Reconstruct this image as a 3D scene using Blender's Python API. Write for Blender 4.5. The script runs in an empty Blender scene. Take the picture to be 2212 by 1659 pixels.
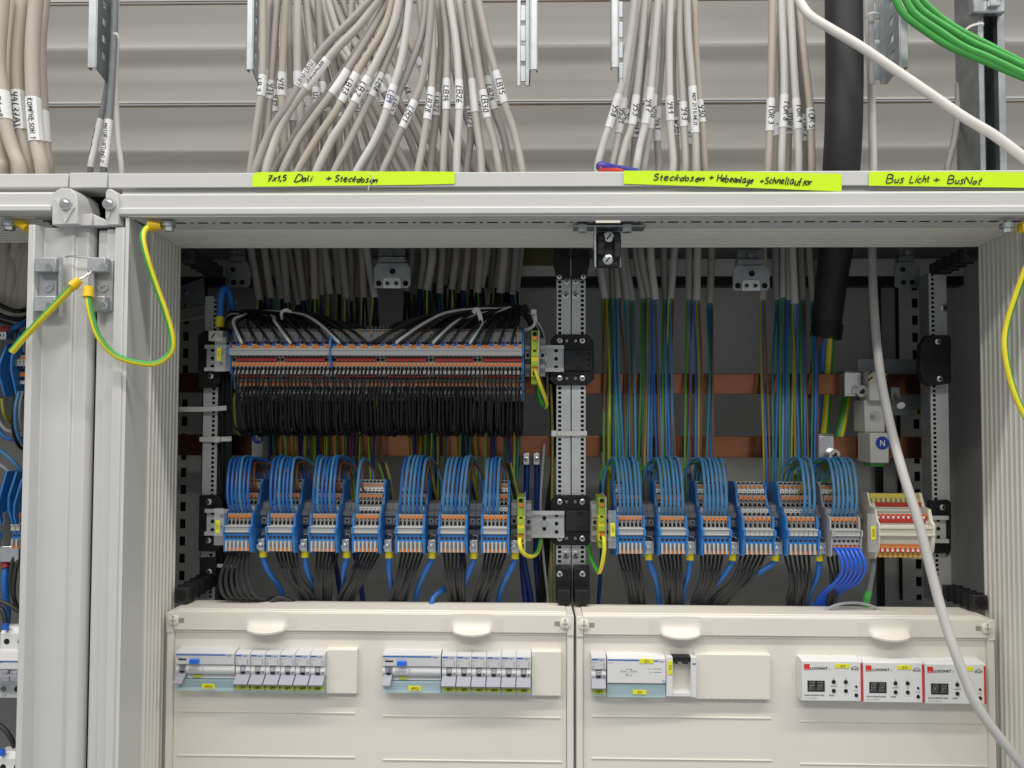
import bpy, math, random
from mathutils import Vector, Matrix
random.seed(11)
C = bpy.context.scene
COL = C.collection
# ------------------------------------------------------------------ camera, light, exposure
FPX, CX, CYPX = 1650.0, 1106.0, 829.5          # working pixels: 2212 x 1659
CAMY = -925.0                                   # mm; y = 0 is the front of the plastic covers
ROT = Matrix.Rotation(0.0212, 3, 'Z') @ Matrix.Rotation(math.radians(90) + 0.0348, 3, 'X') @ Matrix.Rotation(0.003, 3, 'Z')
cam_d = bpy.data.cameras.new('camera'); cam = bpy.data.objects.new('camera', cam_d); COL.objects.link(cam)
cam_d.sensor_width = 36.0; cam_d.lens = FPX / 2212 * 36.0
cam_d.clip_start = 0.02; cam_d.clip_end = 50
cam.matrix_world = Matrix.Translation((0, CAMY / 1000, 0)) @ ROT.to_4x4()
C.camera = cam
W = bpy.data.worlds.new('World'); C.world = W; W.use_nodes = True
W.node_tree.nodes['Background'].inputs[0].default_value = (0.93, 0.97, 1.0, 1)
W.node_tree.nodes['Background'].inputs[1].default_value = 0.36
def area_lamp(name, loc, target, sx, sy, power, colr):
    l = bpy.data.lights.new(name, 'AREA'); l.shape = 'RECTANGLE'; l.size = sx; l.size_y = sy; l.energy = power; l.color = colr
    o = bpy.data.objects.new(name, l); COL.objects.link(o); o.location = loc
    d = Vector(target) - Vector(loc); o.rotation_euler = d.to_track_quat('-Z', 'Y').to_euler()
    return o
# the hall's long fluorescent tubes, above and in front of the cabinets
area_lamp('ceiling_tube_lamp', (0.15, -1.72, 4.0), (0.1, 0, 0), 9.0, 0.20, 258, (1.0, 0.975, 0.93))
area_lamp('ceiling_tube_lamp', (-0.4, -3.2, 2.6), (0, 0, 0), 5.0, 0.25, 80, (1.0, 0.975, 0.93))
vs = C.view_settings
vs.view_transform = 'Standard'; vs.look = 'None'; vs.exposure = -0.06; vs.gamma = 1.0; vs.use_curve_mapping = False

def P(px, py, Y):
    d = ROT @ Vector(((px - CX) / FPX, -(py - CYPX) / FPX, -1.0))
    t = (Y - CAMY) / d.y
    return Vector((d.x * t, Y, d.z * t))
def SC(Y):                                      # working pixels per mm at depth Y
    return FPX / (Y - CAMY)

# ------------------------------------------------------------------ materials
M = {}
def mat(name, c, rough=0.5, metal=0.0, var=0.06, scale=60.0, bump=0.0, spec=0.5, stretch=None, alpha=None, trans=0.0):
    m = bpy.data.materials.new(name); m.use_nodes = True
    nt = m.node_tree; b = nt.nodes['Principled BSDF']
    b.inputs['Roughness'].default_value = rough; b.inputs['Metallic'].default_value = metal
    b.inputs['Specular IOR Level'].default_value = spec
    if trans: b.inputs['Transmission Weight'].default_value = trans
    if alpha is not None: b.inputs['Alpha'].default_value = alpha
    tc = nt.nodes.new('ShaderNodeTexCoord')
    src = tc.outputs['Object']
    if stretch:
        mp = nt.nodes.new('ShaderNodeMapping'); mp.inputs['Scale'].default_value = stretch
        nt.links.new(src, mp.inputs[0]); src = mp.outputs[0]
    n = nt.nodes.new('ShaderNodeTexNoise'); n.inputs['Scale'].default_value = scale; n.inputs['Detail'].default_value = 5
    nt.links.new(src, n.inputs['Vector'])
    r = nt.nodes.new('ShaderNodeValToRGB')
    r.color_ramp.elements[0].position = 0.3; r.color_ramp.elements[1].position = 0.7
    r.color_ramp.elements[0].color = (*[x * (1 - var) for x in c], 1)
    r.color_ramp.elements[1].color = (*[min(1, x * (1 + var)) for x in c], 1)
    nt.links.new(n.outputs[0], r.inputs[0]); nt.links.new(r.outputs[0], b.inputs['Base Color'])
    mr = nt.nodes.new('ShaderNodeMapRange'); mr.inputs[3].default_value = max(0.02, rough - 0.08); mr.inputs[4].default_value = min(1, rough + 0.08)
    nt.links.new(n.outputs[0], mr.inputs[0]); nt.links.new(mr.outputs[0], b.inputs['Roughness'])
    if bump:
        n2 = nt.nodes.new('ShaderNodeTexNoise'); n2.inputs['Scale'].default_value = scale * 12; n2.inputs['Detail'].default_value = 2
        nt.links.new(src, n2.inputs['Vector'])
        bp = nt.nodes.new('ShaderNodeBump'); bp.inputs['Strength'].default_value = bump; bp.inputs['Distance'].default_value = 0.0004
        nt.links.new(n2.outputs[0], bp.inputs['Height']); nt.links.new(bp.outputs[0], b.inputs['Normal'])
    M[name] = m
    return m
mat('enamel', (0.59, 0.585, 0.57), 0.42, var=0.025, scale=9, bump=0.12)
mat('enamel_inner', (0.64, 0.635, 0.605), 0.5, var=0.04, scale=8, bump=0.1)
mat('liner', (0.72, 0.70, 0.63), 0.5, var=0.03, scale=10)
mat('cover', (0.765, 0.725, 0.645), 0.42, var=0.02, scale=8, bump=0.05)
mat('wall_paint', (0.235, 0.224, 0.205), 0.35, var=0.05, scale=3, stretch=(1, 1, 4))
mat('wall_joint', (0.34, 0.26, 0.19), 0.8, var=0.25, scale=14)
mat('plate_dark', (0.16, 0.16, 0.155), 0.55)  # panel grey darkened to imitate shade inside the neighbouring cabinet
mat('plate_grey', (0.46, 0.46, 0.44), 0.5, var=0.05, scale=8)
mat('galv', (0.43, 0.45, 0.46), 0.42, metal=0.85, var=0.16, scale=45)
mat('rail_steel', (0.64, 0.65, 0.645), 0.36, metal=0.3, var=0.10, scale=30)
mat('galv_dark', (0.30, 0.32, 0.33), 0.45, metal=0.7, var=0.2, scale=40)  # darker copy of galv; on webs and dim brackets it imitates shade
mat('zinc', (0.72, 0.73, 0.73), 0.28, metal=0.95, var=0.08, scale=120)
mat('foam', (0.13, 0.125, 0.05), 0.8)
mat('brass', (0.62, 0.42, 0.16), 0.35, metal=0.9)
mat('copper', (0.32, 0.13, 0.07), 0.25, metal=0.95, var=0.16, scale=16, stretch=(0.5, 2, 3))
mat('black', (0.012, 0.012, 0.013), 0.48, var=0.15, spec=0.35)
mat('black_soft', (0.024, 0.024, 0.026), 0.5, var=0.2, scale=30, spec=0.4)
mat('void', (0.006, 0.006, 0.006), 0.9, var=0.1)  # near-black standing in for the shade inside holes and gaps
mat('white_dim', (0.52, 0.515, 0.49), 0.45, var=0.03)  # white plastic with the holders' shade darkened into its colour
mat('hole_red', (0.045, 0.012, 0.010), 0.7)
mat('black_wire', (0.010, 0.010, 0.011), 0.42, var=0.15, spec=0.35)
mat('sheath', (0.036, 0.036, 0.038), 0.45, var=0.12, spec=0.4)
for k, c in enumerate([(0.44, 0.405, 0.365), (0.51, 0.48, 0.44), (0.36, 0.335, 0.31), (0.45, 0.40, 0.335), (0.58, 0.56, 0.535)]):
    mat('jacket%d' % k, c, 0.55, var=0.07, scale=26, bump=0.05, stretch=(1, 1, 0.25))
mat('cable_grey', (0.22, 0.23, 0.24), 0.5)
mat('cable_white', (0.70, 0.67, 0.63), 0.45, var=0.04)
mat('cable_green', (0.07, 0.40, 0.075), 0.42, var=0.08)
mat('paper', (0.80, 0.80, 0.80), 0.6, var=0.02)
mat('tape', (0.62, 0.90, 0.0), 0.55, var=0.02, scale=6)
mat('ink', (0.012, 0.012, 0.02), 0.6)
mat('ink_brown', (0.12, 0.05, 0.04), 0.6)
mat('ink_blue', (0.04, 0.04, 0.28), 0.6)
mat('ink_grey', (0.22, 0.21, 0.22), 0.6)
mat('ink_faint', (0.40, 0.40, 0.41), 0.6)
mat('sticker', (0.80, 0.76, 0.03), 0.5, var=0.02)
mat('sticker_dull', (0.50, 0.54, 0.05), 0.5, var=0.02)
mat('blue_plate', (0.03, 0.20, 0.54), 0.42, var=0.06)
mat('term_grey', (0.40, 0.40, 0.395), 0.5, var=0.05)
mat('term_dark', (0.23, 0.23, 0.235), 0.55, var=0.05)
mat('term_light', (0.50, 0.50, 0.49), 0.5, var=0.04)
mat('orange', (0.74, 0.23, 0.05), 0.45, var=0.05)
mat('button_blue', (0.05, 0.14, 0.48), 0.45)
mat('bridge_red', (0.46, 0.034, 0.028), 0.4, var=0.05)
mat('earth_green', (0.06, 0.33, 0.05), 0.4)
mat('earth_yellow', (0.78, 0.66, 0.03), 0.4)
mat('block_green', (0.36, 0.52, 0.04), 0.45)
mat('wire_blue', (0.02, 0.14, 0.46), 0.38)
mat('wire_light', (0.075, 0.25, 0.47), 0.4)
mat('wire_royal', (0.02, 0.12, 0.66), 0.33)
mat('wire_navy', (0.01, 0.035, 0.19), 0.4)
mat('wire_brown', (0.19, 0.085, 0.04), 0.42)
mat('wire_teal', (0.02, 0.20, 0.16), 0.42)
mat('wire_olive', (0.30, 0.27, 0.025), 0.42)
mat('wire_green', (0.09, 0.26, 0.025), 0.42)
mat('wire_grey', (0.34, 0.35, 0.36), 0.45)
mat('wire_white', (0.55, 0.56, 0.56), 0.45)
mat('sleeve_yellow', (0.78, 0.66, 0.02), 0.45)
mat('lug_yellow', (0.86, 0.56, 0.01), 0.45)
mat('nylon', (0.66, 0.65, 0.62), 0.5)
mat('white_plastic', (0.72, 0.72, 0.71), 0.38, var=0.02)
mat('breaker_grey', (0.60, 0.60, 0.61), 0.42, var=0.02)
mat('lever_grey', (0.33, 0.33, 0.385), 0.42, var=0.03)
mat('logo_blue', (0.01, 0.13, 0.45), 0.4)
mat('logo_red', (0.66, 0.03, 0.025), 0.45)
mat('display', (0.02, 0.02, 0.021), 0.2)
mat('segment', (0.17, 0.18, 0.17), 0.5)
mat('clear_blue', (0.55, 0.78, 0.84), 0.12, var=0.02, alpha=0.42)
mat('clear', (0.72, 0.74, 0.76), 0.2, var=0.02, alpha=0.18)
mat('cream', (0.74, 0.70, 0.58), 0.45, var=0.03)
mat('knife_blue', (0.05, 0.045, 0.30), 0.4)
mat('knife_red', (0.70, 0.06, 0.03), 0.45)
mat('n_blue', (0.012, 0.04, 0.32), 0.4)
mat('yellow_term', (0.72, 0.62, 0.12), 0.45)
STRAP = ['earth_green'] * 4 + ['earth_yellow'] * 4
EARTH = ['earth_yellow'] * 3 + ['earth_green'] * 5

# ------------------------------------------------------------------ mesh building (millimetres in, metres out)
ORG = {}
class MB:
    def __init__(s): s.v, s.f, s.m, s.names = [], [], [], []
    def mi(s, m):
        if m not in s.names: s.names.append(m)
        return s.names.index(m)
    def add(s, vs, fs, m):
        k = len(s.v); s.v += [tuple(p) for p in vs]
        i = s.mi(m) if isinstance(m, str) else None
        for j, f in enumerate(fs):
            s.f.append([k + q for q in f]); s.m.append(i if i is not None else s.mi(m[j % len(m)]))
    def box(s, x0, x1, y0, y1, z0, z1, m):
        v = [(x, y, z) for z in (z0, z1) for y in (y0, y1) for x in (x0, x1)]
        s.add(v, [(0, 2, 3, 1), (4, 5, 7, 6), (0, 1, 5, 4), (2, 6, 7, 3), (0, 4, 6, 2), (1, 3, 7, 5)], m)
    def prism(s, poly, axis, lo, hi, m):
        n = len(poly)
        def w(a, b, t): return {'x': (t, a, b), 'y': (a, t, b), 'z': (a, b, t)}[axis]
        v = [w(a, b, lo) for a, b in poly] + [w(a, b, hi) for a, b in poly]
        f = [(i, (i + 1) % n, n + (i + 1) % n, n + i) for i in range(n)] + [tuple(range(n))[::-1], tuple(range(n, 2 * n))]
        s.add(v, f, m)
    def tube(s, pts, r, seg, m, cap=True, up=None):
        pts = [Vector(p) for p in pts]; n = len(pts)
        rs = r if isinstance(r, (list, tuple)) else [r] * n
        k = len(s.v); prev = None
        for i, p in enumerate(pts):
            t = (pts[min(i + 1, n - 1)] - pts[max(i - 1, 0)])
            t = t.normalized() if t.length > 1e-9 else Vector((0, 0, -1))
            if prev is None:
                a = Vector(up) if up else Vector((0, -1, 0))
                if abs(a.dot(t)) > 0.95: a = Vector((1, 0, 0))
            else: a = prev
            nn = (a - t * a.dot(t)); nn = nn.normalized() if nn.length > 1e-6 else Vector((1, 0, 0))
            prev = nn; b = t.cross(nn)
            for j in range(seg):
                q = 2 * math.pi * j / seg
                s.v.append(tuple(p + rs[i] * (math.cos(q) * nn + math.sin(q) * b)))
        ids = [s.mi(m)] * seg if isinstance(m, str) else [s.mi(m[j * len(m) // seg]) for j in range(seg)]
        for i in range(n - 1):
            for j in range(seg):
                s.f.append([k + i * seg + j, k + i * seg + (j + 1) % seg, k + (i + 1) * seg + (j + 1) % seg, k + (i + 1) * seg + j]); s.m.append(ids[j])
        if cap:
            s.f.append([k + j for j in range(seg)][::-1]); s.m.append(ids[0])
            s.f.append([k + (n - 1) * seg + j for j in range(seg)]); s.m.append(ids[0])
    def cyl(s, c, d, r, m, seg=12, r2=None):
        c = Vector(c); s.tube([c, c + Vector(d)], [r, r if r2 is None else r2], seg, m)
    def text(s, geo, fn, m):
        v, f = geo; s.add([fn(a, b) for a, b in v], f, m)
    def flat_text(s, string, cx, y, cz, h, m, wx=1.0, rot=0.0, al='c', bold=0.0, fit=None):
        v, f = txt(string, bold)
        if not v: return
        if fit: wx = fit / ((max(a for a, b in v) - min(a for a, b in v)) * h)
        xs = [a for a, b in v]; mid = (min(xs) + max(xs)) / 2 if al == 'c' else min(xs)
        ca, sa = math.cos(rot), math.sin(rot)
        def fn(a, b):
            a = (a - mid) * h * wx; b = (b - 0.35) * h
            return (cx + a * ca - b * sa, y, cz + a * sa + b * ca)
        s.text((v, f), fn, m)
        if bold:
            for q, (dx, dz) in enumerate(((bold * h, 0), (-bold * h, 0), (0, bold * h * .7), (0, -bold * h * .7))):
                s.text((v, f), lambda a, b: (lambda p: (p[0] + dx, p[1] - 0.012 * (q + 1), p[2] + dz))(fn(a, b)), m)
    def build(s, name, parent=None, origin=None, bevel=0.0, angle=38):
        if origin is None:
            if parent is not None: origin = ORG[parent.name]
            else:
                n = len(s.v); origin = tuple(sum(p[i] for p in s.v) / n for i in (0, 1)) + (min(p[2] for p in s.v),)
        o0 = origin
        me = bpy.data.meshes.new(name)
        me.from_pydata([((x - o0[0]) / 1000, (y - o0[1]) / 1000, (z - o0[2]) / 1000) for x, y, z in s.v], [], s.f)
        for nme in s.names: me.materials.append(M[nme])
        me.polygons.foreach_set('material_index', s.m)
        me.polygons.foreach_set('use_smooth', [True] * len(s.f))
        me.update(); me.set_sharp_from_angle(angle=math.radians(angle))
        o = bpy.data.objects.new(name, me); COL.objects.link(o)
        if parent is not None: o.parent = parent
        else: o.location = [q / 1000 for q in o0]
        ORG[o.name] = o0
        if bevel:
            b = o.modifiers.new('bevel', 'BEVEL'); b.width = bevel / 1000; b.segments = 2; b.limit_method = 'ANGLE'; b.angle_limit = math.radians(40)
        return o
def thing(name, label, cat, loc, group=None):
    o = bpy.data.objects.new(name, None); COL.objects.link(o); o.empty_display_size = 0.01
    o.location = [q / 1000 for q in loc]; ORG[o.name] = tuple(loc)
    return tag(o, label, cat, group)
def tag(o, label, cat, group=None):
    o['label'] = label; o['category'] = cat
    if group: o['group'] = group
    return o
def struct(o):
    o['kind'] = 'structure'; return o
def dup(root, loc, label=None, group=None):
    r = root.copy(); COL.objects.link(r); r.location = [q / 1000 for q in loc]; ORG[r.name] = tuple(loc)
    if label: r['label'] = label
    if group: r['group'] = group
    for ch in list(root.children):
        c = ch.copy(); COL.objects.link(c); c.parent = r
        for g in list(ch.children):
            d = g.copy(); COL.objects.link(d); d.parent = c
    return r
_T = {}
def txt(s, bold=0.0):
    key = (s, bold)
    if key not in _T:
        cu = bpy.data.curves.new('lettering', 'FONT'); cu.body = s; cu.resolution_u = 2
        ob = bpy.data.objects.new('lettering', cu)
        me = bpy.data.meshes.new_from_object(ob)
        _T[key] = ([(v.co.x, v.co.y) for v in me.vertices], [tuple(p.vertices) for p in me.polygons])
        bpy.data.objects.remove(ob); bpy.data.meshes.remove(me); bpy.data.curves.remove(cu)
    return _T[key]
# a pen alphabet: each letter is a width and the pen lines that draw it
PEN_SRC = """A .7 0,0 .35,1 .7,0|.12,.38 .58,.38
B .6 0,0 0,1 .35,1 .52,.88 .5,.64 .32,.54 0,.52|.32,.54 .58,.42 .6,.16 .4,0 0,0
D .65 .05,0 .05,1 .3,1 .58,.8 .65,.5 .55,.18 .3,0 .05,0
E .5 .5,1 0,1 0,0 .5,0|0,.5 .4,.5
F .5 .5,1 0,1 0,0|0,.5 .4,.5
G .65 .6,.85 .35,1 .08,.8 0,.4 .15,.06 .45,0 .62,.2 .62,.45 .38,.45
H .6 0,0 0,1|.6,0 .6,1|0,.5 .6,.52
I .1 .05,0 .05,1
K .55 0,0 0,1|.5,1 0,.45 .55,0
L .5 .08,1 0,0 .5,.02
M .8 0,0 .08,1 .4,.35 .72,1 .8,0
N .6 0,0 0,1 .6,0 .6,1
O .65 .32,1 .08,.82 0,.5 .08,.16 .32,0 .56,.16 .65,.5 .56,.84 .32,1
P .55 0,0 0,1 .38,1 .55,.8 .42,.55 0,.5
R .58 0,0 0,1 .36,1 .54,.82 .4,.56 0,.5|.25,.5 .58,0
S .52 .5,.88 .28,1 .05,.84 .1,.62 .42,.44 .5,.2 .28,0 0,.12
T .62 0,1 .62,1|.31,1 .31,0
U .58 0,1 0,.25 .14,.03 .36,0 .54,.2 .58,1
V .6 0,1 .3,0 .6,1
W .85 0,1 .2,0 .42,.7 .62,0 .85,1
Y .55 0,1 .05,.62 .28,.5 .52,.62|.55,1 .5,.4 .3,-.1 .12,-.05
Ö .65 .32,1 .08,.82 0,.5 .08,.16 .32,0 .56,.16 .65,.5 .56,.84 .32,1|.18,1.18 .2,1.26|.44,1.18 .46,1.26
0 .5 .25,1 .04,.78 0,.4 .12,.05 .3,0 .48,.25 .5,.6 .4,.92 .25,1
1 .3 0,.72 .28,1 .24,0
2 .52 0,.8 .16,1 .4,.96 .48,.74 .3,.4 0,.02 .52,0
3 .5 .02,.92 .25,1 .46,.84 .4,.62 .16,.54 .44,.46 .5,.2 .28,0 0,.08
4 .55 .3,1 0,.4 .5,.42|.42,.72 .36,-.08
5 .5 .48,1 .1,1 .06,.58 .34,.6 .5,.36 .4,.08 .16,0 0,.1
6 .5 .4,1 .12,.7 0,.3 .14,.03 .38,.04 .5,.28 .36,.5 .1,.42
7 .5 0,1 .5,1 .18,0|.1,.5 .45,.52
8 .5 .28,.54 .05,.78 .2,1 .4,.95 .44,.75 .28,.54 .04,.28 .18,0 .42,.06 .48,.3 .28,.54
9 .48 .46,.7 .3,.48 .08,.56 .04,.82 .2,1 .42,.92 .46,.6 .4,.2 .2,0
- .35 0,.45 .35,.47
+ .55 0,.44 .55,.42|.27,.1 .26,.8
/ .4 0,-.08 .4,1.05
( .22 .22,1.1 .02,.7 .02,.3 .22,-.1
) .22 0,1.1 .2,.7 .2,.3 0,-.1
, .12 .1,.08 0,-.2
a .46 .42,.6 .2,.66 .02,.38 .08,.06 .28,.06 .42,.5|.42,.62 .46,0
b .42 0,1 0,0 .28,0 .42,.22 .3,.45 0,.38
c .4 .4,.55 .2,.66 0,.35 .12,.02 .4,.08
d .46 .4,.55 .16,.62 0,.3 .14,0 .38,.2|.46,1.05 .4,.4 .44,0
e .4 .02,.32 .38,.38 .28,.64 .08,.56 0,.25 .16,0 .4,.08
f .3 .35,1 .18,.96 .14,.6 .1,-.2|0,.52 .3,.55
g .42 .4,.58 .15,.62 .02,.35 .16,.1 .38,.3 .4,.6 .36,-.2 .12,-.35
h .42 .04,1.05 0,0 .06,.4 .28,.6 .38,.4 .42,0
i .1 .05,.6 .04,0|.08,.82 .09,.88
k .42 0,1.05 0,0|.38,.6 .02,.28 .42,0
l .14 .06,1.05 .02,.15 .14,0
n .42 0,.6 0,0 .08,.42 .3,.6 .38,.35 .42,0
o .4 .2,.62 .02,.42 .04,.1 .22,0 .4,.2 .38,.5 .2,.62
r .3 0,.6 .02,0 .06,.4 .3,.6
s .34 .32,.56 .14,.62 .06,.46 .28,.26 .24,.04 0,.04
t .3 .16,.95 .12,.1 .28,0|0,.62 .3,.64
u .44 0,.6 .02,.15 .16,0 .36,.15 .42,.6|.4,.5 .44,0
x .4 0,.6 .4,0|.4,.6 0,0
y .42 0,.6 .14,.15 .38,.25|.42,.6 .34,-.2 .1,-.35"""
PEN = {}
for ln in PEN_SRC.split('\n'):
    ch, w_, rest = ln.split(' ', 2)
    PEN[ch] = (float(w_), [[tuple(map(float, q.split(','))) for q in st.split(' ')] for st in rest.split('|')])
def hand(s, narrow=0.85, slant=0.12, jit=1.0, seed=0, gap=0.16):
    """pen lettering: strokes centred on the origin, and their total width; each letter has its own tilt, size and height"""
    rn = random.Random(seed + len(s)); out, x = [], 0.0
    for ch in s:
        if ch == ' ': x += 0.36 * narrow; continue
        wd, sts = PEN.get(ch, PEN['-'])
        t = rn.uniform(-0.10, 0.10) * jit; k = 1 + rn.uniform(-0.10, 0.10) * jit; dy = rn.uniform(-0.05, 0.05) * jit
        for st in sts:
            q = smooth([Vector((a, b, 0)) for a, b in st], 3) if len(st) > 3 else [Vector((a, b, 0)) for a, b in st]
            L = []
            for v in q:
                a, b = v.x * narrow * k, v.y * k
                L.append((x + a * math.cos(t) - b * math.sin(t) + b * slant, a * math.sin(t) + b * math.cos(t) + dy))
            out.append(L)
        x += wd * narrow * k + gap
    x = max(x - gap, 0.05)
    return [[(a - x / 2, b - 0.5) for a, b in L] for L in out], x
def pen_draw(mb, strokes, fn, r, m):
    for L in strokes:
        p = []
        for i in range(len(L) - 1):                      # keep the pen lines bending with the surface they are on
            n = max(1, int(math.hypot(L[i + 1][0] - L[i][0], L[i + 1][1] - L[i][1]) / 0.25))
            p += [(L[i][0] + (L[i + 1][0] - L[i][0]) * k / n, L[i][1] + (L[i + 1][1] - L[i][1]) * k / n) for k in range(n)]
        p.append(L[-1]); mb.tube([fn(a, b) for a, b in p], r, 5, m)
def smooth(pts, n=6):
    """Catmull-Rom through the given points"""
    p = [Vector(q) for q in pts]
    if len(p) < 3:
        return [p[0].lerp(p[-1], i / n) for i in range(n + 1)]
    p = [p[0] * 2 - p[1]] + p + [p[-1] * 2 - p[-2]]
    out = []
    for i in range(1, len(p) - 2):
        a, b, c, d = p[i - 1], p[i], p[i + 1], p[i + 2]
        for k in range(n):
            t = k / n
            out.append(0.5 * ((2 * b) + (c - a) * t + (2 * a - 5 * b + 4 * c - d) * t * t + (3 * b - a - 3 * c + d) * t ** 3))
    out.append(p[-2].copy()); return out
def PP(pts): return [P(*q) for q in pts]
ORD = ['first', 'second', 'third', 'fourth', 'fifth', 'sixth', 'seventh', 'eighth', 'ninth', 'tenth', 'eleventh', 'twelfth', 'thirteenth', 'fourteenth', 'fifteenth', 'sixteenth']
# ------------------------------------------------------------------ setting: the hall wall behind
mb = MB(); YW = 470.0
def zw(py): return P(1106, py, YW).z
prof = []
def wall_panel(top):                                    # top = pixel of the joint above a panel; a panel is 222 pixels high
    return [(YW + 5, zw(top + 1)), (YW - 2, zw(top + 4)), (YW, zw(top + 40)), (YW + 1, zw(top + 82)), (YW - 3, zw(top + 94)), (YW - 4, zw(top + 104)), (YW + 2, zw(top + 122)),
            (YW + 1, zw(top + 150)), (YW - 3, zw(top + 176)), (YW + 2, zw(top + 208)), (YW - 1, zw(top + 216)), (YW + 1, zw(top + 217))]
for k in range(-3, 4):
    a = wall_panel(3 + 222 * k)
    pts = a
    v = [(x, y, z) for x in (-1900, 1900) for y, z in pts]; n = len(pts)
    mb.add(v, [(i, i + 1, n + i + 1, n + i) for i in range(n - 1)], 'wall_paint')
    j = zw(3 + 222 * k - 2.2); j2 = zw(3 + 222 * k + 1)
    mb.add([(-1900, YW + 1, j), (1900, YW + 1, j), (1900, YW + 5, j2), (-1900, YW + 5, j2)], [(0, 1, 2, 3)], 'wall_joint')
struct(mb.build('wall'))

# ------------------------------------------------------------------ the open cabinet
ZT = P(1106, 466, -110).z
ZB = -620.0
XLe, XRe = -434.0, 553.0
XLf, XRf = -439.0, 558.0
XLb, XRb = -449.0, 568.0
cab = thing('switch_cabinet', 'wide open white distribution cabinet full of terminal rails and wiring, its doors removed', 'cabinet', (60, 60, ZB))
def ledge_z(py, Y=-96): return P(1106, py, Y).z
mb = MB()                                               # lid above the fascia
x0 = P(233, 390, -96).x
mb.box(x0, 1100, -96, 55, ledge_z(404), ledge_z(371), 'enamel')
mb.build('top_cover', cab, bevel=1.2)
mb = MB()                                               # recess strip between lid and fascia
mb.box(x0 + 14, 1100, -91, 40, ledge_z(416, -110), ledge_z(403) - 0.5, 'enamel_inner')
mb.build('shadow_gap_strip', cab)
mb = MB()                                               # fascia
za, zb_, zc = P(1106, 413, -110).z, P(1106, 447, -110).z, ZT
xf = P(258, 440, -110).x
mb.prism([(-101, za - 2), (-105, za), (-110, za - 3), (-110, zb_), (-113, zb_ - 1.5), (-113, zc + 2), (-110, zc), (-101, zc)], 'x', xf, 1100, 'enamel')
mb.build('fascia', cab, bevel=0.6)
mb = MB()                                               # slotted return under the fascia (real slots)
ys = [-112, -86, -79.5, -57]
mb.box(XLe, XRe, ys[0], ys[1], ZT - 0.6, ZT - 0.3, 'enamel_inner'); mb.box(XLe, XRe, ys[2], ys[3], ZT - 0.6, ZT - 0.3, 'enamel_inner')
x = XLe
while x < XRe:
    mb.box(x, min(XRe, x + 5), ys[1], ys[2], ZT - 0.6, ZT - 0.3, 'enamel_inner')
    mb.box(x + 8, min(XRe, x + 13), ys[1], ys[2], ZT - 0.6, ZT - 0.3, 'enamel_inner'); x += 25
mb.box(XLe, XRe, -96, -50, ZT + 2.5, ZT + 3.5, 'void')  # black sheet above the slots, put in so they look dark
mb.build('slotted_return', cab)
def ribs(a, b, n, out, lo, hi):
    """ribbed liner outline between depth a and b: (depth, offset)"""
    pts = []
    for i in range(n):
        t0 = a + (b - a) * i / n; t1 = a + (b - a) * (i + 0.62) / n; t2 = a + (b - a) * (i + 0.72) / n; t3 = a + (b - a) * (i + 0.92) / n
        pts += [(t0, 0), (t1, 0), (t2, out), (t3, out)]
    pts.append((b, 0)); return pts
mb = MB()                                               # ribbed liner overhead
pr = [(y, ZT - 0.3 - o) for y, o in ribs(-55, 44, 9, 1.6, 0, 0)]
mb.prism(pr + [(44, ZT + 2), (-55, ZT + 2)], 'x', XLb - 4, XRb + 4, 'liner')
mb.build('ceiling_liner', cab, angle=25)
for sgn, xa, xb, nm in ((1, XLf, XLb, 'side_liner'), (-1, XRf, XRb, 'side_liner')):
    mb = MB(); pr = []
    for y, o in ribs(-55, 44, 9, 1.6, 0, 0):
        t = (y + 55) / 99; pr.append((xa + (xb - xa) * t + sgn * o, y))
    pr += [(xb - sgn * 5, 44), (xa - sgn * 5, -55)]
    mb.prism(pr, 'z', ZB, ZT - 1.5, 'liner')
    mb.build(nm, cab, angle=25)
for sgn, xa, xb in ((1, XLe, XLf), (-1, XRe, XRf)):      # plain returns in front of the side liners
    mb = MB(); mb.prism([(xa, -110), (xb, -56.5), (xb - sgn * 4, -56.5), (xa - sgn * 4, -110)], 'z', ZB, ZT - 1.3, 'enamel_inner')
    mb.build('jamb_return', cab)
# left jamb of the door frame (front strip, then stepped column), right jamb outside the picture
mb = MB()
xs = [P(q, 520, -110).x for q in (200, 222, 229, 249, 271.5)]
mb.prism([(xs[4], -110), (xs[4], -104), (xs[0] - 1, -60), (xs[0] - 1, -96), (xs[0] + 1.5, -99), (xs[1] - 1, -99), (xs[1] + 1, -103), (xs[3] - 1.5, -103), (xs[3], -110), (xs[3] + 1, -112), (xs[4] - 1, -112)], 'z', ZB, P(260, 492, -110).z, 'enamel')
mb.build('jamb', cab, bevel=0.7)
mb = MB(); mb.prism([(XRe, -110), (XRe + 70, -110), (XRe + 70, -60), (XRe + 4, -71)], 'z', ZB, zc, 'enamel'); mb.build('jamb', cab)
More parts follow.
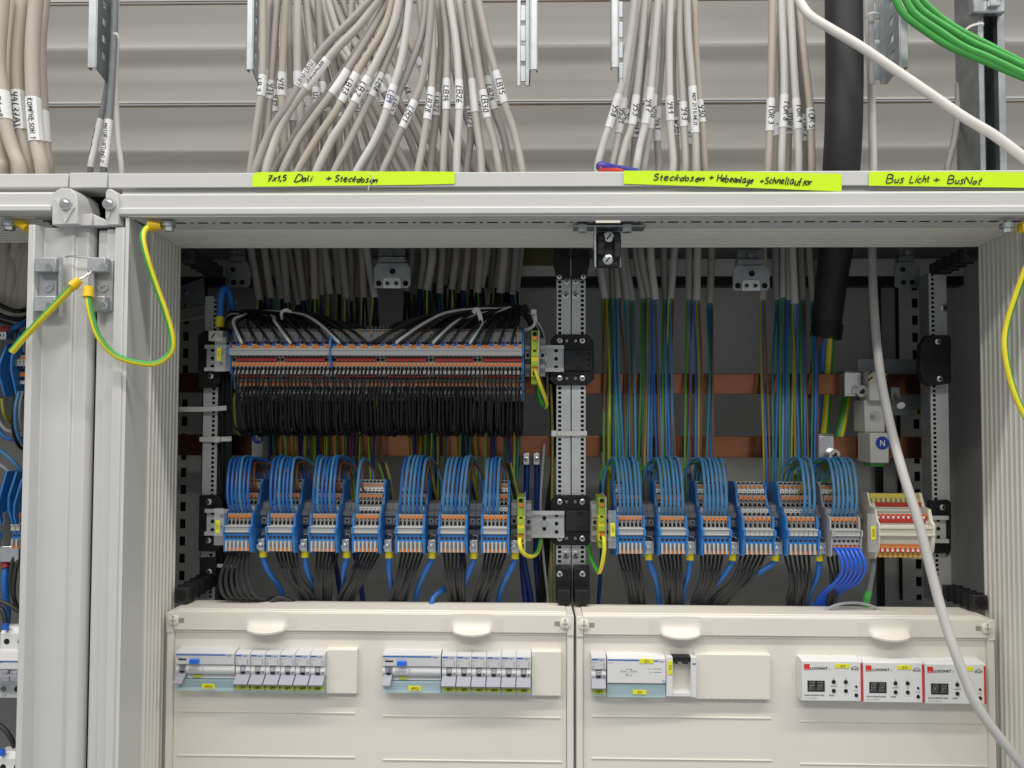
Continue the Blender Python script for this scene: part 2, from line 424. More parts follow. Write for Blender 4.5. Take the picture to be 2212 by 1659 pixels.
# carcass
mb = MB()
mb.box(-540, -534, 44, 262, ZB, 262, 'plate_grey'); mb.box(-540, XLb - 4, 40, 44, ZB, ZT, 'plate_grey'); mb.build('side_wall', cab)
mb = MB(); mb.box(XRb + 4, 659, 40, 44, ZB, ZT, 'plate_grey'); mb.box(653, 659, 44, 262, ZB, 262, 'plate_grey'); mb.build('side_wall', cab)
mb = MB(); mb.box(-540, 659, 262, 266, ZB, 262, 'plate_grey'); mb.build('back_panel', cab)
mb = MB(); mb.box(-540, 659, 40, 275, 262, 266, 'black_soft'); mb.build('gland_plate', cab)
mb = MB(); mb.box(-533, 652, 225, 250, P(1106, 560, 225).z, P(1106, 596, 225).z, 'enamel_inner'); mb.box(-533, 652, 228, 250, P(1106, 596, 228).z - 1, P(1106, 617, 228).z, 'black'); mb.build('cross_member', cab)
mb = MB(); mb.box(P(1082, 560, 215).x, P(1205, 560, 215).x, 215, 224, P(1106, 572, 215).z, P(1106, 520, 215).z, 'foam'); mb.build('foam_seal', cab)
# inner frame posts with square and round punchings
def punched(px0, px1, Y, pya, pyb, wid, pitch, m, inner=0.42, hw=0.55, both=False):
    mb = MB(); xa, xb = P(px0, 900, Y).x, P(px1, 900, Y).x
    za, zb = P(px0, pya, Y).z, P(px0, pyb, Y).z
    xm0 = xa + (xb - xa) * inner; xm1 = xm0 + wid
    mb.box(xa, xm0, Y, Y + 2, zb, za, m); mb.box(xm1, xb, Y, Y + 2, zb, za, m)
    z = za - 5
    while z > zb + 5:
        mb.box(xm0, xm1, Y, Y + 2, z, z + pitch * (1 - hw), m); z -= pitch
    mb.box(xa, xb, Y + 12, Y + 13, zb, za, 'void')
    return mb
for px0, px1 in ((386, 436), (1946, 1996)):
    mb = punched(px0, px1, 232, 600, 1300, 9, 26, 'plate_grey', 0.12 if px0 < 900 else 0.55, 0.55)
    # small round punchings between the square ones
    mb.build('frame_post', cab)
for px, w in ((1895, 13),):
    mb = MB(); a, b = P(px, 1000, 236).x, P(px + w, 1000, 236).x
    mb.box(a, b, 236, 244, P(px, 1310, 236).z, P(px, 600, 236).z, 'black'); mb.build('rubber_seal', cab)

# ------------------------------------------------------------------ neighbouring cabinet on the left
nb = thing('switch_cabinet', 'narrow slice of the neighbouring white cabinet left of the hinges, its inside dark', 'cabinet', (-640, 60, ZB))
mb = MB(); mb.box(-1100, P(147, 390, -96).x, -96, 55, ledge_z(402), ledge_z(371), 'enamel'); mb.build('top_cover', nb, bevel=1.2)
mb = MB(); mb.box(-1100, P(140, 410, -78).x, -78, 40, ledge_z(414, -110), ledge_z(402) - 0.5, 'enamel_inner'); mb.build('shadow_gap_strip', nb)
mb = MB(); x1 = P(113, 440, -110).x
z1, z2, z3 = P(60, 412, -110).z, P(60, 443, -110).z, P(60, 460, -110).z
mb.prism([(-78, z1 - 2), (-105, z1), (-110, z1 - 3), (-110, z2), (-113, z2 - 1.5), (-113, z3 + 2), (-110, z3), (-78, z3)], 'x', -1100, x1, 'enamel'); mb.build('fascia', nb, bevel=0.6)
mb = MB()
pr = [(y, z3 - 0.3 - o) for y, o in ribs(-100, 30, 10, 1.6, 0, 0)]
mb.prism(pr + [(30, z3 + 4), (-100, z3 + 4)], 'x', -1100, P(64, 500, -100).x, 'liner'); mb.build('ceiling_liner', nb, angle=25)
mb = MB()
xs = [P(q, 520, -110).x for q in (61.5, 79, 96, 138, 153, 178, 190)]
mb.prism([(xs[0], -104), (xs[0] + 1, -112), (xs[1] - 1, -112), (xs[1], -108), (xs[1] + 2, -99), (xs[2], -97.5), (xs[3], -101), (xs[4] - 2, -102), (xs[4], -99), (xs[5], -99.5), (xs[6] - 2, -96), (xs[6] - 0.5, -90), (xs[6] - 0.5, -60), (xs[0], -60)], 'z', ZB, P(100, 486, -110).z, 'enamel')
mb.build('jamb', nb, bevel=0.8)
mb = MB(); mb.box(-1100, -548, 200, 204, ZB, 262, 'plate_dark'); mb.box(-1100, -1096, -60, 199, ZB, 262, 'plate_dark'); mb.build('back_panel', nb)  # unseen left wall added to keep light out of this interior
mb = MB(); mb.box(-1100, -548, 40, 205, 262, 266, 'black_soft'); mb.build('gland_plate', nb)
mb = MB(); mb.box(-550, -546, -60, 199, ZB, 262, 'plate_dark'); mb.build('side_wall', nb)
# cap bridging the two lids
mb = MB()
mb.box(P(150, 390, -97).x, P(231, 390, -97).x, -97, 50, ledge_z(403), ledge_z(370), 'enamel')
mb.box(P(90, 370, -92).x, P(310, 370, -92).x, -88, 40, ledge_z(370), ledge_z(367.5), 'enamel')
tag(mb.build('joint_cap', bevel=1.0), 'short cream joint cap bridging the two cabinet lids beside the yellow tape', 'joint cap')
# corner castings with the domed bolt
def corner(px0, px1, bx, parent, full):
    mb = MB(); Y = -114
    a = [(px0, 486), (px0, 424), (px0 + 8, 412), (px0 + 20, 406), (px1 - 16, 407), (px1 - 4, 418), (px1, 440), (px1 - 1, 470), (px1, 484)] if full else \
        [(px0, 470), (px0 + 1, 414), (px0 + 6, 408), (px1 - 16, 408), (px1 - 4, 418), (px1, 430), (px1, 486), (px0 + 5, 486)]
    poly = [(P(x, y, Y).x, P(x, y, Y).z) for x, y in a]
    mb.prism(poly, 'y', Y, -70, 'enamel'); c = mb.build('corner_casting', parent, bevel=1.0)
    mb = MB()
    t = [(bx - 22, 428), (bx + 20, 448), (bx, 482)] if full else [(bx - 6, 432), (bx + 10, 440), (bx - 2, 476)]
    mb.prism([(P(x, y, Y).x, P(x, y, Y).z) for x, y in t], 'y', Y - 1.5, Y - 0.2, 'enamel_inner'); mb.build('wedge_recess', c)
    mb = MB(); p = P(bx, 441, Y - 1.6)
    mb.tube([p, p + Vector((0, -3, 0)), p + Vector((0, -5.5, 0)), p + Vector((0, -6.3, 0))], [6.6, 6.2, 3.8, 2.8], 18, 'zinc')
    mb.tube([p + Vector((0, -6.5, -1)), p + Vector((0, -6.7, -1))], 2.6, 6, 'galv_dark'); mb.build('bolt', c)
corner(112, 168, 142, nb, True)
corner(227, 256, 236, cab, False)
mb = MB(); mb.prism([(P(112, 486, -108).x, P(112, 486, -108).z), (P(112, 476, -108).x, P(112, 476, -108).z), (P(150, 462, -108).x, P(150, 462, -108).z), (P(186, 470, -108).x, P(186, 462, -108).z), (P(198, 462, -108).x, P(198, 460, -108).z), (P(198, 487, -108).x, P(198, 487, -108).z)], 'y', -107, -70, 'enamel'); mb.build('jamb_top', nb, bevel=0.8)
mb = MB(); mb.prism([(P(200, 486, -108).x, P(200, 487, -108).z), (P(200, 462, -108).x, P(200, 462, -108).z), (P(208, 466, -108).x, P(208, 466, -108).z), (P(226, 474, -108).x, P(226, 474, -108).z), (P(252, 487, -108).x, P(252, 487, -108).z)], 'y', -107, -70, 'enamel'); mb.build('jamb_top', cab, bevel=0.8)
# black sheet and strip standing in for shade between the two cabinets
mb = MB(); mb.box(P(160, 430, -60).x, P(240, 430, -60).x, -60, -56, ZB, P(200, 405, -60).z, 'void'); mb.build('gap_shade_sheet', nb)
mb = MB(); mb.box(P(190.5, 520, -110).x, P(199, 520, -110).x, -92, -60, ZB, P(195, 470, -100).z, 'void'); mb.build('seam_shade_strip', nb)  # black strip added so the seam reads as deep shade
# hinges
def hinge(px0, px1, parent, flip, lab):
    hp = MB(); Y = -103
    def bx(mbb, x0, x1, y0, y1, t0, t1, m): mbb.box(P(x0, 600, Y).x, P(x1, 600, Y).x, t0, t1, P(px0, y1, Y).z, P(px0, y0, Y).z, m)
    bx(hp, px0, px1, 563, 673, -106, -103, 'zinc_cast'); root = hp.build('hinge', parent, bevel=0.6)
    for ya, yb in ((561, 592), (643, 676)):
        k = MB(); bx(k, px0 + (2 if not flip else -2), px1 + (10 if not flip else -6), ya, yb, -116, -105, 'zinc_cast')
        kn = k.build('knuckle', root, bevel=1.0)
        s_ = MB(); c = P((px0 + px1) / 2 - 2, (ya + yb) / 2, -116.2); s_.cyl(c, (0, -0.8, 0), 4.6, 'zinc', 16); s_.cyl(c + Vector((0, -0.9, 0)), (0, -0.2, 0), 2.9, 'galv_dark', 14); s_.build('bore', kn)
    k = MB(); c = P((px0 + px1) / 2 - 2, 620, -106.2); k.cyl(c, (0, -1.2, 0), 5.4, 'zinc_cast', 18)
    for a in (0.5, 2.07):
        dx, dz = math.cos(a) * 2.6, math.sin(a) * 2.6
        k.tube([c + Vector((-dx, -1.35, -dz)), c + Vector((dx, -1.35, dz))], 0.7, 6, 'galv_dark')
    k.build('screw', root)
    pxp = px1 + 5 if not flip else px0 - 4
    k = MB(); k.tube([P(pxp, 556, -110), P(pxp, 684, -110)], 2.6, 10, 'zinc'); k.build('hinge_pin', root)
mat('zinc_cast', (0.42, 0.43, 0.44), 0.5, metal=0.55, var=0.08, scale=60)
hinge(88, 126, nb, False, '')
hinge(204, 247, cab, True, '')
mb = MB(); mb.tube(smooth([P(144, 562, -112), P(143, 556, -112), P(150, 553, -113), P(172, 555, -114), P(196, 557, -113), P(200, 561, -112)], 6), 1.4, 8, 'zinc')
tag(mb.build('wire_clip'), 'bent shiny steel wire clip linking the two hinges', 'clip')
# ------------------------------------------------------------------ galvanised support profiles hanging above the cabinet
def hanger(front, back, ybf, ybb, Yf, Yb, label, holes_front=False, holes_back=False, slots=True):
    t = thing('support_profile', label, 'support profile', tuple(P((front[0] + front[1]) / 2, ybf, Yf)), 'galvanised profiles hanging above the cabinet')
    zt = 900
    near = front[1] if back[0] >= front[1] - 3 else front[0]          # edge where the web starts
    far = back[0] if near == front[1] else back[1]
    mb = MB()
    mb.box(P(front[0], 80, Yf).x, P(front[1], 80, Yf).x, Yf, Yf + 2, P(front[0], ybf, Yf).z, zt, 'galv')
    sg = 1 if near == front[1] else -1
    mb.box(P(front[0] if sg > 0 else front[1], 80, Yf).x - 1, P(front[0] if sg > 0 else front[1], 80, Yf).x + 1, Yf + 2, Yf + 10, P(front[0], ybf, Yf).z, zt, 'galv')
    mb.build('front_flange', t, bevel=0.4)
    # web, with real slots left out of it
    xn, xf = P(near, 80, Yf).x, P(far, 80, Yb).x
    def quad(mbb, y0, y1, z0, z1, z0b=None):
        f = lambda y: xn + (xf - xn) * (y - Yf) / (Yb - Yf)
        z0b = z0 if z0b is None else z0b
        a = [(f(y0), y0, z0), (f(y1), y1, z0b), (f(y1), y1, z1), (f(y0), y0, z1)]
        b = [(x + 1.6 * sg, y + 0.3, z) for x, y, z in a]
        mbb.add(a + b, [(0, 1, 2, 3), (7, 6, 5, 4), (0, 4, 5, 1), (1, 5, 6, 2), (2, 6, 7, 3), (3, 7, 4, 0)], 'galv_dark')  # web in the darker steel, its shade put into the colour
    mb = MB(); w = Yb - Yf; ya, yb_ = Yf + w * 0.40, Yf + w * 0.62
    zb0, zb1 = P(near, ybf, Yf).z, P(far, ybb, Yb).z
    zl = max(zb0, zb1) + 8
    quad(mb, Yf, ya, zl, zt); quad(mb, yb_, Yb, zl, zt)
    zm = zb0 + (zb1 - zb0) * 0.5
    quad(mb, Yf, Yb, zb0, zl, zb1)
    z = zl
    while z < zt:
        quad(mb, ya, yb_, z, min(zt, z + 13))
        z += 24
    mb.build('web', t)
    mb = MB(); Z1 = P(back[0], ybb, Yb).z
    xa, xb = P(back[0], 80, Yb).x, P(back[1], 80, Yb).x
    if holes_back:
        xm = (xa + xb) / 2 - 4; xm2 = xm + 7
        mb.box(xa, xm, Yb, Yb + 2, Z1, zt, 'galv'); mb.box(xm2, xb, Yb, Yb + 2, Z1, zt, 'galv')
        z = Z1 + 6
        while z < zt: mb.box(xm, xm2, Yb, Yb + 2, z, min(zt, z + 22), 'galv'); z += 28.5
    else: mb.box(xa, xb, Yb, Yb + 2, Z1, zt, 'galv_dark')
    mb.build('back_flange', t, bevel=0.4)
hanger((190, 207), (235, 250), 146, 183, 80, 122, 'galvanised slotted profile hanging over the joint cap between the cabinets', slots=True)
hanger((533, 545), (555, 558), 150, 176, 60, 112, 'galvanised profile hanging at the outer edge of the crossing cable bundle', slots=True)
hanger((1147, 1160), (1117, 1145), 150, 185, 90, 118, 'galvanised profile hanging alone, round holes, between two cable bundles', holes_back=True)
hanger((1322, 1335), (1335, 1346), 145, 178, 60, 112, 'galvanised profile hanging close beside the bundle over the middle yellow tape', holes_back=True)
hanger((1945, 1961), (1877, 1915), 145, 181, 70, 125, 'galvanised perforated profile behind the white diagonal cable, beside the black conduit', holes_back=True)
# strut channel and clamp
st = thing('strut_channel', 'tall galvanised strut channel at the far end, behind the green cables', 'strut', tuple(P(2110, 370, 150)))
Z0, Z1 = P(2110, 390, 150).z, 900
mb = MB(); mb.box(P(2112, 80, 145).x, P(2124, 80, 145).x, 144, 145.8, Z0, Z1, 'galv'); mb.box(P(2155, 80, 145).x, P(2171, 80, 145).x, 145, 156, Z0, Z1, 'galv'); mb.build('lip', st, bevel=0.8)
mb = MB(); mb.prism([(P(2112, 80, 146).x, 146), (P(2112, 80, 146).x + 1.5, 146), (P(2112, 80, 146).x + 1.5, 203), (P(2112, 80, 146).x, 203)], 'z', Z0, Z1, 'galv_dark'); mb.build('side_web', st)
mb = MB(); mb.box(P(2112, 80, 146).x + 2, P(2171, 80, 150).x - 2.2, 196, 199, Z0, Z1, 'black_soft'); mb.box(P(2171, 80, 150).x - 2, P(2171, 80, 150).x, 156, 196, Z0, Z1, 'galv_dark'); mb.build('back_web', st)  # black back wall imitates the shade inside the channel
mb = MB(); mb.box(P(2104, 10, 130).x, P(2175, 10, 130).x, 132, 144, P(2140, 27, 132).z, 640, 'galv')
c = MB(); a, b = P(2133, 4, 131), P(2157, 16, 131); c.box(a.x, b.x, 125, 131.8, b.z, a.z + 20, 'zinc'); c.box(a.x - 5, b.x + 7, 129, 131.8, b.z + 12, a.z + 20, 'galv_dark')
cl = tag(mb.build('channel_clamp', bevel=2.0), 'shiny zinc clamp block fixed across the top of the strut channel', 'clamp'); c.build('square_nut', cl, bevel=0.6)

# ------------------------------------------------------------------ cables
Zb = lambda x, y: (493.7 + x * .29762, y * .29762)          # the four photo crops these paths were read from
Zc = lambda x, y: (1097.2 + x * .29762, y * .29762)
Za = lambda x, y: (x * .24801, y * .24801)
Zd = lambda x, y: (1645.8 + x * .25595, y * .25595)
def px_path(pts, n=7): return smooth(pts, n)
def sleeve_and_text(cable, path, r, y0, y1, text, ink='ink', phi=0.0, up=False, size=None, paper='paper', slip=1.05, flag=0.0):
    seg = [p for p in path if y0 <= p[1] <= y1]
    if len(seg) < 2: return
    seg = [seg[0] + (seg[1] - seg[0]) * k / 3 for k in range(0)] + seg
    w = [P(*p) for p in seg]
    mb = MB(); mb.tube(w, r * slip + 0.25, 14, paper, cap=False)
    if flag:                                                # the two ends of the label stuck together as a small flag
        a, b = w[0], w[-1]; fx = Vector((flag, -r * 0.9, 0))
        v = [a + Vector((0, -r * 0.95, 0)), b + Vector((0, -r * 0.95, 0)), b + fx, a + fx]; v2 = [q + Vector((0, -0.5, 0)) for q in v]
        mb.add(v + v2, [(0, 1, 2, 3), (7, 6, 5, 4), (0, 4, 5, 1), (1, 5, 6, 2), (2, 6, 7, 3), (3, 7, 4, 0)], paper)
    o = mb.build('name_tag', cable)
    if not text: return
    L = sum((w[i + 1] - w[i]).length for i in range(len(w) - 1))
    strokes, wd = hand(text, narrow=0.95, seed=int(y0 * 7) % 97, gap=0.28)
    h = size * 0.66 if size else r * 1.5
    h = min(h, L * 0.90 / max(wd, 0.01))
    cum = [0]
    for i in range(len(w) - 1): cum.append(cum[-1] + (w[i + 1] - w[i]).length)
    def at(d):
        d = min(max(d, 0), cum[-1] - 1e-6); i = 0
        while cum[i + 1] < d: i += 1
        t = (d - cum[i]) / (cum[i + 1] - cum[i]); return w[i].lerp(w[i + 1], t), (w[i + 1] - w[i]).normalized()
    R = r * slip + 0.45
    def fn(a, b):
        d = L / 2 + (a * h if not up else -a * h)
        p, t = at(d)
        nrm = Vector((0, -1, 0)); nrm = (nrm - t * nrm.dot(t)).normalized()
        side = t.cross(nrm)                                  # points to the right when t runs down
        if side.x < 0: side = -side
        q = phi + (b * h / R) * (1 if not up else -1)
        return p + R * (math.cos(q) * nrm + math.sin(q) * side)
    mb = MB(); pen_draw(mb, strokes, fn, max(0.36, h * 0.066), ink); mb.build('lettering', o)
def add_cores(cable, end, r, cores, n_lab=None):
    """cores: list of (material, [(px, py, Y), ...]) leaving the cut end of the jacket"""
    for m, pts in cores:
        mb = MB(); mb.tube(PP(smooth(pts, 5)), 1.72, 7, EARTH if m == 'earth' else m)
        o = mb.build('core', cable)
        nm = {'earth': 'yellow and green core', 'wire_blue': 'blue core', 'wire_light': 'light blue core', 'wire_brown': 'brown core', 'black_wire': 'black core', 'wire_teal': 'teal core', 'wire_olive': 'yellow core', 'wire_green': 'green core', 'wire_navy': 'dark blue core'}.get(m)
        if nm: o['label'] = nm
def cable(label, pts, r, m, tagspec=None, group=None, cores=(), cut=True, cat='cable'):
    path = px_path(pts)
    t = thing('jacketed_cable', label, cat, tuple(P(*path[-1])), group)
    mb = MB(); mb.tube(PP(path), r, 12, m); mb.build('jacket', t)
    if tagspec: sleeve_and_text(t, path, r, *tagspec[:3], **tagspec[3]) if len(tagspec) > 3 else sleeve_and_text(t, path, r, *tagspec)
    add_cores(t, path[-1], r, cores)
    return t

# --- crossing bundle over the first yellow tape: (points in crop, tag y0,y1, text, options, description)
G1 = 'grey cables over the first yellow tape'
front = [
 ([(252, -60), (250, 500), (228, 750), (162, 1240)], (515, 742, 'LB 2', dict(phi=-.5)), 0, 'outermost beside the galvanised profile'),
 ([(300, -60), (288, 515), (262, 760), (215, 1240)], (515, 730, '', {}), 2, 'half hidden behind the outermost cable, blank tag'),
 ([(362, -60), (312, 540), (292, 770), (260, 1240)], (540, 768, 'Y34', dict(phi=.3)), 0, 'its tag reading Y34'),
 ([(420, -60), (388, 530), (385, 700), (420, 1240)], (530, 760, 'Y18', dict(phi=.2)), 3, 'slightly yellow, its tag reading Y18'),
 ([(500, -60), (500, 525), (520, 780), (545, 1240)], (525, 780, '13', dict(phi=.6)), 1, 'its tag reading 13, near the profile'),
 ([(556, -60), (600, 400), (632, 640), (640, 900), (622, 1240)], (615, 780, 'U2', dict(phi=.2)), 0, 'its tag reading U2'),
 ([(645, -60), (680, 600), (690, 860), (700, 1240)], (600, 850, '20', dict(phi=.4)), 2, 'its tag reading 20'),
 ([(1085, -60), (900, 140), (700, 340), (560, 540), (430, 760), (290, 980), (200, 1240)], (425, 640, 'LB10-LB12', dict(up=True)), 2, 'dusty, sweeping across the bundle, tag LB10-LB12 reading upwards'),
 ([(1130, -60), (950, 180), (760, 380), (620, 560), (470, 760), (350, 980), (280, 1240)], (430, 660, 'LB18+LB19+LB20', dict(up=True, ink='ink_brown', size=5.4)), 1, 'pale, sweeping across, tag with three reddish numbers'),
 ([(1130, -40), (1050, 170), (900, 420), (760, 620), (600, 820), (480, 990), (350, 1240)], None, 2, 'dark and untagged, under the sweeping pale cable'),
 ([(1195, -60), (1050, 200), (900, 450), (770, 650), (600, 880), (480, 1060), (405, 1240)], (505, 700, '', {}), 0, 'its white tag turned edge on'),
 ([(1200, -60), (1130, 200), (960, 480), (870, 640), (770, 820), (620, 1040), (520, 1240)], (525, 745, 'LB13', {}), 3, 'its tag reading LB13'),
 ([(1250, -60), (1190, 200), (1060, 480), (960, 660), (850, 860), (730, 1050), (655, 1240)], (560, 770, 'LB2', {}), 1, 'pale, its big tag reading LB2'),
 ([(1275, -60), (1240, 200), (1130, 480), (1060, 640), (960, 850), (860, 1060), (785, 1240)], (510, 720, 'LB8', dict(phi=.9)), 0, 'its tag half turned, under LB2'),
 ([(1320, -60), (1290, 220), (1250, 450), (1190, 650), (1130, 850), (1060, 1020), (945, 1240)], (620, 815, 'LB9', dict(ink='ink_blue', phi=.2)), 4, 'whitest, with blue writing LB9'),
 ([(1440, -60), (1400, 250), (1300, 520), (1220, 700), (1160, 850), (1100, 1000), (1025, 1240)], (695, 850, 'LB3', dict(phi=.1)), 2, 'its tag reading LB3 partly under the blue writing'),
 ([(1478, -60), (1450, 300), (1400, 600), (1330, 780), (1260, 930), (1190, 1090), (1140, 1240)], (725, 945, 'LB21', dict(phi=.1)), 2, 'its low tag reading LB21'),
 ([(1470, -60), (1480, 300), (1470, 640), (1440, 870), (1410, 1060), (1385, 1240)], (640, 875, 'LB28', {}), 0, 'its tag reading LB28'),
 ([(1515, -60), (1545, 300), (1520, 640), (1500, 890), (1475, 1240)], (645, 885, 'LB27', {}), 2, 'its tag reading LB27'),
 ([(1545, -60), (1585, 260), (1585, 540), (1580, 800), (1565, 1240)], (540, 808, 'LB14', dict(phi=-.1)), 0, 'its tag reading LB14'),
 ([(1595, -60), (1650, 300), (1670, 550), (1675, 800), (1662, 1240)], (550, 800, 'LB26', {}), 4, 'whitish, its tag reading LB26'),
 ([(1650, -60), (1690, 400), (1740, 740), (1760, 970), (1735, 1240)], (745, 970, 'LB22', dict(phi=-.1)), 2, 'behind the others, its low tag reading LB22'),
 ([(1670, -60), (1720, 300), (1768, 580), (1790, 820), (1830, 1100), (1840, 1240)], (570, 825, '', {}), 1, 'its blank white tag between LB26 and LB30'),
 ([(1735, -60), (1790, 300), (1840, 620), (1880, 860), (1930, 1040), (1965, 1240)], (620, 865, 'LB30', {}), 0, 'its tag reading LB30'),
 ([(1745, -60), (1820, 300), (1875, 560), (1930, 800), (2000, 1000), (2040, 1240)], (560, 805, 'LB24', {}), 2, 'its tag reading LB24'),
 ([(1800, -60), (1880, 300), (1940, 520), (2005, 750), (2085, 1000), (2128, 1240)], (520, 755, 'LB15', {}), 0, 'outermost on the strut side, its tag reading LB15'),
]
back = [
 ([(670, -60), (740, 240), (880, 480), (1000, 750), (1120, 1000), (1230, 1240)], (640, 690, '', {})),
 ([(735, -60), (850, 220), (1000, 450), (1180, 760), (1290, 960), (1400, 1240)], (480, 700, '4', dict(phi=.2))),
 ([(800, -60), (900, 180), (1100, 460), (1260, 780), (1370, 1000), (1470, 1240)], (520, 720, '1', {})),
 ([(860, -60), (960, 120), (1200, 440), (1330, 720), (1450, 980), (1540, 1240)], (560, 760, '68', {})),
 ([(930, -60), (1100, 60), (1250, 220), (1370, 430), (1480, 700), (1650, 1240)], (430, 640, 'F2', {})),
 ([(1020, -60), (1200, 130), (1350, 330), (1440, 520), (1560, 760), (1740, 1240)], None),
 ([(590, -60), (700, 300), (800, 640), (850, 900), (900, 1240)], (660, 860, '7', {})),
 ([(540, -60), (650, 300), (750, 700), (780, 900), (750, 1240)], None),
 ([(480, -60), (560, 500), (590, 800), (590, 1240)], (690, 900, '-', {})),
 ([(330, -60), (345, 600), (350, 860), (420, 1240)], (620, 860, 'Y32', {})),
 ([(760, -60), (800, 400), (930, 760), (1080, 1240)], (700, 900, 'W2', {})),
 ([(430, -60), (450, 560), (460, 820), (500, 1240)], (640, 900, '', {})),
 ([(700, -60), (800, 260), (930, 520), (1090, 820), (1300, 1240)], (600, 760, 'Y9', {})),
 ([(1100, -60), (1240, 160), (1400, 420), (1500, 620), (1600, 860), (1780, 1240)], (470, 660, 'W9', {})),
 ([(620, -60), (720, 260), (790, 560), (870, 820), (980, 1240)], None),
 ([(960, -60), (1010, 300), (1060, 640), (1090, 900), (1160, 1240)], (680, 860, '63', {})),
 ([(1380, -60), (1420, 300), (1500, 700), (1560, 960), (1620, 1240)], None),
 ([(900, -60), (880, 300), (820, 620), (800, 900), (820, 1240)], (700, 880, 'U5', {})),
 ([(1560, -60), (1620, 400), (1700, 760), (1790, 1000), (1900, 1240)], None),
]
# cut ends below the fascia: (x at the fascia, x at the end, y of the end), paired with the cables in order from one side to the other
ends = [(543, 563, 652), (549, 568, 640), (572, 588, 642), (591, 608, 644), (608, 619, 652), (624, 648, 656), (640, 655, 648), (660, 664, 643), (675, 680, 646), (690, 692, 640), (701, 713, 635), (721, 729, 640), (738, 751, 644), (755, 757, 650), (771, 768, 641), (783, 788, 642), (789, 808, 645),
        (890, 881, 629), (899, 893, 634), (912, 907, 628), (922, 915, 634), (933, 922, 630), (944, 939, 615), (955, 950, 632), (967, 957, 615), (988, 978, 630), (1000, 993, 634), (1012, 1003, 628), (1020, 1017, 628), (1034, 1030, 633), (1054, 1041, 623), (1066, 1060, 634), (1084, 1073, 627), (1089, 1081, 636), (1098, 1092, 632), (1107, 1101, 630), (1115, 1107, 636), (1123, 1113, 634)]
spec = []
for i, (pts, tg, mi, d) in enumerate(front):
    Y = [150, 178, 164, 156, 160, 172, 184, 118, 122, 150, 132, 128, 124, 134, 126, 140, 136, 142, 168, 152, 140, 182, 160, 148, 166, 138][i]
    spec.append((Zb(pts[-1][0], 1240)[0], pts, tg, Y, mi, 'grey cable over the first yellow tape, ' + d))
NB = ['with a narrow white tag', 'with a tag marked 4', 'with a tag marked 1', 'with a tag marked 68', 'with a tag marked F2', 'without any tag', 'with a tag marked 7', 'untagged, nearest the sweeping pale cable', 'with a dash on its tag', 'with a tag reading Y32', 'with a tag reading W2', 'with a blank tag, behind tag 13', 'with a tag reading Y9', 'with a tag reading W9', 'untagged, crossing behind tag LB13', 'with a tag marked 63', 'untagged, behind tag LB27', 'with a tag reading U5', 'untagged, crossing behind tag LB30']
for i, (pts, tg) in enumerate(back):
    spec.append((Zb(pts[-1][0], 1240)[0], pts, tg, 205 + (i % 4) * 13, [0, 2, 2, 0, 3, 2, 0, 2, 0, 2, 0, 2, 1, 0, 2, 1, 2, 0, 2][i], 'grey rear cable behind the first yellow tape, ' + NB[i]))
spec.sort(key=lambda s: s[0])
rn = random.Random(4)
CORESETS = [['black_wire', 'black_wire', 'earth', 'black_wire'], ['black_wire'] * 4, ['earth', 'wire_navy', 'wire_brown'], ['black_wire', 'wire_navy', 'black_wire', 'wire_teal'], ['earth', 'black_wire', 'black_wire']]
for i, (xk, pts, tg, Y, mi, lab) in enumerate(spec):
    e = ends[i * len(ends) // len(spec)]; e = (e[0] + (i % 3 - 1) * 2, e[1] + (i % 3 - 1) * 2, e[2]); frontish = i % 3 != 1
    p = [(*Zb(*q), Y) for q in pts]
    Ye = 158 + (i * 37 % 5) * 9
    sl = (p[-1][0] - p[-2][0]) / (p[-1][1] - p[-2][1]); p[-1] = (p[-1][0] + sl * 26, p[-1][1] + 26, Y)
    p += [(p[-1][0] * 0.5 + e[0] * 0.5, 465, (Y + Ye) / 2), (e[0], 530, Ye), (e[1], e[2] + rn.uniform(-5, 3), Ye)]
    cs = CORESETS[i % 5] if not (690 < e[0] < 800 or e[0] < 560) else CORESETS[2 if i % 2 else 4]
    cores = []
    for k, m in enumerate(cs):
        a = (k - (len(cs) - 1) / 2) * 3.4
        sink = 735 if m == 'black_wire' else 1085
        q = [(e[1] + a * 0.8, e[2] - 4, Ye), (e[1] + a * 1.3 + rn.uniform(-1.5, 1.5), e[2] + 30, Ye + rn.uniform(-5, 5)), (e[1] + a * 1.9 + rn.uniform(-4, 4), 740, 150 + rn.uniform(-6, 12))]
        if sink > 800: q += [(e[1] + a * 2.2 + rn.uniform(-8, 8), 940, 128 + rn.uniform(-8, 8)), (e[1] + a * 2.4 + rn.uniform(-6, 6), 1086, 112)]
        cores.append((m, q))
    if tg:
        y0, y1, tx, kw = tg; tg = (y0 * .29762, y1 * .29762, tx, dict(kw))
    cable(lab, p, 5.4 if mi != 1 else 5.9, 'jacket%d' % mi, tg, G1, cores)

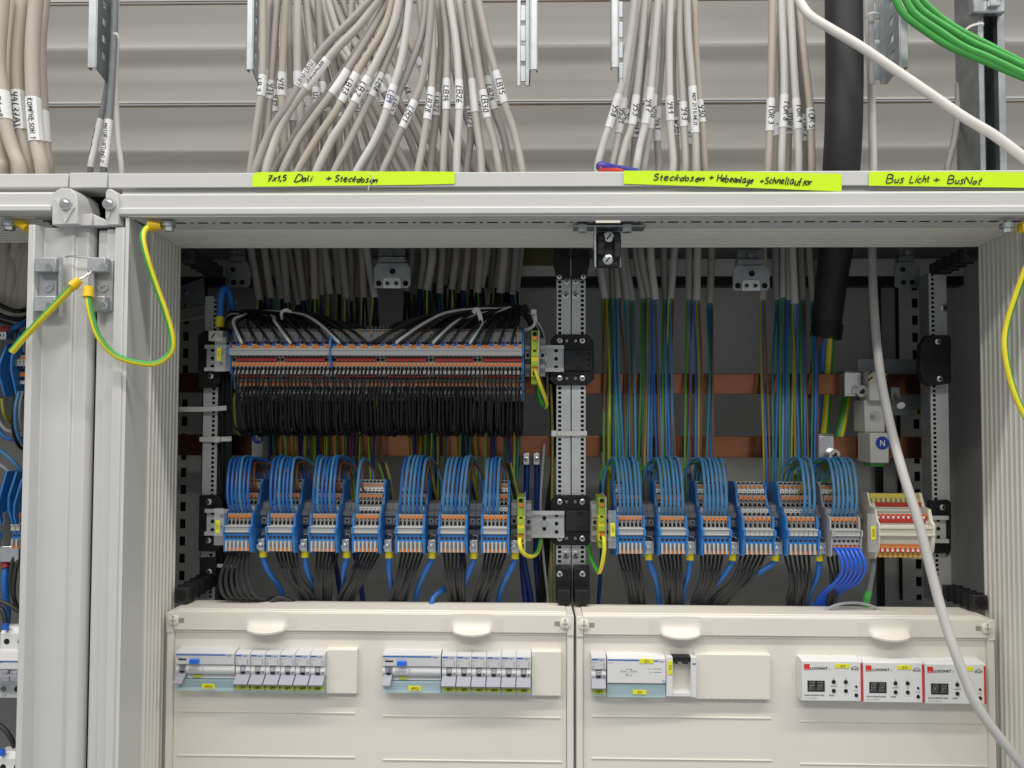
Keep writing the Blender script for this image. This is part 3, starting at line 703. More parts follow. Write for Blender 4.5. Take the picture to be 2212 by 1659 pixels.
# --- bundle over the middle yellow tape, feeding the right-hand field
G2 = 'grey cables over the middle yellow tape'
right = [
 ([(925, -60), (880, 300), (830, 600), (785, 750), (730, 930), (690, 1050), (648, 1240)], (690, 935, 'Y58', dict(phi=.2)), 4, 138, 'fanning out lowest, its tag reading Y58'),
 ([(985, -60), (900, 400), (845, 720), (805, 970), (752, 1240)], (720, 975, 'Y521', {}), 4, 156, 'its tag reading Y521'),
 ([(1005, -60), (950, 400), (870, 760), (850, 1000), (770, 1240)], (780, 930, 'Y2', dict(phi=.3)), 2, 190, 'behind, its tag reading Y2'),
 ([(1000, -60), (962, 400), (935, 660), (900, 910), (855, 1050), (812, 1240)], (660, 915, 'Y53', dict(phi=.3)), 1, 144, 'its tag reading Y53'),
 ([(1030, -60), (980, 450), (940, 830), (922, 1030), (905, 1240)], (830, 1030, 'Y49', {}), 2, 178, 'dark, its low tag reading Y49'),
 ([(1095, -60), (1062, 300), (1035, 640), (995, 905), (955, 1070), (928, 1240)], (640, 910, 'Y47', dict(phi=.1)), 4, 138, 'its tag reading Y47'),
 ([(1105, -60), (1080, 500), (1058, 720), (1030, 940), (1005, 1100), (985, 1240)], (690, 940, 'Y20', dict(phi=.2)), 1, 160, 'its tag reading Y20'),
 ([(1130, -60), (1115, 400), (1087, 780), (1085, 1030), (1095, 1240)], (780, 1032, 'Y41', {}), 0, 182, 'its low tag reading Y41'),
 ([(1182, -60), (1170, 300), (1172, 660), (1178, 920), (1197, 1240)], (665, 917, 'Y44', dict(phi=.2)), 4, 146, 'its tag reading Y44'),
 ([(1200, -60), (1195, 500), (1205, 800), (1222, 1240)], (840, 990, 'W30', dict(phi=.4)), 2, 176, 'hidden behind Y44 with a partly seen tag'),
 ([(1255, -60), (1250, 300), (1270, 700), (1280, 960), (1290, 1240)], (700, 958, 'Y43', dict(phi=.1)), 1, 150, 'its tag reading Y43'),
 ([(1275, -60), (1290, 500), (1312, 900), (1322, 1240)], (860, 1075, 'Y1', dict(phi=.3)), 2, 184, 'dark, between Y43 and the long lettered tag'),
 ([(1298, -60), (1312, 300), (1335, 580), (1360, 970), (1366, 1240)], (580, 972, 'NOT 2/3 (LINE2)', dict(size=7.0)), 1, 140, 'with the long tag NOT 2/3 (LINE2)'),
 ([(1352, -60), (1360, 300), (1385, 690), (1412, 930), (1430, 1240)], (695, 928, 'Y30', dict(phi=.1)), 3, 160, 'beige, its tag reading Y30'),
]
qe = [(1290, 1306, 645), (1306, 1316, 645), (1324, 1326, 644), (1333, 1337, 644), (1342, 1355, 647), (1348, 1366, 649), (1373, 1391, 645), (1384, 1404, 643), (1406, 1416, 647), (1434, 1438, 647), (1458, 1449, 645), (1489, 1489, 647), (1507, 1505, 649), (1537, 1533, 655)]
tgt = [1309, 1322, 1336, 1349, 1360, 1369, 1386, 1400, 1424, 1440, 1452, 1486, 1508, 1534]
RC = [['wire_green', 'wire_brown', 'wire_olive'], ['earth', 'wire_blue'], ['wire_green', 'wire_light', 'wire_teal'], ['wire_light', 'wire_brown'], ['wire_teal', 'wire_light', 'wire_brown'], ['wire_green', 'wire_light'], ['wire_green', 'wire_teal', 'wire_brown'], ['wire_olive', 'wire_light', 'wire_blue'], ['wire_blue', 'wire_brown', 'wire_light'],
      ['wire_green', 'wire_light', 'wire_blue'], ['earth', 'wire_light', 'wire_brown'], ['wire_green', 'wire_light', 'wire_brown'], ['wire_blue', 'wire_olive', 'wire_brown'], ['wire_teal', 'wire_blue', 'wire_brown']]
def straight_cores(e, cs, Ye, tx, yb, spread, rn):
    out = []
    for k, m in enumerate(cs):
        a = (k - (len(cs) - 1) / 2)
        out.append((m, [(e[1] + a * 3.6, e[2] - 4, Ye), (e[1] + a * 5 + rn.uniform(-1, 1), e[2] + 26, Ye - 2), (e[1] * .45 + tx * .55 + a * spread * .7 + rn.uniform(-5, 5), 800, 140 + rn.uniform(-6, 6)), (tx + a * spread + rn.uniform(-1.5, 1.5), 985, 118 + rn.uniform(-6, 6)), (tx + a * spread, yb, 108)]))
    return out
for i, (pts, tg, mi, Y, d) in enumerate(right):
    e = qe[i]; p = [(*Zc(*q), Y) for q in pts]; Ye = 160 + (i * 3 % 4) * 9
    p += [(p[-1][0] * .5 + e[0] * .5, 450, (Y + Ye) / 2), (e[0], 530, Ye), (e[1], e[2], Ye)]
    y0, y1, tx, kw = tg
    cable('pale grey cable over the middle yellow tape, ' + d, p, 5.3, 'jacket%d' % mi, (y0 * .29762, y1 * .29762, tx, kw), G2, straight_cores(e, RC[i], Ye, tgt[i], 1095, 6.0, rn))
# --- door feed cables
G3 = 'cables with door tags beside the black conduit'
tor = [
 ([(1920, -60), (1912, 500), (1908, 720), (1900, 955), (1888, 1240)], (715, 957, 'T\u00d6R 3', {}), 3, 140, 'beige cable with its tag reading T\u00d6R 3', (1649, 1647, 648), 1656, ['wire_olive', 'wire_blue', 'wire_brown']),
 ([(1945, -60), (1958, 760), (1955, 990), (1940, 1240)], (760, 990, 'T', {}), 2, 176, 'brownish cable half hidden, only a letter T on its tag', (1675, 1678, 648), 1672, ['wire_teal', 'wire_blue']),
 ([(1978, -60), (2000, 400), (2005, 690), (1995, 930), (1985, 1240)], (690, 932, 'T\u00d6R 8', dict(phi=.4)), 4, 142, 'white cable with its tag reading T\u00d6R 8', (1693, 1692, 643), 1690, ['wire_green', 'wire_light', 'wire_brown']),
 ([(2025, -60), (2035, 500), (2035, 980), (2030, 1240)], (760, 985, 'T\u00d6R 6', dict(phi=-.1)), 3, 170, 'beige cable squeezed behind, its tag reading T\u00d6R 6', (1704, 1706, 648), 1704, ['wire_blue', 'wire_teal', 'wire_olive']),
 ([(2045, -60), (2070, 400), (2090, 720), (2105, 940), (2110, 1240)], (718, 942, 'T\u00d6R 4', dict(phi=.4)), 4, 142, 'white cable with its tag reading T\u00d6R 4', (1712, 1717, 656), 1722, ['wire_olive', 'wire_light', 'wire_blue']),
 ([(2098, -60), (2130, 500), (2150, 800), (2155, 1030), (2155, 1240)], (805, 1032, 'T\u00d6R 2', {}), 2, 174, 'dark cable with its low tag reading T\u00d6R 2', (1729, 1734, 648), 1740, ['wire_green', 'wire_blue', 'wire_brown']),
 ([(2100, -60), (2150, 400), (2190, 750), (2200, 980), (2205, 1240)], (750, 980, 'T\u00d6R 5', {}), 3, 146, 'beige cable with its tag reading T\u00d6R 5', (1748, 1758, 651), 1760, ['wire_teal', 'wire_blue', 'wire_brown']),
]
for i, (pts, tg, mi, Y, d, e, tx_, cs) in enumerate(tor):
    p = [(*Zc(*q), Y) for q in pts]; Ye = 160 + (i * 3 % 4) * 8
    p += [(p[-1][0] * .5 + e[0] * .5, 450, (Y + Ye) / 2), (e[0], 530, Ye), (e[1], e[2], Ye)]
    y0, y1, tx, kw = tg
    cable(d + ', beside the black conduit', p, 5.3, 'jacket%d' % mi, (y0 * .29762, y1 * .29762, tx, kw), G3, straight_cores(e, cs, Ye, tx_, 1095, 5.6, rn))
# --- thick cables into the neighbouring cabinet
G4 = 'thick beige cables into the neighbouring cabinet'
for pts, tg, r, Y, d in [
 ([(320, -60), (283, 400), (290, 860), (322, 1240), (372, 1490)], (858, 1242, 'KOMPRESOR 1', dict(size=13, phi=.15, flag=9)), 9.6, 40, 'thick beige cable tagged KOMPRESOR 1'),
 ([(385, -60), (348, 400), (362, 850), (385, 1245), (418, 1490)], (925, 1250, '', {}), 8.6, 85, 'thick beige cable half hidden behind the one tagged KOMPRESOR 1'),
 ([(212, -60), (162, 400), (158, 800), (190, 1140), (258, 1490)], (800, 1142, 'Y4(37A)', dict(size=14, phi=.1, flag=8)), 9.8, 50, 'thick beige cable tagged Y4(37A)'),
 ([(110, -60), (70, 350), (60, 800), (110, 1180), (165, 1490)], (840, 1180, 'Y3(32A)', dict(size=13, phi=.5)), 9.2, 105, 'thick beige cable tagged Y3(32A), in the rear row'),
 ([(30, -60), (-10, 500), (20, 800), (50, 1085), (112, 1300), (178, 1490)], (775, 1085, 'OT1/08', dict(size=13, phi=-.2, flag=-4)), 8.8, 30, 'thick beige cable tagged OT1/08, bending outwards'),
 ([(-60, 900), (-30, 1150), (18, 1400), (30, 1490)], None, 8.5, 45, 'thick beige cable just entering at the edge, untagged'),
]:
    p = [(*Za(*q), Y) for q in pts]; e = p[-1]; p += [(e[0] + 2, 460, Y + 20), (e[0] * .6 + 8, 560, 90), (e[0] * .5 + 2, 680, 110)]
    if tg: tg = (tg[0] * .24801, tg[1] * .24801, tg[2], tg[3])
    cable(d, p, r * .92, 'jacket3', tg, G4)
# --- grey motor cables and the thin white one
for pts, tg, r, m, d, Y in [
 ([(985, -60), (965, 250), (940, 700), (885, 1000), (830, 1250), (785, 1500)], (1005, 1478, 'MOTOR LUFTUNG 1', dict(phi=-.9, size=5.4)), 3.9, 'cable_grey', 'dark grey cable, the thinner one with a long white tag, over the joint cap', 128),
 ([(1000, -60), (995, 250), (970, 750), (952, 1010), (930, 1250), (902, 1500)], (1010, 1480, 'MOTOR LUFTUNG 2', dict(size=7.0, phi=-.15)), 4.8, 'cable_grey', 'dark grey cable with the long white tag reading MOTOR LUFTUNG 2', 112),
 ([(1015, -60), (1012, 350), (1006, 750), (1028, 1200), (1058, 1500)], None, 3.9, 'cable_white', 'thin white cable beside the two dark grey motor cables', 140)]:
    p = [(*Za(*q), Y) for q in pts]; e = p[-1]; p += [(e[0] - 2, 470, 150)]
    if tg: tg = (tg[0] * .24801, tg[1] * .24801, tg[2], tg[3])
    cable(d, p, r, m, tg)
def tie(pts, wdt, label, m='nylon', cat='cable tie', thick=1.0):
    w = PP(smooth(pts, 5)); mb = MB()
    v = []
    for i, p in enumerate(w):
        t = (w[min(i + 1, len(w) - 1)] - w[max(0, i - 1)]).normalized(); s_ = Vector((-t.z, 0, t.x)) * wdt / 2
        v += [p + s_, p - s_, p - s_ + Vector((0, thick, 0)), p + s_ + Vector((0, thick, 0))]
    f = []
    for i in range(len(w) - 1):
        for j in range(4): f.append((4 * i + j, 4 * i + (j + 1) % 4, 4 * i + 4 + (j + 1) % 4, 4 * i + 4 + j))
    f += [(0, 3, 2, 1), tuple(4 * (len(w) - 1) + q for q in range(4))]
    mb.add(v, f, m); return tag(mb.build('cable_tie'), label, cat)
tie([(*Za(985, 290), 100), (*Za(1015, 292), 98), (*Za(1030, 320), 99), (*Za(1036, 380), 102)], 3.2, 'pale nylon tie round the dark grey motor cables above the joint cap')
# --- big conduit and its thick conductors
path = [(1822, -20, 96), (1824, 150, 98), (1822, 280, 100), (1817, 372, 110), (1815, 450, 130), (1806, 535, 150), (1797, 600, 158), (1787, 690, 165), (1784, 727, 166)]
t = thing('conduit', 'thick black conduit running down through the cabinet roof near the copper bars', 'conduit', tuple(P(*path[-1])))
rs = [23.5] * 43 ; w = PP(smooth(path, 6)); rs = [24.0 - 4.0 * max(0, min(1, (i - 24) / 18)) for i in range(len(w))]
mb = MB(); mb.tube(w, rs, 24, 'black_soft'); mb.build('hose', t)
mb = MB(); mb.tube([P(1787, 700, 163), P(1783, 730, 163)], 21.5, 22, 'black'); mb.build('end_sleeve', t)
for pts, m, lab in [([(1795, 722, 166), (1790, 800, 172), (1786, 880, 182), (1779, 950, 186)], ['earth_yellow'] * 4 + ['earth_green'] * 4, 'thick yellow and green conductor'),
                    ([(1781, 722, 170), (1775, 800, 178), (1768, 900, 190), (1764, 950, 195)], 'wire_blue', 'thick blue conductor'), ([(1770, 722, 160), (1760, 780, 190), (1754, 860, 205)], 'wire_brown', 'thick brown conductor')]:
    mb = MB(); mb.tube(PP(smooth(pts, 6)), 5.6, 14, m); mb.build('conductor', t)['label'] = lab
# earth bonding conductor between the bars
mb = MB(); mb.tube(PP(smooth([(1816, 812, 188), (1828, 850, 178), (1822, 900, 170), (1812, 948, 165)], 6)), 6.2, 14, ['earth_green'] * 5 + ['earth_yellow'] * 3)
tag(mb.build('earth_conductor'), 'thick short green and yellow conductor crossing between the two copper bars', 'conductor')
# --- white diagonal cable, grey hanging cable, green cables
cable('smooth white cable running diagonally in front of the black conduit and strut channel', [(*Zd(x, y), Y) for x, y, Y in [(300, -40, 70), (335, 40, 65), (410, 135, 55), (560, 230, 45), (820, 385, 30), (1100, 575, 20), (1400, 780, 10), (1700, 985, 0), (1950, 1135, -5), (2160, 1290, -10), (2300, 1400, -10)]], 5.9, 'cable_white')
mb = cable('long grey cable hanging from the roof in front of the red and yellow terminal block', [(1874, -20, 160), (1880, 130, 155), (1883, 230, 150), (1886, 370, 140), (1884, 535, 120), (1888, 660, 90), (1899, 790, 50), (1920, 905, 15), (1950, 1020, -10), (1985, 1130, -25), (2013, 1240, -35), (2040, 1340, -45), (2075, 1440, -55), (2120, 1540, -60), (2215, 1662, -60), (2260, 1720, -60)], 5.4, 'jacket4')
for k, (pts, d) in enumerate([([(1100, -60), (1200, 120), (1400, 275), (1600, 400), (1850, 505), (2212, 655), (2400, 740)], 'lowest of the loop'), ([(1180, -60), (1290, 115), (1500, 265), (1700, 395), (1900, 480), (2212, 625), (2400, 700)], 'second from the underside'),
                              ([(1240, -60), (1360, 95), (1560, 230), (1760, 350), (1960, 440), (2212, 560), (2400, 650)], 'third from the underside'), ([(1300, -60), (1450, 100), (1650, 245), (1900, 375), (2212, 535), (2400, 620)], 'topmost of the loop')]):
    cable('bright green bus cable crossing the strut channel, ' + d, [(*Zd(*q), 30 + k * 9 - (12 if k == 1 else 0)) for q in pts], 4.3, 'cable_green', None, 'green bus cables crossing the strut channel')
cable('grey cable rising behind the strut channel beside its clamp side', [(*Zd(1560, 1500), 185), (*Zd(1568, 1400), 185), (*Zd(1620, 1200), 190), (*Zd(1648, 1000), 195), (*Zd(1660, 700), 200)], 4.6, 'jacket2')
tie([(*Zd(1655, 320), 128), (*Zd(1680, 290), 126), (*Zd(1760, 220), 124), (*Zd(1860, 195), 125), (*Zd(1862, 215), 126)], 3.0, 'white nylon tie looped round the edge of the strut channel')
tie([(*Zd(878, 150), 112), (*Zd(905, 115), 110), (*Zd(960, 105), 112), (*Zd(990, 120), 115)], 3.2, 'pale nylon tie through a hole of the profile beside the black conduit')
mb = MB(); mb.tube(PP(smooth([(798, 372, -99), (806, 383, -99), (798, 400, -98), (795, 412, -99)], 5)), 0.35, 5, 'paper'); tag(mb.build('loose_thread'), 'tiny white thread stuck across the first yellow tape', 'thread')

# ------------------------------------------------------------------ hand-lettered yellow tapes on the lid
def tape(poly, words_, label):
    Y = -97.2
    v = [P(x, y, Y) for x, y in poly]; n = len(v)
    mb = MB(); v2 = [p + Vector((0, 0.35, 0)) for p in v]
    mb.add(v + v2, [tuple(range(n)), tuple(range(2 * n - 1, n - 1, -1))] + [(i, n + i, n + (i + 1) % n, (i + 1) % n) for i in range(n)], 'tape')
    o = tag(mb.build('yellow_tape'), label, 'tape', 'yellow lettered tapes on the lid')
    mb = MB()
    for s, px, py, hpx, wpx, rot in words_:
        strokes, wd = hand(s, narrow=0.85, slant=0.25, jit=1.4, seed=len(s))
        h = hpx * 0.86 / SC(Y); kx = wpx / SC(Y) / (wd * h); c = P(px, py, Y - 0.25)
        pen_draw(mb, strokes, lambda a, b: (c.x + (a * math.cos(rot) * kx - b * math.sin(rot)) * h, Y - 0.25, c.z + (a * kx * math.sin(rot) + b * math.cos(rot)) * h), 0.62, 'ink')
    mb.build('lettering', o)
Zt = Zb
tape([(545, 383), (548, 375), (553, 372), (600, 371.5), (660, 370.5), (780, 369.5), (820, 370.5), (900, 370), (982, 371), (982, 397), (900, 399), (545, 403.5)],
     [('7x1,5', 597, 385, 15, 42, 0.04), ('Dali', 653, 385, 16, 38, 0), ('+', 709, 385, 12, 12, 0), ('Steckdosen', 768, 387, 15, 92, -0.03)], 'bright yellow tape hand lettered 7x1,5 Dali and Steckdosen on the lid')
tape([(1347, 368.5), (1600, 370), (1818, 375.5), (1818, 413.5), (1600, 405), (1347, 397)],
     [('Steckdosen', 1465, 384, 15, 108, -0.02), ('+', 1536, 383, 11, 10, 0), ('Hebeanlage', 1587, 387, 16, 76, -0.06), ('+', 1645, 391, 9, 8, 0), ('Schnellauftor', 1702, 391, 17, 100, -0.05)], 'longest bright yellow tape, hand lettered with three words joined by plus signs')
tape([(1877, 370.5), (2000, 370), (2215, 372), (2300, 372), (2300, 407), (2215, 405.5), (1877, 401)],
     [('Bus', 1932, 387, 19, 35, 0), ('Licht', 1985, 387, 18, 42, 0.02), ('+', 2022, 388, 13, 13, 0), ('Bus', 2063, 389, 18, 32, -0.04), ('Not', 2100, 391, 16, 34, -0.04)], 'bright yellow tape hand lettered Bus Licht and Bus Not near the strut')
# tool handle lying on the lid
t = thing('tool_handle', 'dark blue and red screwdriver handle lying on the lid beside the middle tape', 'screwdriver', tuple(P(1320, 370, -10)))
w = PP(smooth([(1290, 359, -20), (1310, 361, -15), (1335, 365, -5), (1375, 372, 10)], 6))
rs = [3.5, 5.5, 6.2, 6.4, 6.2, 6.0, 5.7, 5.4, 5.2, 5.0] + [4.8] * 20
mb = MB(); mb.tube(w, rs[:len(w)], 14, 'knife_blue'); mb.build('grip', t)
mb = MB(); mb.tube([p + Vector((0, -1.5, -2.8)) for p in w[1:14]], 3.9, 12, 'knife_red'); mb.build('soft_insert', t)
# ------------------------------------------------------------------ copper bars and their holders
def pbox(mb, x0, x1, y0, y1, Ya, Yb, m):
    xs = sorted((P(x0, (y0 + y1) / 2, Ya).x, P(x1, (y0 + y1) / 2, Ya).x)); xm = (x0 + x1) / 2
    zs = sorted((P(xm, y0, Ya).z, P(xm, y1, Ya).z))
    mb.box(xs[0], xs[1], Ya, Yb, zs[0], zs[1], m)
def screw(mb, px, py, Y, r, m='zinc', slot='x', seg=14):
    c = P(px, py, Y)
    mb.tube([c, c + Vector((0, -1.2, 0)), c + Vector((0, -1.8, 0))], [r, r * 0.95, r * 0.6], seg, m)
    k = r * 0.62
    for a in ((0.4, 1.97) if slot == 'x' else (0.9,)):
        d = Vector((math.cos(a) * k, 0, math.sin(a) * k)); n = Vector((-math.sin(a), 0, math.cos(a))) * r * 0.13
        y = Vector((0, -2.0, 0)); mb.add([c + d + n + y, c + d - n + y, c - d - n + y, c - d + n + y], [(0, 1, 2, 3)], 'black')
for py0, py1, lb in ((806.5, 850.5, 'upper'), (941, 987, 'lower')):
    mb = MB(); pbox(mb, 384, 2003, py0, py1, 148, 153, 'copper')
    tag(mb.build('copper_busbar', bevel=0.8), 'long flat copper busbar, the %s of the two crossing the whole cabinet' % lb, 'busbar', 'copper busbars across the cabinet')
# bar support on the right: steel plate, plastic holder with the N disc
mb = MB(); pbox(mb, 1853, 2000, 776, 897, 160, 163, 'galv_dark'); o = tag(mb.build('support_plate'), 'grey steel plate with brass screws behind the white busbar holder', 'plate')
for a, b, m in ((1905, 805, 'zinc'), (1981, 808, 'brass'), (1983, 889, 'brass')):
    mb = MB(); screw(mb, a, b, 159.8, 4.6, m); mb.build('screw', o)
h = thing('busbar_holder', 'white plastic busbar holder with a blue N disc beside the long grey cable', 'busbar holder', tuple(P(1890, 1000, 120)))
mb = MB(); pbox(mb, 1878, 1914, 802, 866, 112, 146, 'white_dim'); mb.build('upper_claw', h, bevel=1.5)
mb = MB(); pbox(mb, 1868, 1912, 864, 934, 122, 158, 'white_dim'); b = mb.build('middle_body', h, bevel=1.5)
mb = MB(); c = P(1890, 899, 121.8); mb.tube([c, c + Vector((0, -0.4, 0))], 7.6, 20, 'term_grey'); c2 = c + Vector((-3.5, -0.5, -1.2)); mb.tube([c2, c2 + Vector((0, -0.3, 0))], 3.4, 12, 'galv_dark'); mb.build('screw_recess', b)
mb = MB(); pbox(mb, 1880, 1921, 935, 1001, 106, 146, 'white_dim'); lc = mb.build('lower_claw', h, bevel=1.8)
mb = MB(); c = P(1906, 957, 105.7); mb.tube([c, c + Vector((0, -0.3, 0))], 8.8, 28, 'n_blue'); d = mb.build('disc', lc)
mb = MB(); mb.flat_text('N', c.x, c.y - 0.5, c.z, 11.5, 'paper', 0.85); mb.build('lettering', d)
mb = MB(); pbox(mb, 1880, 1908, 1001, 1008, 118, 140, 'cable_green'); mb.build('latch', h)
mb = MB()
for dx in (-14, 16):
    for k in range(4):
        c = P(1894 + dx, 818, 111.6); mb.tube([c + Vector((-3, 0, -6 + k * 4)), c + Vector((3, 0, -2 + k * 4))], 0.9, 5, 'ink' if k % 2 else 'sleeve_yellow')
mb.build('hazard_mark', h)
h = thing('busbar_holder', 'white busbar holder with a half seen blue N disc under the black wire loops', 'busbar holder', tuple(P(556, 990, 120)))
mb = MB(); pbox(mb, 543, 567, 930, 988, 112, 146, 'white_dim'); b = mb.build('claw', h, bevel=1.5)
mb = MB(); c = P(557, 946, 111.7); mb.tube([c, c + Vector((0, -0.3, 0))], 8.2, 26, 'n_blue'); d = mb.build('disc', b)
mb = MB(); mb.flat_text('N', c.x + 0.6, c.y - 0.5, c.z, 11, 'paper', 0.85); mb.build('lettering', d)
# busbar clamps
for px, py, lb in ((1847, 830, 'on the upper copper bar beside the hazard marked holder'), (1788, 967, 'on the lower copper bar over the right wire loops')):
    t = thing('busbar_clamp', 'steel conductor clamp with socket screw, ' + lb, 'clamp', tuple(P(px, py + 25, 140)))
    mb = MB(); pbox(mb, px - 22, px + 14, py - 26, py + 26, 128, 131, 'zinc'); pbox(mb, px - 24, px - 19, py - 24, py + 28, 131, 165, 'galv_dark'); pbox(mb, px - 22, px + 14, py - 30, py - 26, 131, 165, 'galv_dark'); mb.build('saddle', t, bevel=0.8)
    mb = MB(); c = P(px + 6, py + 13, 128); mb.cyl(c, (1.5, -10, -1.5), 8.2, 'zinc', 20); mb.cyl(c + Vector((1.5, -10.2, -1.5)), (0, -0.2, 0), 4.2, 'black', 6); mb.build('socket_screw', t)
t = thing('hanging_bolt', 'loose zinc bolt poking out below the hazard marks of the busbar holder', 'bolt', tuple(P(1940, 880, 130)))
mb = MB(); pbox(mb, 1925, 1944, 836, 862, 132, 146, 'galv_dark'); mb.build('nut_block', t, bevel=0.6)
mb = MB(); a = P(1932, 852, 132); b = P(1944, 872, 110); mb.tube([a, b], 2.6, 10, 'zinc'); mb.tube([b, b + (b - a).normalized() * 5], 5.2, 14, 'zinc'); mb.build('shank', t)
# small bar terminals
for px, cab_ in ((1137, 'wire_navy'), (1159, 'wire_navy'), (1306, 'wire_navy')):
    t = thing('bar_terminal', {1137: 'steel bar clamp left of its twin, dark blue wire below', 1159: 'steel bar clamp nearest the perforated double post, dark blue wire below', 1306: 'dim steel bar clamp half behind the first green wires of the right field'}[px], 'bar clamp', tuple(P(px, 1005, 140)))
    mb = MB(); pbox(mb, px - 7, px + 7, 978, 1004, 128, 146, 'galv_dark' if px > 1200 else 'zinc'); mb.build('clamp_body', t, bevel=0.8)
    mb = MB(); screw(mb, px, 992, 127.8, 3.6, 'zinc'); mb.build('screw', t)
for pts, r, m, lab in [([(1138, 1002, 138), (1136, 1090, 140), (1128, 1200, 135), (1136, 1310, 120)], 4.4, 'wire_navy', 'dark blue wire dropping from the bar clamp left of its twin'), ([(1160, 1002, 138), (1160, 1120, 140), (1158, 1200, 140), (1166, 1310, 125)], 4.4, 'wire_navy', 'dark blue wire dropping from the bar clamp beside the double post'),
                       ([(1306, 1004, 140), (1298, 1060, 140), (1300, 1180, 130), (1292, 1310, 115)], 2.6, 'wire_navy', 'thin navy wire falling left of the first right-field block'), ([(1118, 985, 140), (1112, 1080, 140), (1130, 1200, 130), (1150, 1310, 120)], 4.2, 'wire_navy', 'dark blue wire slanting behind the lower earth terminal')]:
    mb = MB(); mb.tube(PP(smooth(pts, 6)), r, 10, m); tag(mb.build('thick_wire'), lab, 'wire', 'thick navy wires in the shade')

# ------------------------------------------------------------------ perforated profile posts, black brackets
def post(px0, px1, Y, pya, pyb, hole_px, label, group=None, bright=None):
    t = thing('perforated_post', label, 'perforated post', tuple(P((px0 + px1) / 2, pyb, Y)), group)
    xa, xb = P(px0, 950, Y).x, P(px1, 950, Y).x; xh = P(hole_px, 950, Y).x
    za, zb = P(px0, pya, Y).z, P(px0, pyb, Y).z
    mb = MB(); h0, h1 = xh - 2.1, xh + 2.1
    a0, a1 = (xa, h0), (h1, xb)
    for u, v in (a0, a1):
        if v > u: mb.box(u, v, Y, Y + 1.6, zb, za, 'rail_steel')
    z = za - 4
    while z > zb + 3:
        mb.box(h0, h1, Y, Y + 1.6, max(zb, z - 2.6), z, 'rail_steel'); z -= 6.2
    mb.box(xa, xa + 1.4, Y + 1.6, Y + 26, zb, za, 'galv_dark'); mb.box(xb - 1.4, xb, Y + 1.6, Y + 26, zb, za, 'galv_dark'); mb.box(xa + 1.4, xb - 1.4, Y + 24, Y + 26, zb, za, 'void')
    mb.build('perforated_web', t); return t
pA = post(1202, 1232.5, 96, 596, 1300, 1209, 'bright perforated steel post, the left one of the close pair between the fields', 'perforated posts')
pB = post(1235, 1265, 96, 596, 1300, 1258, 'bright perforated steel post, the right one of the close pair between the fields', 'perforated posts')
pC = post(438, 469, 100, 640, 1300, 460, 'dim perforated steel post at the outer side of the left field', 'perforated posts')
pD = post(2012, 2050, 100, 590, 1300, 2020, 'dim perforated steel post at the outer side of the right field', 'perforated posts')
for t, xs in ((pA, (1222, 638)), (pB, (1243, 638)), (pA, (1222, 1198)), (pB, (1243, 1198)), (pC, (450, 1178)), (pD, (2044, 1192)), (pD, (2040, 665))):
    mb = MB(); screw(mb, xs[0], xs[1], 95.5 if xs[0] > 1000 and xs[0] < 1500 else 99.5, 5.2); mb.build('mounting_screw', t)
def bracket(poly, Y, th, label, screws=(), name='black_bracket', hole=(), relief=None):
    t = thing(name, label, 'bracket', tuple(P(poly[0][0], poly[0][1], Y)))
    mb = MB(); mb.prism([(P(x, y, Y).x, P(x, y, Y).z) for x, y in poly], 'y', Y, Y + th, 'black'); b = mb.build('plate', t, bevel=1.0)
    if screws:
        for x, y, r, m in screws:
            mb = MB(); screw(mb, x, y, Y - 0.2, r, m); mb.build('screw', t)
    if relief:
        mb = MB(); rx, ry = relief; pbox(mb, rx, rx + 60, ry - 21, ry + 23, Y - 4, Y - 0.2, 'black_soft'); rb = mb.build('raised_block', t, bevel=0.8)
        mb = MB()
        for q in (-13, 0, 13): c = P(rx + 53, ry + q, Y - 4.1); mb.tube([c, c + Vector((0, -0.2, 0))], 1.9, 10, 'void')
        pbox(mb, rx + 24, rx + 38, ry - 18, ry - 12, Y - 4.4, Y - 4.1, 'black'); pbox(mb, rx + 24, rx + 38, ry + 14, ry + 20, Y - 4.4, Y - 4.1, 'black'); mb.build('hole', rb)
    for x, y, r in hole:
        mb = MB(); c = P(x, y, Y - 0.1); mb.tube([c, c + Vector((0, -0.3, 0))], r, 16, 'void'); mb.build('socket', t)
    return t
for (y0, y1, lb) in ((722, 832, 'upper'), (1070, 1178, 'lower')):
    m = (y0 + y1) / 2; e = 22 if lb == 'upper' else 26
    s = [(x, y, 3.8 if i in (0, 3) else 2.2, 'zinc') for y in (y0 + 14, y1 - 15) for i, x in enumerate((1209, 1224, 1243, 1258))]
    bracket([(1190, y0 + 12), (1200, y0), (1268, y0), (1282, y0 + 14), (1284, y1 - 14), (1268, y1), (1200, y1), (1186, y1 - 12)], 88, 7, 'black plastic coupling bracket with small screws across the double post, the %s one' % lb, s, relief=(1219 if lb == 'upper' else 1222, m))
bracket([(1198, 538), (1231, 537), (1232, 600), (1204, 602), (1200, 586), (1196, 570)], 80, 14, 'black plastic top bracket on the left half of the double post', [(1208, 598, 3.6, 'zinc'), (1224, 609, 3.6, 'zinc')], hole=[(1218, 549, 5.6)])
bracket([(1236, 537), (1274, 538), (1274, 570), (1270, 586), (1268, 602), (1236, 600)], 80, 14, 'black plastic top bracket on the right half of the double post', [(1260, 598, 3.6, 'zinc'), (1243, 609, 3.6, 'zinc')], hole=[(1261, 549, 5.6)])
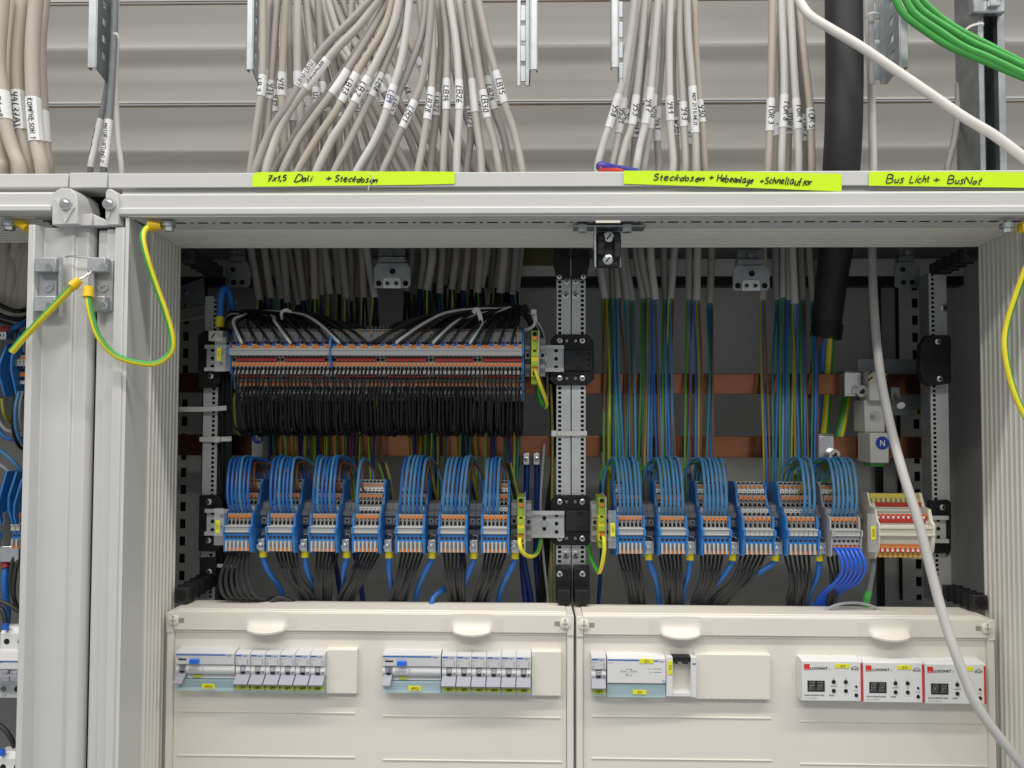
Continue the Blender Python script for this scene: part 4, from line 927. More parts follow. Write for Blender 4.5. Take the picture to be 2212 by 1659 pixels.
for x0, x1, lb, h in ((1203, 1234, 'left', 1219), (1240, 1274, 'right', 1261)):
    t = bracket([(x0, 1228), (x1, 1228), (x1, 1304), (x0, 1304)], 66, 26, 'black plastic foot bracket at the %s half of the double post, over the covers' % lb, [(1209 if lb == 'left' else 1258, 1240, 4, 'zinc')], hole=[(h, 1292, 6.2)])
    mb = MB(); pbox(mb, x0 + 2, x1 - 2, 1275, 1306, 44, 66, 'black'); mb.build('foot', t, bevel=0.8)
    mb = MB(); c = P(h, 1291, 43.8); mb.tube([c, c + Vector((0, -0.3, 0))], 5.8, 16, 'void'); mb.build('foot_socket', t)
bracket([(427, 725), (440, 714), (462, 714), (476, 726), (476, 826), (462, 838), (428, 838)], 90, 8, 'black plastic bracket on the left post at the upper terminal strip', [(455, 812, 4.4, 'zinc')])
bracket([(430, 1070), (470, 1070), (480, 1082), (480, 1178), (468, 1192), (428, 1190)], 90, 8, 'black plastic bracket on the left post at the lower terminal rail', [(451, 1084, 4.4, 'zinc'), (450, 1167, 4.2, 'zinc')])
bracket([(430, 1205), (468, 1205), (466, 1245), (430, 1250)], 92, 8, 'small black bracket at the foot of the left post', [(452, 1235, 4, 'zinc')])
bracket([(1990, 745), (2004, 724), (2050, 724), (2055, 730), (2055, 828), (2010, 834), (1995, 822), (1988, 800)], 84, 12, 'rounded black plastic bracket on the right post at the upper copper bar', [(2026, 738, 4.2, 'zinc'), (2030, 819, 4.2, 'zinc')])
bracket([(2008, 1082), (2050, 1080), (2055, 1086), (2055, 1190), (2050, 1196), (2012, 1196)], 92, 8, 'black plastic bracket on the right post at the lower rail end', [(2036, 1096, 4.2, 'zinc'), (2036, 1165, 4.2, 'zinc')])
# corner struts that reach towards the viewer
def corner_strut(a, b, w, label, end=True):
    t = thing('corner_strut', label, 'strut', tuple(P(*b)), 'black corner struts of the field frames')
    A, B = P(*a), P(*b); mb = MB()
    d = (B - A).normalized(); s_ = Vector((w / 2, 0, 0)); u = Vector((0, 0, w / 2))
    v = [A - s_ - u, A + s_ - u, A + s_ + u, A - s_ + u, B - s_ - u, B + s_ - u, B + s_ + u, B - s_ + u]
    mb.add(v, [(0, 1, 2, 3), (7, 6, 5, 4), (0, 4, 5, 1), (1, 5, 6, 2), (2, 6, 7, 3), (3, 7, 4, 0)], 'black_soft'); mb.build('arm', t, bevel=1.0)
    mb = MB()
    for k in range(4):
        c = A.lerp(B, 0.25 + k * 0.2); mb.box(c.x - w * .56, c.x + w * .56, c.y - 1.2, c.y + 1.2, c.z - w * .56, c.z + w * .56, 'black')
    mb.build('rib', t)
    mb = MB(); mb.tube([B + Vector((0, -0.1, 0)), B + Vector((0, -0.5, 0))], w * 0.33, 16, 'void'); mb.build('socket', t)
corner_strut((455, 1250, 105), (391, 1286, 34), 18, 'black ribbed corner strut at the lower left, pointing at the viewer')
corner_strut((2046, 1276, 105), (2118, 1302, 34), 18, 'black ribbed corner strut at the lower right behind the grey cable')
corner_strut((470, 590, 110), (404, 552, 42), 17, 'black corner strut under the ribbed liner at the upper left')
corner_strut((2020, 585, 110), (2099, 548, 42), 17, 'black corner strut under the ribbed liner at the upper right')
# cable-support brackets hanging under the roof
def cut_plate(mb, poly, Y, th, m): mb.prism([(P(x, y, Y).x, P(x, y, Y).z) for x, y in poly], 'y', Y, Y + th, m)
for cx, dim, lb, y0 in ((847, 0, 'between the two cable groups of the left field', 568), (1623, 0, 'between the two cable groups of the right field', 573), (513, 1, 'beside the thick blue wire loop', 566), (1960, 1, 'beside the long grey cable near the right post', 566)):
    m = 'galv_dark' if dim else 'galv'; w = 40 if not dim else 27; Y = 128 if not dim else 140  # dim brackets get their shade from the darker steel colour
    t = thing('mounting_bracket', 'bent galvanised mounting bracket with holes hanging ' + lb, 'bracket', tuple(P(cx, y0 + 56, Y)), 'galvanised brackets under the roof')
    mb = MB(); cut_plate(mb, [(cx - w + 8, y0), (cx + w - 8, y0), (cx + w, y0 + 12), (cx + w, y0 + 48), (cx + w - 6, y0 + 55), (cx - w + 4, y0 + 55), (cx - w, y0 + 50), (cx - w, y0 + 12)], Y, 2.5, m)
    pl = mb.build('plate', t, bevel=0.5)
    mb = MB(); cut_plate(mb, [(cx - w + 10, y0 - 14), (cx + w - 12, y0 - 14), (cx + w - 12, y0 - 1), (cx - w + 10, y0 - 1)], Y + 6, 14, m); cut_plate(mb, [(cx - w + 10, y0 - 34), (cx + w - 12, y0 - 34), (cx + w - 12, y0 - 15), (cx - w + 10, y0 - 15)], Y + 16, 2.5, 'galv_dark'); mb.build('upper_bend', t, bevel=0.8)
    mb = MB(); c = P(cx - 3, y0 - 20, Y + 15); mb.cyl(c, (0, -5, 0), 4.2, 'zinc', 6); mb.build('hex_bolt', t)
    mb = MB()
    for hx, hy, r in ([(cx - 29, y0 + 44, 4.0), (cx + 29, y0 + 44, 4.0), (cx + 1, y0 + 18, 4.2)] if not dim else [(cx - 8, y0 + 44, 3.8), (cx + 10, y0 + 44, 3.8), (cx - 10, y0 + 16, 3.8)]):
        c = P(hx, hy, Y - 0.15); mb.tube([c, c + Vector((0, -0.2, 0))], r, 14, 'void')
    mb.build('hole', pl)
    if not dim:
        mb = MB(); cut_plate(mb, [(cx - 20, y0 + 34), (cx - 16, y0 + 31), (cx + 15, y0 + 31), (cx + 19, y0 + 34), (cx + 19, y0 + 55), (cx - 20, y0 + 55)], Y - 2.5, 2.2, 'zinc'); tb = mb.build('tapped_tab', t, bevel=0.4)
        mb = MB()
        for hx in (-10, 9):
            c = P(cx + hx, y0 + 44, Y - 2.7); mb.tube([c, c + Vector((0, -0.6, 0))], 3.8, 14, 'galv'); mb.tube([c + Vector((0, -.7, 0)), c + Vector((0, -.8, 0))], 2.2, 12, 'void')
        mb.build('hole', tb)
# latch block under the fascia
t = thing('latch_block', 'black plastic latch block with two slotted screws on an angled steel bracket under the fascia', 'latch', tuple(P(1313, 577, -75)))
mb = MB(); pbox(mb, 1284, 1342, 487, 577, -62, -60, 'galv'); pbox(mb, 1284, 1288, 487, 577, -84, -62, 'zinc'); pbox(mb, 1240, 1396, 486, 489, -86, -62, 'galv'); mb.build('angle_bracket', t, bevel=0.5)
mb = MB(); pbox(mb, 1290, 1340, 500, 576, -74, -63, 'black_soft'); b = mb.build('body', t, bevel=2.0)
mb = MB(); pbox(mb, 1291, 1307, 507, 550, -82, -74, 'black_soft'); mb.build('jaw', b, bevel=1.5)
mb = MB(); pbox(mb, 1327, 1342, 507, 556, -82, -74, 'black_soft'); mb.build('jaw', b, bevel=1.5)
mb = MB(); screw(mb, 1315, 512, -75, 6.2, 'zinc', 's', 18); mb.build('slotted_screw', t)
mb = MB(); screw(mb, 1313, 561, -74.6, 6.0, 'zinc', 's', 18); mb.build('slotted_screw', t)
for x in (1258, 1354):
    mb = MB(); c = P(x, 487.5, -78); mb.tube([c, c + Vector((0, 0, -1.6))], 8, 16, 'galv'); mb.tube([c + Vector((0, 0, -1.6)), c + Vector((0, 0, -7.5))], 5.6, 6, 'zinc'); mb.build('hex_bolt', t)
mb = MB(); pbox(mb, 1287, 1340, 476, 481, -112.8, -111, 'cream'); tag(mb.build('paper_strip'), 'small cream paper strip stuck under the fascia above the latch block', 'strip')
# earth straps with yellow lugs
def strap(pts, r, lug, bolt, label, free=False):
    t = thing('earth_strap', label, 'earth wire', tuple(P(*pts[-1])))
    mb = MB(); mb.tube(PP(smooth(pts, 8)), r, 16, STRAP[::-1] if free else STRAP, up=(0, -1, 0)); mb.build('wire', t)
    for a, b, r0, r1 in lug:
        mb = MB(); A, B = P(*a), P(*b); mb.tube([A, A.lerp(B, .35), B], [r0, r0 * .97, r1], 14, 'lug_yellow'); mb.build('crimp_sleeve', t)
    if bolt:
        mb = MB(); c = P(*bolt); mb.tube([c + Vector((0, 0, 4)), c + Vector((0, 0, -1))], 7.4, 16, 'galv'); mb.tube([c + Vector((0, 0, -1)), c + Vector((0, 0, -6))], 5.8, 6, 'zinc'); mb.build('hex_bolt', t)
    return t
strap([(321, 490, -104), (311, 500, -112), (309, 520, -117), (318, 560, -118), (336, 615, -114), (356, 670, -110), (371, 725, -108), (369, 760, -108), (340, 784, -112), (300, 784, -118), (250, 768, -122), (215, 730, -126), (197, 680, -126), (190, 640, -124)], 3.3,
      [((320, 488, -103), (348, 488, -100), 6.0, 4.4), ((190, 642, -124), (191, 620, -122), 5.4, 5.2)], (364, 488, -98), 'green and yellow earth strap looping from the fascia bolt down to the right hinge')
strap([(160, 616, -124), (110, 668, -124), (60, 720, -124), (25, 760, -124)], 3.6, [((156, 619, -124), (172, 604, -122), 5.4, 4.2)], None, 'straight green and yellow earth strap slanting down from the left hinge, cut off')
mb = MB(); mb.tube(smooth([P(173, 603, -122), P(184, 598, -120), P(194, 590, -118), P(198, 584, -112)], 5), 1.3, 8, 'zinc'); tag(mb.build('bare_conductor'), 'bare bent steel conductor end between the yellow sleeve and the hinge', 'wire end')
strap([(2225, 560, -100), (2212, 590, -96), (2196, 635, -92), (2178, 690, -88), (2170, 740, -88), (2178, 800, -92), (2196, 860, -98), (2225, 915, -104), (2260, 950, -108)], 3.3, [((2203, 492, -98), (2230, 491, -98), 5.5, 6.5)], (2175, 491, -98), 'yellow green earth strap bowing in at the right liner', free=True)
t = thing('earth_lug', 'yellow crimp lug with its zinc bolt under the neighbouring cabinet fascia', 'cable lug', tuple(P(30, 492, -92)))
mb = MB(); mb.tube([P(34, 482, -90), P(50, 486, -92), P(62, 494, -94)], [4, 5.4, 5.6], 12, 'lug_yellow'); mb.build('crimp_sleeve', t)
mb = MB(); c = P(20, 487, -92); mb.tube([c + Vector((0, 0, 4)), c + Vector((0, 0, -1))], 8, 16, 'galv'); mb.tube([c + Vector((0, 0, -1)), c + Vector((0, 0, -5.5))], 6, 6, 'zinc'); mb.build('hex_bolt', t)

# ------------------------------------------------------------------ DIN rails
def rail(px0, px1, label, yc):
    t = thing('mounting_rail', label, 'mounting rail', tuple(P((px0 + px1) / 2, yc + 29, 82)), 'mounting rails')
    z = P((px0 + px1) / 2, yc, 82).z; x0, x1 = P(px0, yc, 82).x, P(px1, yc, 82).x
    mb = MB(); mb.prism([(80, z + 17.5), (80, z + 12.5), (87, z + 12.5), (87, z - 12.5), (80, z - 12.5), (80, z - 17.5), (81, z - 17.5), (81, z - 13.6), (88, z - 13.6), (88, z + 13.6), (81, z + 13.6), (81, z + 17.5)], 'x', x0, x1, 'rail_steel'); mb.build('hat_profile', t)
    mb = MB()
    for xx in (x0 + 8, x0 + 20, x1 - 10, x1 - 26):
        for dz in ((-7, 7) if xx in (x0 + 20, x1 - 26) else (0, -11, 11)):
            mb.tube([(xx, 86.8, z + dz), (xx, 86.6, z + dz)], 2.6, 12, 'void')
    mb.build('hole', t)
    mb = MB(); xx = x1 - 26 if px0 < 1200 else x0 + 26; c = Vector((xx, 86.5, z)); mb.tube([c, c + Vector((0, -2, 0))], [5, 4.4], 16, 'zinc'); mb.build('screw', t)
    return z
rail(443, 1218, 'steel mounting rail behind the long upper terminal strip', 774)
rail(443, 1219, 'steel mounting rail carrying the seven lower terminal blocks of the left field', 1130)
rail(1281, 2048, 'steel mounting rail carrying the terminal blocks of the right field', 1141)

# ------------------------------------------------------------------ lower multi-level terminals
XR = 790
def zr(py, Y): return P(XR, py, Y).z
ZB0 = zr(1192, 32)
def lvl(py, Y): return zr(py, Y) - ZB0
LP = [(32, 1192), (31, 1168), (29, 1154), (26, 1152), (26, 1139), (33, 1137), (35, 1126), (34, 1122), (34, 1112), (40, 1107), (45, 1103), (45, 1094), (54, 1089), (57, 1080), (54, 1077), (54, 1067), (61, 1062), (61, 1052), (64, 1049), (64, 1045), (70, 1036), (96, 1036), (96, 1192)]
def lower_terminal(house='term_grey', band='blue_plate', foot=True):
    t = thing('terminal', 'x', 'terminal', (0, 0, 0))
    w = 2.5
    def B(mbb, y0, y1, d0, d1, m, x0=-w, x1=w):
        z0, z1 = sorted((lvl(y0, min(d0, d1)), lvl(y1, min(d0, d1)))); mbb.box(x0, x1, min(d0, d1), max(d0, d1), z0, z1, m)
    def hole(mbb, y, d, r, m='void', sq=False):
        z = lvl(y, d)
        if sq: mbb.box(-r, r, d - 0.35, d, z - r, z + r, m)
        else: mbb.tube([(0, d, z), (0, d - 0.35, z)], r, 10, m)
    mb = MB()
    mb.prism([(y, lvl(p, y)) for y, p in LP], 'x', -w, w, house)
    hole(mb, 1107, 37.5, 2.1); hole(mb, 1131, 33.4, 1.7, sq=True); hole(mb, 1128, 34.2, 1.6); hole(mb, 1088, 53.2, 2.1); hole(mb, 1064, 58, 2.1); hole(mb, 1041, 66.3, 2.1); hole(mb, 1085, 55.2, 1.6, sq=True)
    B(mb, 1139.5, 1151.5, 24.8, 26, 'term_light', -2.58, 2.58); B(mb, 1138, 1140, 23, 26, 'term_light', -2.58, 2.58)
    B(mb, 1154, 1170, 28, 31, band, -2.58, 2.58)
    hole(mb, 1162, 27.8, 1.75, 'hole_red')
    mb.build('housing', t)
    if foot:
        mb = MB(); B(mb, 1170, 1192, 25, 31, 'term_light', -2.1, -0.2); B(mb, 1170, 1186, 28, 31, 'term_dark', -0.2, 2.1); mb.build('guide_post', t)
    for y0, y1, d, m in ((1113, 1121, 33, 'orange'), (1068, 1076, 53, 'orange'), (1046, 1051, 62.5, 'orange')) + (((1185, 1192, 26.5, 'orange'),) if foot else ((1171, 1178, 28.5, 'orange'),)):
        mb = MB(); x0, x1 = (-1.9, 1.9) if y0 != 1185 else (0.1, 2.0); B(mb, y0, y1, d, d + 4, m, x0, x1)
        if y0 in (1113, 1068): hole(mb, y1 - 0.5, d - 0.1, 1.0)
        mb.build('release_button', t)
    for y0, y1, d in ((1095, 1102.5, 43.5), (1053, 1061, 60)):
        mb = MB(); B(mb, y0, y1, d, d + 2, 'paper', -2.45, 2.45)
        B(mb, y0 + 2.5, y1 - 2.5, d - 0.2, d, 'ink_grey', -1.1, 1.1); mb.build('number_tag', t)
    return t
def end_plate(name, col, w=1.2, grow=1.6):
    t = thing(name, 'x', 'end plate', (0, 0, 0)); mb = MB()
    pts = [(y, lvl(p, y)) for y, p in LP]
    pts = [(y - grow - (2.0 if i < 9 else 0), z + (0.6 if z > 60 else (-1.0 if i in (0, len(pts) - 1) else 0))) for i, (y, z) in enumerate(pts)]
    pts = [pts[0], pts[2], (pts[3][0], pts[3][1]), pts[4], pts[5], pts[8], pts[9], pts[10], pts[11], pts[12], pts[16], pts[17], pts[20], (96, pts[21][1]), (96, pts[22][1])]
    mb.prism(pts, 'x', -w, w, col); mb.build('plate', t, bevel=0.3); return t
tproto = lower_terminal(); gproto = lower_terminal('term_grey', 'term_grey', False); eproto = end_plate('end_plate', 'blue_plate', 1.3); geproto = end_plate('end_plate', 'term_grey', 1.0)
used = set()
def place(proto, loc, label, group):
    if proto.name not in used:
        used.add(proto.name); proto.location = [q / 1000 for q in loc]; ORG[proto.name] = tuple(loc); proto['label'] = label; proto['group'] = group; return proto
    return dup(proto, loc, label, group)
BL = [(482, 543), (574.5, 636), (666.7, 728), (760, 821), (854, 917), (946.6, 1009), (1039, 1100)]
BR = [(1332, 1394), (1423, 1486), (1516, 1580), (1605.5, 1675), (1700, 1771), (1795, 1862)]
blocks = []
for side, lst in (('left', BL), ('right', BR)):
    for i, (a, b) in enumerate(lst):
        nm = '%s block of the %s field' % (ORD[i], side)
        grey = side == 'right' and i == 5
        xa, xb = P(a, 1145, 26).x, P(b, 1145, 26).x
        zb = ZB0
        n = 6; pw = (xb - xa - 5.2) / 6
        xs = [xa + 2.6 + pw * (k + 0.5) for k in range(n)]
        for k, x in enumerate(xs):
            place(gproto if grey else tproto, (x, 0, zb), '%s orange levered terminal, %s of six in the %s' % ('grey' if grey else 'blue footed', ORD[k], nm), 'terminals of the ' + nm)
        for x, e in ((xa + 1.1, 'near'), (xb - 1.1, 'far')):
            place(geproto if grey else eproto, (x, 0, zb), '%s end plate closing the %s on its %s side' % ('grey' if grey else 'bright blue', nm, 'left' if e == 'near' else 'right'), 'end plates of the terminal blocks')
        blocks.append(dict(nm=nm, xs=xs, xa=xa, xb=xb, side=side, i=i, grey=grey))
RZ = {'left': P(790, 1130, 82).z, 'right': P(1640, 1141, 82).z}
# grey stepped spacers between the blocks, zinc clamps with yellow sleeved blue wires
def spacer(mb, x0, x1, z, m='term_dark'):
    mb.prism([(66, z + 25), (78, z + 27), (90, z + 27), (90, z - 24), (72, z - 24), (70, z - 18), (62, z - 14), (62, z - 9), (70, z - 8), (70, z - 3), (60, z - 2), (60, z + 9), (56, z + 10), (56, z + 15), (64, z + 18)], 'x', x0, x1, m)
for j, b in enumerate(blocks):
    nxt = blocks[j + 1] if j + 1 < len(blocks) and blocks[j + 1]['side'] == b['side'] else None
    z = P(XR, 1130, 60).z
    if b['i'] < (6 if b['side'] == 'left' else 6):
        x1 = nxt['xa'] - 0.3 if nxt else (b['xb'] + 14)
        xm = (b['xb'] + x1) / 2
        t = thing('spacer_block', 'dark grey stepped spacer on the rail right of the %s' % b['nm'], 'spacer', (xm, 60, z - 24), 'grey rail spacers')
        for u, v in ((b['xb'] + 0.3, xm - 0.2), (xm + 0.2, x1)):
            mb = MB(); spacer(mb, u, v, z); mb.box(u + 1.6, v - 1.6, 58.5, 60, z + 0.5, z + 6.5, 'term_grey'); mb.box(u + 2.8, v - 2.8, 58.2, 58.6, z + 2, z + 5, 'void'); mb.build('half', t, bevel=0.4)
    if not b['grey']:
        xc = b['xb'] + 7.2; z0 = lvl(1192, 40) + ZB0
        t = thing('neutral_clamp', 'zinc screw clamp at the lower right foot of the %s' % b['nm'], 'clamp', (xc, 36, z0), 'zinc clamps at the block feet')
        mb = MB(); mb.box(xc - 5, xc + 4.5, 42, 58, z0, z0 + 15, 'zinc'); mb.box(xc + 4.5, xc + 5.3, 38, 56, z0 - 0.5, z0 + 19, 'zinc'); mb.build('cage', t, bevel=0.5)
        mb = MB(); c = Vector((xc - 1.5, 42, z0 + 6)); mb.tube([c, c + Vector((0, -4, 0)), c + Vector((0, -4.6, 0))], [4.2, 4.2, 3.6], 16, 'zinc'); mb.box(c.x - 3.2, c.x + 3.2, c.y - 4.8, c.y - 4.5, c.z - 0.5, c.z + 0.5, 'galv_dark'); mb.build('screw', t)
        mb = MB(); mb.tube([(xc - 2, 50, z0 + 17), (xc - 1, 47, z0 + 21), (xc + 3.5, 47, z0 + 20.5), (xc + 5, 49, z0 + 17)], 0.9, 6, 'zinc'); mb.build('spring', t)
        dx = 0.62 * {'left': [28, 12, -14, 2, -36, -26, -32], 'right': [26, -8, -40, -104, -8]}[b['side']][b['i']]
        t = thing('blue_wire', 'blue wire with a yellow sleeve below the %s' % b['nm'], 'wire', (xc, 50, z0 - 60), 'blue neutral wires')
        p0 = Vector((xc, 49, z0)); ze = -235.0
        path = smooth([p0, p0 + Vector((dx * .05, -1, -12)), p0 + Vector((dx * .45, 0, (ze - z0) * .5)), Vector((xc + dx, 70, ze)), Vector((xc + dx * 1.25, 78, ze - 40))], 6)
        mb = MB(); mb.tube(path, 3.4, 12, 'wire_blue'); mb.build('wire', t)
        mb = MB(); mb.tube([p0 + Vector((0, 0, 1)), p0 + Vector((dx * .02, -0.5, -9))], 4.9, 14, 'sleeve_yellow'); mb.build('yellow_sleeve', t)
# black wires out of the block feet
rn = random.Random(9)
LEAN = {'left': [[14, 30, 44, 60, 86, 100], [44] * 6, [-18] * 6, [-62] * 6, [-38] * 6, [4] * 6, [-36] * 6], 'right': [[24] * 6, [14] * 6, [-22] * 6, [-72] * 6, [10] * 6, [2] * 6]}
for b in blocks:
    for k, x in enumerate(b['xs']):
        if b['grey'] and k > 2: continue
        z0 = ZB0 + 2; ln = LEAN[b['side']][b['i']][k] * 0.55
        conv = (sum(b['xs']) / 6 - x) * 0.3
        if b['side'] == 'left' and b['i'] == 0:
            pts = [(x, 48, z0), (x - 6, 44, z0 - 14), (x - 14 + k * 2, 42, z0 - 40), (x - 8 + k * 3, 44, z0 - 62), (x + 10 + k * 4, 66, z0 - 70), (x + 44 + k * 6, 74, z0 - 90)]
        else:
            pts = [(x, 52, z0), (x + ln * .06, 50, z0 - 10), (x + ln * .45 + conv * .7, 46 + rn.uniform(-2, 4), z0 - 38), (x + ln + conv, 66 + rn.uniform(-2, 5), z0 - 70), (x + ln * 1.3 + conv * 1.2, 74, z0 - 120)]
        pts = smooth(pts, 5)
        t = thing('black_wire', 'black wire below the %s, %s of %s' % (b['nm'], ORD[k], 'three' if b['grey'] else 'six'), 'wire', tuple(pts[-1]), 'black wires below the ' + b['nm'])
        mb = MB(); mb.tube(pts, 1.6, 8, 'black_wire'); mb.build('core', t)
        if not (b['side'] == 'left' and b['i'] == 0):
            s = pts[8:]; mb = MB(); mb.tube(s, [2.3] + [2.55] * (len(s) - 1), 9, 'sheath'); mb.build('sheath', t)
        else:
            mb = MB(); mb.tube(pts[4:], 2.4, 9, 'sheath'); mb.build('sheath', t)
    if b['grey']:
        for k, x in enumerate(b['xs']):
            pts = smooth([(x, 36, lvl(1176, 30) + ZB0), (x + 1, 21, ZB0 + 6), (x + 4.5, 17, ZB0 - 12), (x + 3, 34, ZB0 - 33), (x - 6 - k * 1.3, 64, ZB0 - 58), (x - 15 - k * 2.2, 76, ZB0 - 92)], 6)
            mb = MB(); mb.tube(pts, 2.0, 12, 'wire_royal')
            tag(mb.build('royal_blue_wire'), 'glossy royal blue wire, %s of six curving down from the grey block' % ORD[k], 'wire', 'royal blue wires of the grey block')
# looped wires over the front of the blocks
def arc(x, px_top, py_top, x_back, m, hole_y, hole_d, out, r=1.75, lab='', grp='', back_y=1085, Yt=66, Yb=104):
    z0 = lvl(hole_y, hole_d) + ZB0
    zt = P(px_top, py_top, Yt).z; xt = P(px_top, py_top, Yt).x
    h = zt - z0
    pts = smooth([(x, hole_d + 3, z0 - 1), (x + 0.2, hole_d - 2.5, z0 + 3), (x + (xt - x) * .18, out, z0 + h * .30), (x + (xt - x) * .62, out + (Yt - out) * .35, z0 + h * .80), (xt, Yt, zt), (xt + (x_back - xt) * .5, Yb - 6, z0 + h * .84), (x_back, Yb, z0 + h * .4), (x_back + 2, Yb + 4, z0 - 10)], 5)
    mb = MB(); mb.tube(pts, r, 8, EARTH if m == 'earth' else m); return tag(mb.build('looped_wire'), lab, 'wire', grp)
for b in blocks:
    left = b['side'] == 'left'; i = b['i']
    if left: skip = {3: [1, 2, 3, 4, 5], 6: [4, 5]}.get(i, [])
    else: skip = {3: [0, 1, 2, 3, 4, 5], 4: [0, 1, 2]}.get(i, [])
    for k, x in enumerate(b['xs']):
        if k in skip: continue
        pxk = (x / (26 - CAMY) * FPX) + 1141                       # near enough for the top of the arc
        sh = 16 if left else -11
        if i == 6 and left: sh = 6
        m = ('wire_blue' if (i + k) % 3 else 'wire_light') if left and i < 4 else ('wire_light' if (i + k) % 4 else 'wire_blue')
        if not left: m = 'wire_light'
        if left and i == 0: m = ['wire_blue', 'wire_blue', 'wire_blue', 'wire_light', 'wire_blue', 'wire_blue'][k]
        xt = pxk + sh * (0.9 if left else 1.0) + rn.uniform(-1.5, 1.5)
        arc(x, xt, (988 if left else 990) + rn.uniform(-3, 4) + (4 if left and i == 3 else 0), x + ((18 if k == 5 else 7) if left else (-14 if k == 0 else -5)), m, 1107, 37.5, 30, 1.9, '%s wire arching over the %s, %s terminal' % ({'wire_blue': 'blue', 'wire_light': 'light blue'}[m], b['nm'], ORD[k]), 'blue arching wires of the ' + b['nm'])
        m2 = rn.choice(['wire_brown', 'wire_brown', 'wire_brown'] if left else ['wire_olive', 'wire_brown', 'wire_green'])
        if not left and k == 0: m2 = 'earth'
        arc(x + 2.5, xt + 6 * (1 if left else 1) , 999 + rn.uniform(-3, 3), x + ((20 if k == 5 else 8) if left else (-16 if k == 0 else -5)), m2, 1064 if m2 != 'earth' else 1041, 58 if m2 != 'earth' else 66, 47, 1.7, '%s rear arching wire of the %s, %s terminal' % ({'wire_brown': 'brown', 'wire_olive': 'yellowish', 'wire_green': 'green', 'earth': 'yellow and green'}[m2], b['nm'], ORD[k]), 'rear arching wires of the ' + b['nm'], Yt=78)
# dark bundle behind each gap (wires going down past the rail)
for b in blocks[:7]:
    for q in range(3):
        px = (b['xb'] / (60 - CAMY) * FPX) + 1141 + 6 + q * 7; m = ['wire_green', 'black_wire', 'wire_olive'][q]
        pts = smooth([(px - 22 + q, 1000, 108), (px - 10, 1040, 104), (px, 1092, 100), (px, 1130, 98)], 5)
        mb = MB(); mb.tube(PP(pts), 1.6, 7, m); tag(mb.build('slanting_wire'), '%s wire slanting down behind the %s, to the spacer' % (['green', 'black', 'yellowish'][q], b['nm']), 'wire', 'slanting wires behind the left blocks')

# ------------------------------------------------------------------ earth terminals, end stops, marker holders
def earth_terminal(pxc, py0, py1, label, flip=False):
    Y = 34; k = (py1 - py0) / 116
    t = thing('earth_terminal', label, 'earth terminal', tuple(P(pxc, py1, Y)), 'green and yellow earth terminals')
    def B(mb, a, b, d0, d1, m, w=7.4, dx=0): pbox(mb, pxc - w + dx, pxc + w + dx, py0 + a * k, py0 + b * k, d0, d1, m)
    mb = MB(); B(mb, 0, 12, 44, 90, 'block_green'); B(mb, 12, 42, 40, 90, 'block_green'); B(mb, 42, 78, 34, 90, 'sleeve_yellow'); B(mb, 78, 100, 38, 90, 'sleeve_yellow'); B(mb, 100, 116, 44, 90, 'block_green'); mb.build('housing', t, bevel=0.6)
    mb = MB(); B(mb, 46, 56, 32.5, 34, 'block_green', 6); B(mb, 66, 76, 32.5, 34, 'block_green', 6); mb.build('step', t)
    for a, b in ((13, 20), (80, 87)):
        mb = MB(); B(mb, a, b, 36.5, 40, 'orange', 4.6); mb.build('release_button', t)
    mb = MB()
    for a in (7, 46, 92):
        c = P(pxc, py0 + a * k, 43.8 if a == 7 else 33.5 if a == 46 else 37.8); mb.tube([c, c + Vector((0, -0.3, 0))], 2.8, 12, 'void')
    mb.build('hole', t)
    mb = MB(); pbox(mb, pxc + 7.6, pxc + 10, py0 - 1, py1 + 3, 36, 90, 'term_light'); mb.build('cover_plate', t)
earth_terminal(1155, 714, 830, 'green and yellow earth terminal at the end of the upper terminal strip')
earth_terminal(1125, 1074, 1192, 'green and yellow earth terminal at the right end of the lower left rail')
earth_terminal(1300, 1075, 1184, 'green and yellow earth terminal at the left end of the right rail')
def stop(px0, px1, yc, label):
    z = P((px0 + px1) / 2, yc, 60).z
    t = thing('end_stop', label, 'end stop', (P((px0 + px1) / 2, yc, 60).x, 60, z - 24), 'grey end stops')
    mb = MB(); x0, x1 = P(px0, yc, 60).x, P(px1, yc, 60).x; spacer(mb, x0, x1, z, 'term_grey'); mb.build('body', t, bevel=0.5)
    mb = MB(); c = (x0 + x1) / 2; mb.box(c - 2, c + 2, 59.5, 60, z + 0.5, z + 5, 'void'); mb.build('slot', t)
stop(1134, 1146, 772, 'grey end stop between the strip end plate and the earth terminal'); stop(1166, 1178, 772, 'grey end stop on the bare rail side of the upper earth terminal')
stop(1104, 1117, 1130, 'grey end stop between the seventh left block and its earth terminal'); stop(1136, 1148, 1132, 'grey end stop on the bare rail side of the lower left earth terminal')
stop(1278, 1291, 1133, 'grey end stop at the start of the right rail before its earth terminal')
def earth_loop(pts, label):
    mb = MB(); mb.tube(PP(smooth(pts, 7)), 2.7, 12, EARTH, up=(0.6, -1, 0)); tag(mb.build('earth_loop'), label, 'earth wire', 'earth wire loops')
earth_loop([(1155, 800, 38), (1158, 806, 30), (1166, 830, 30), (1178, 862, 44), (1180, 876, 58), (1174, 878, 70), (1165, 860, 84), (1160, 838, 92)], 'green and yellow wire loop hanging from the upper earth terminal')
earth_loop([(1124, 1164, 38), (1122, 1170, 28), (1126, 1188, 26), (1138, 1200, 34), (1154, 1200, 50), (1164, 1185, 70), (1168, 1155, 92)], 'green and yellow wire loop hanging from the lower left earth terminal')
earth_loop([(1303, 1160, 38), (1305, 1168, 30), (1305, 1190, 28), (1300, 1220, 32), (1294, 1236, 40), (1286, 1226, 54), (1276, 1204, 72), (1270, 1178, 92)], 'green and yellow wire loop hanging from the right rail earth terminal')
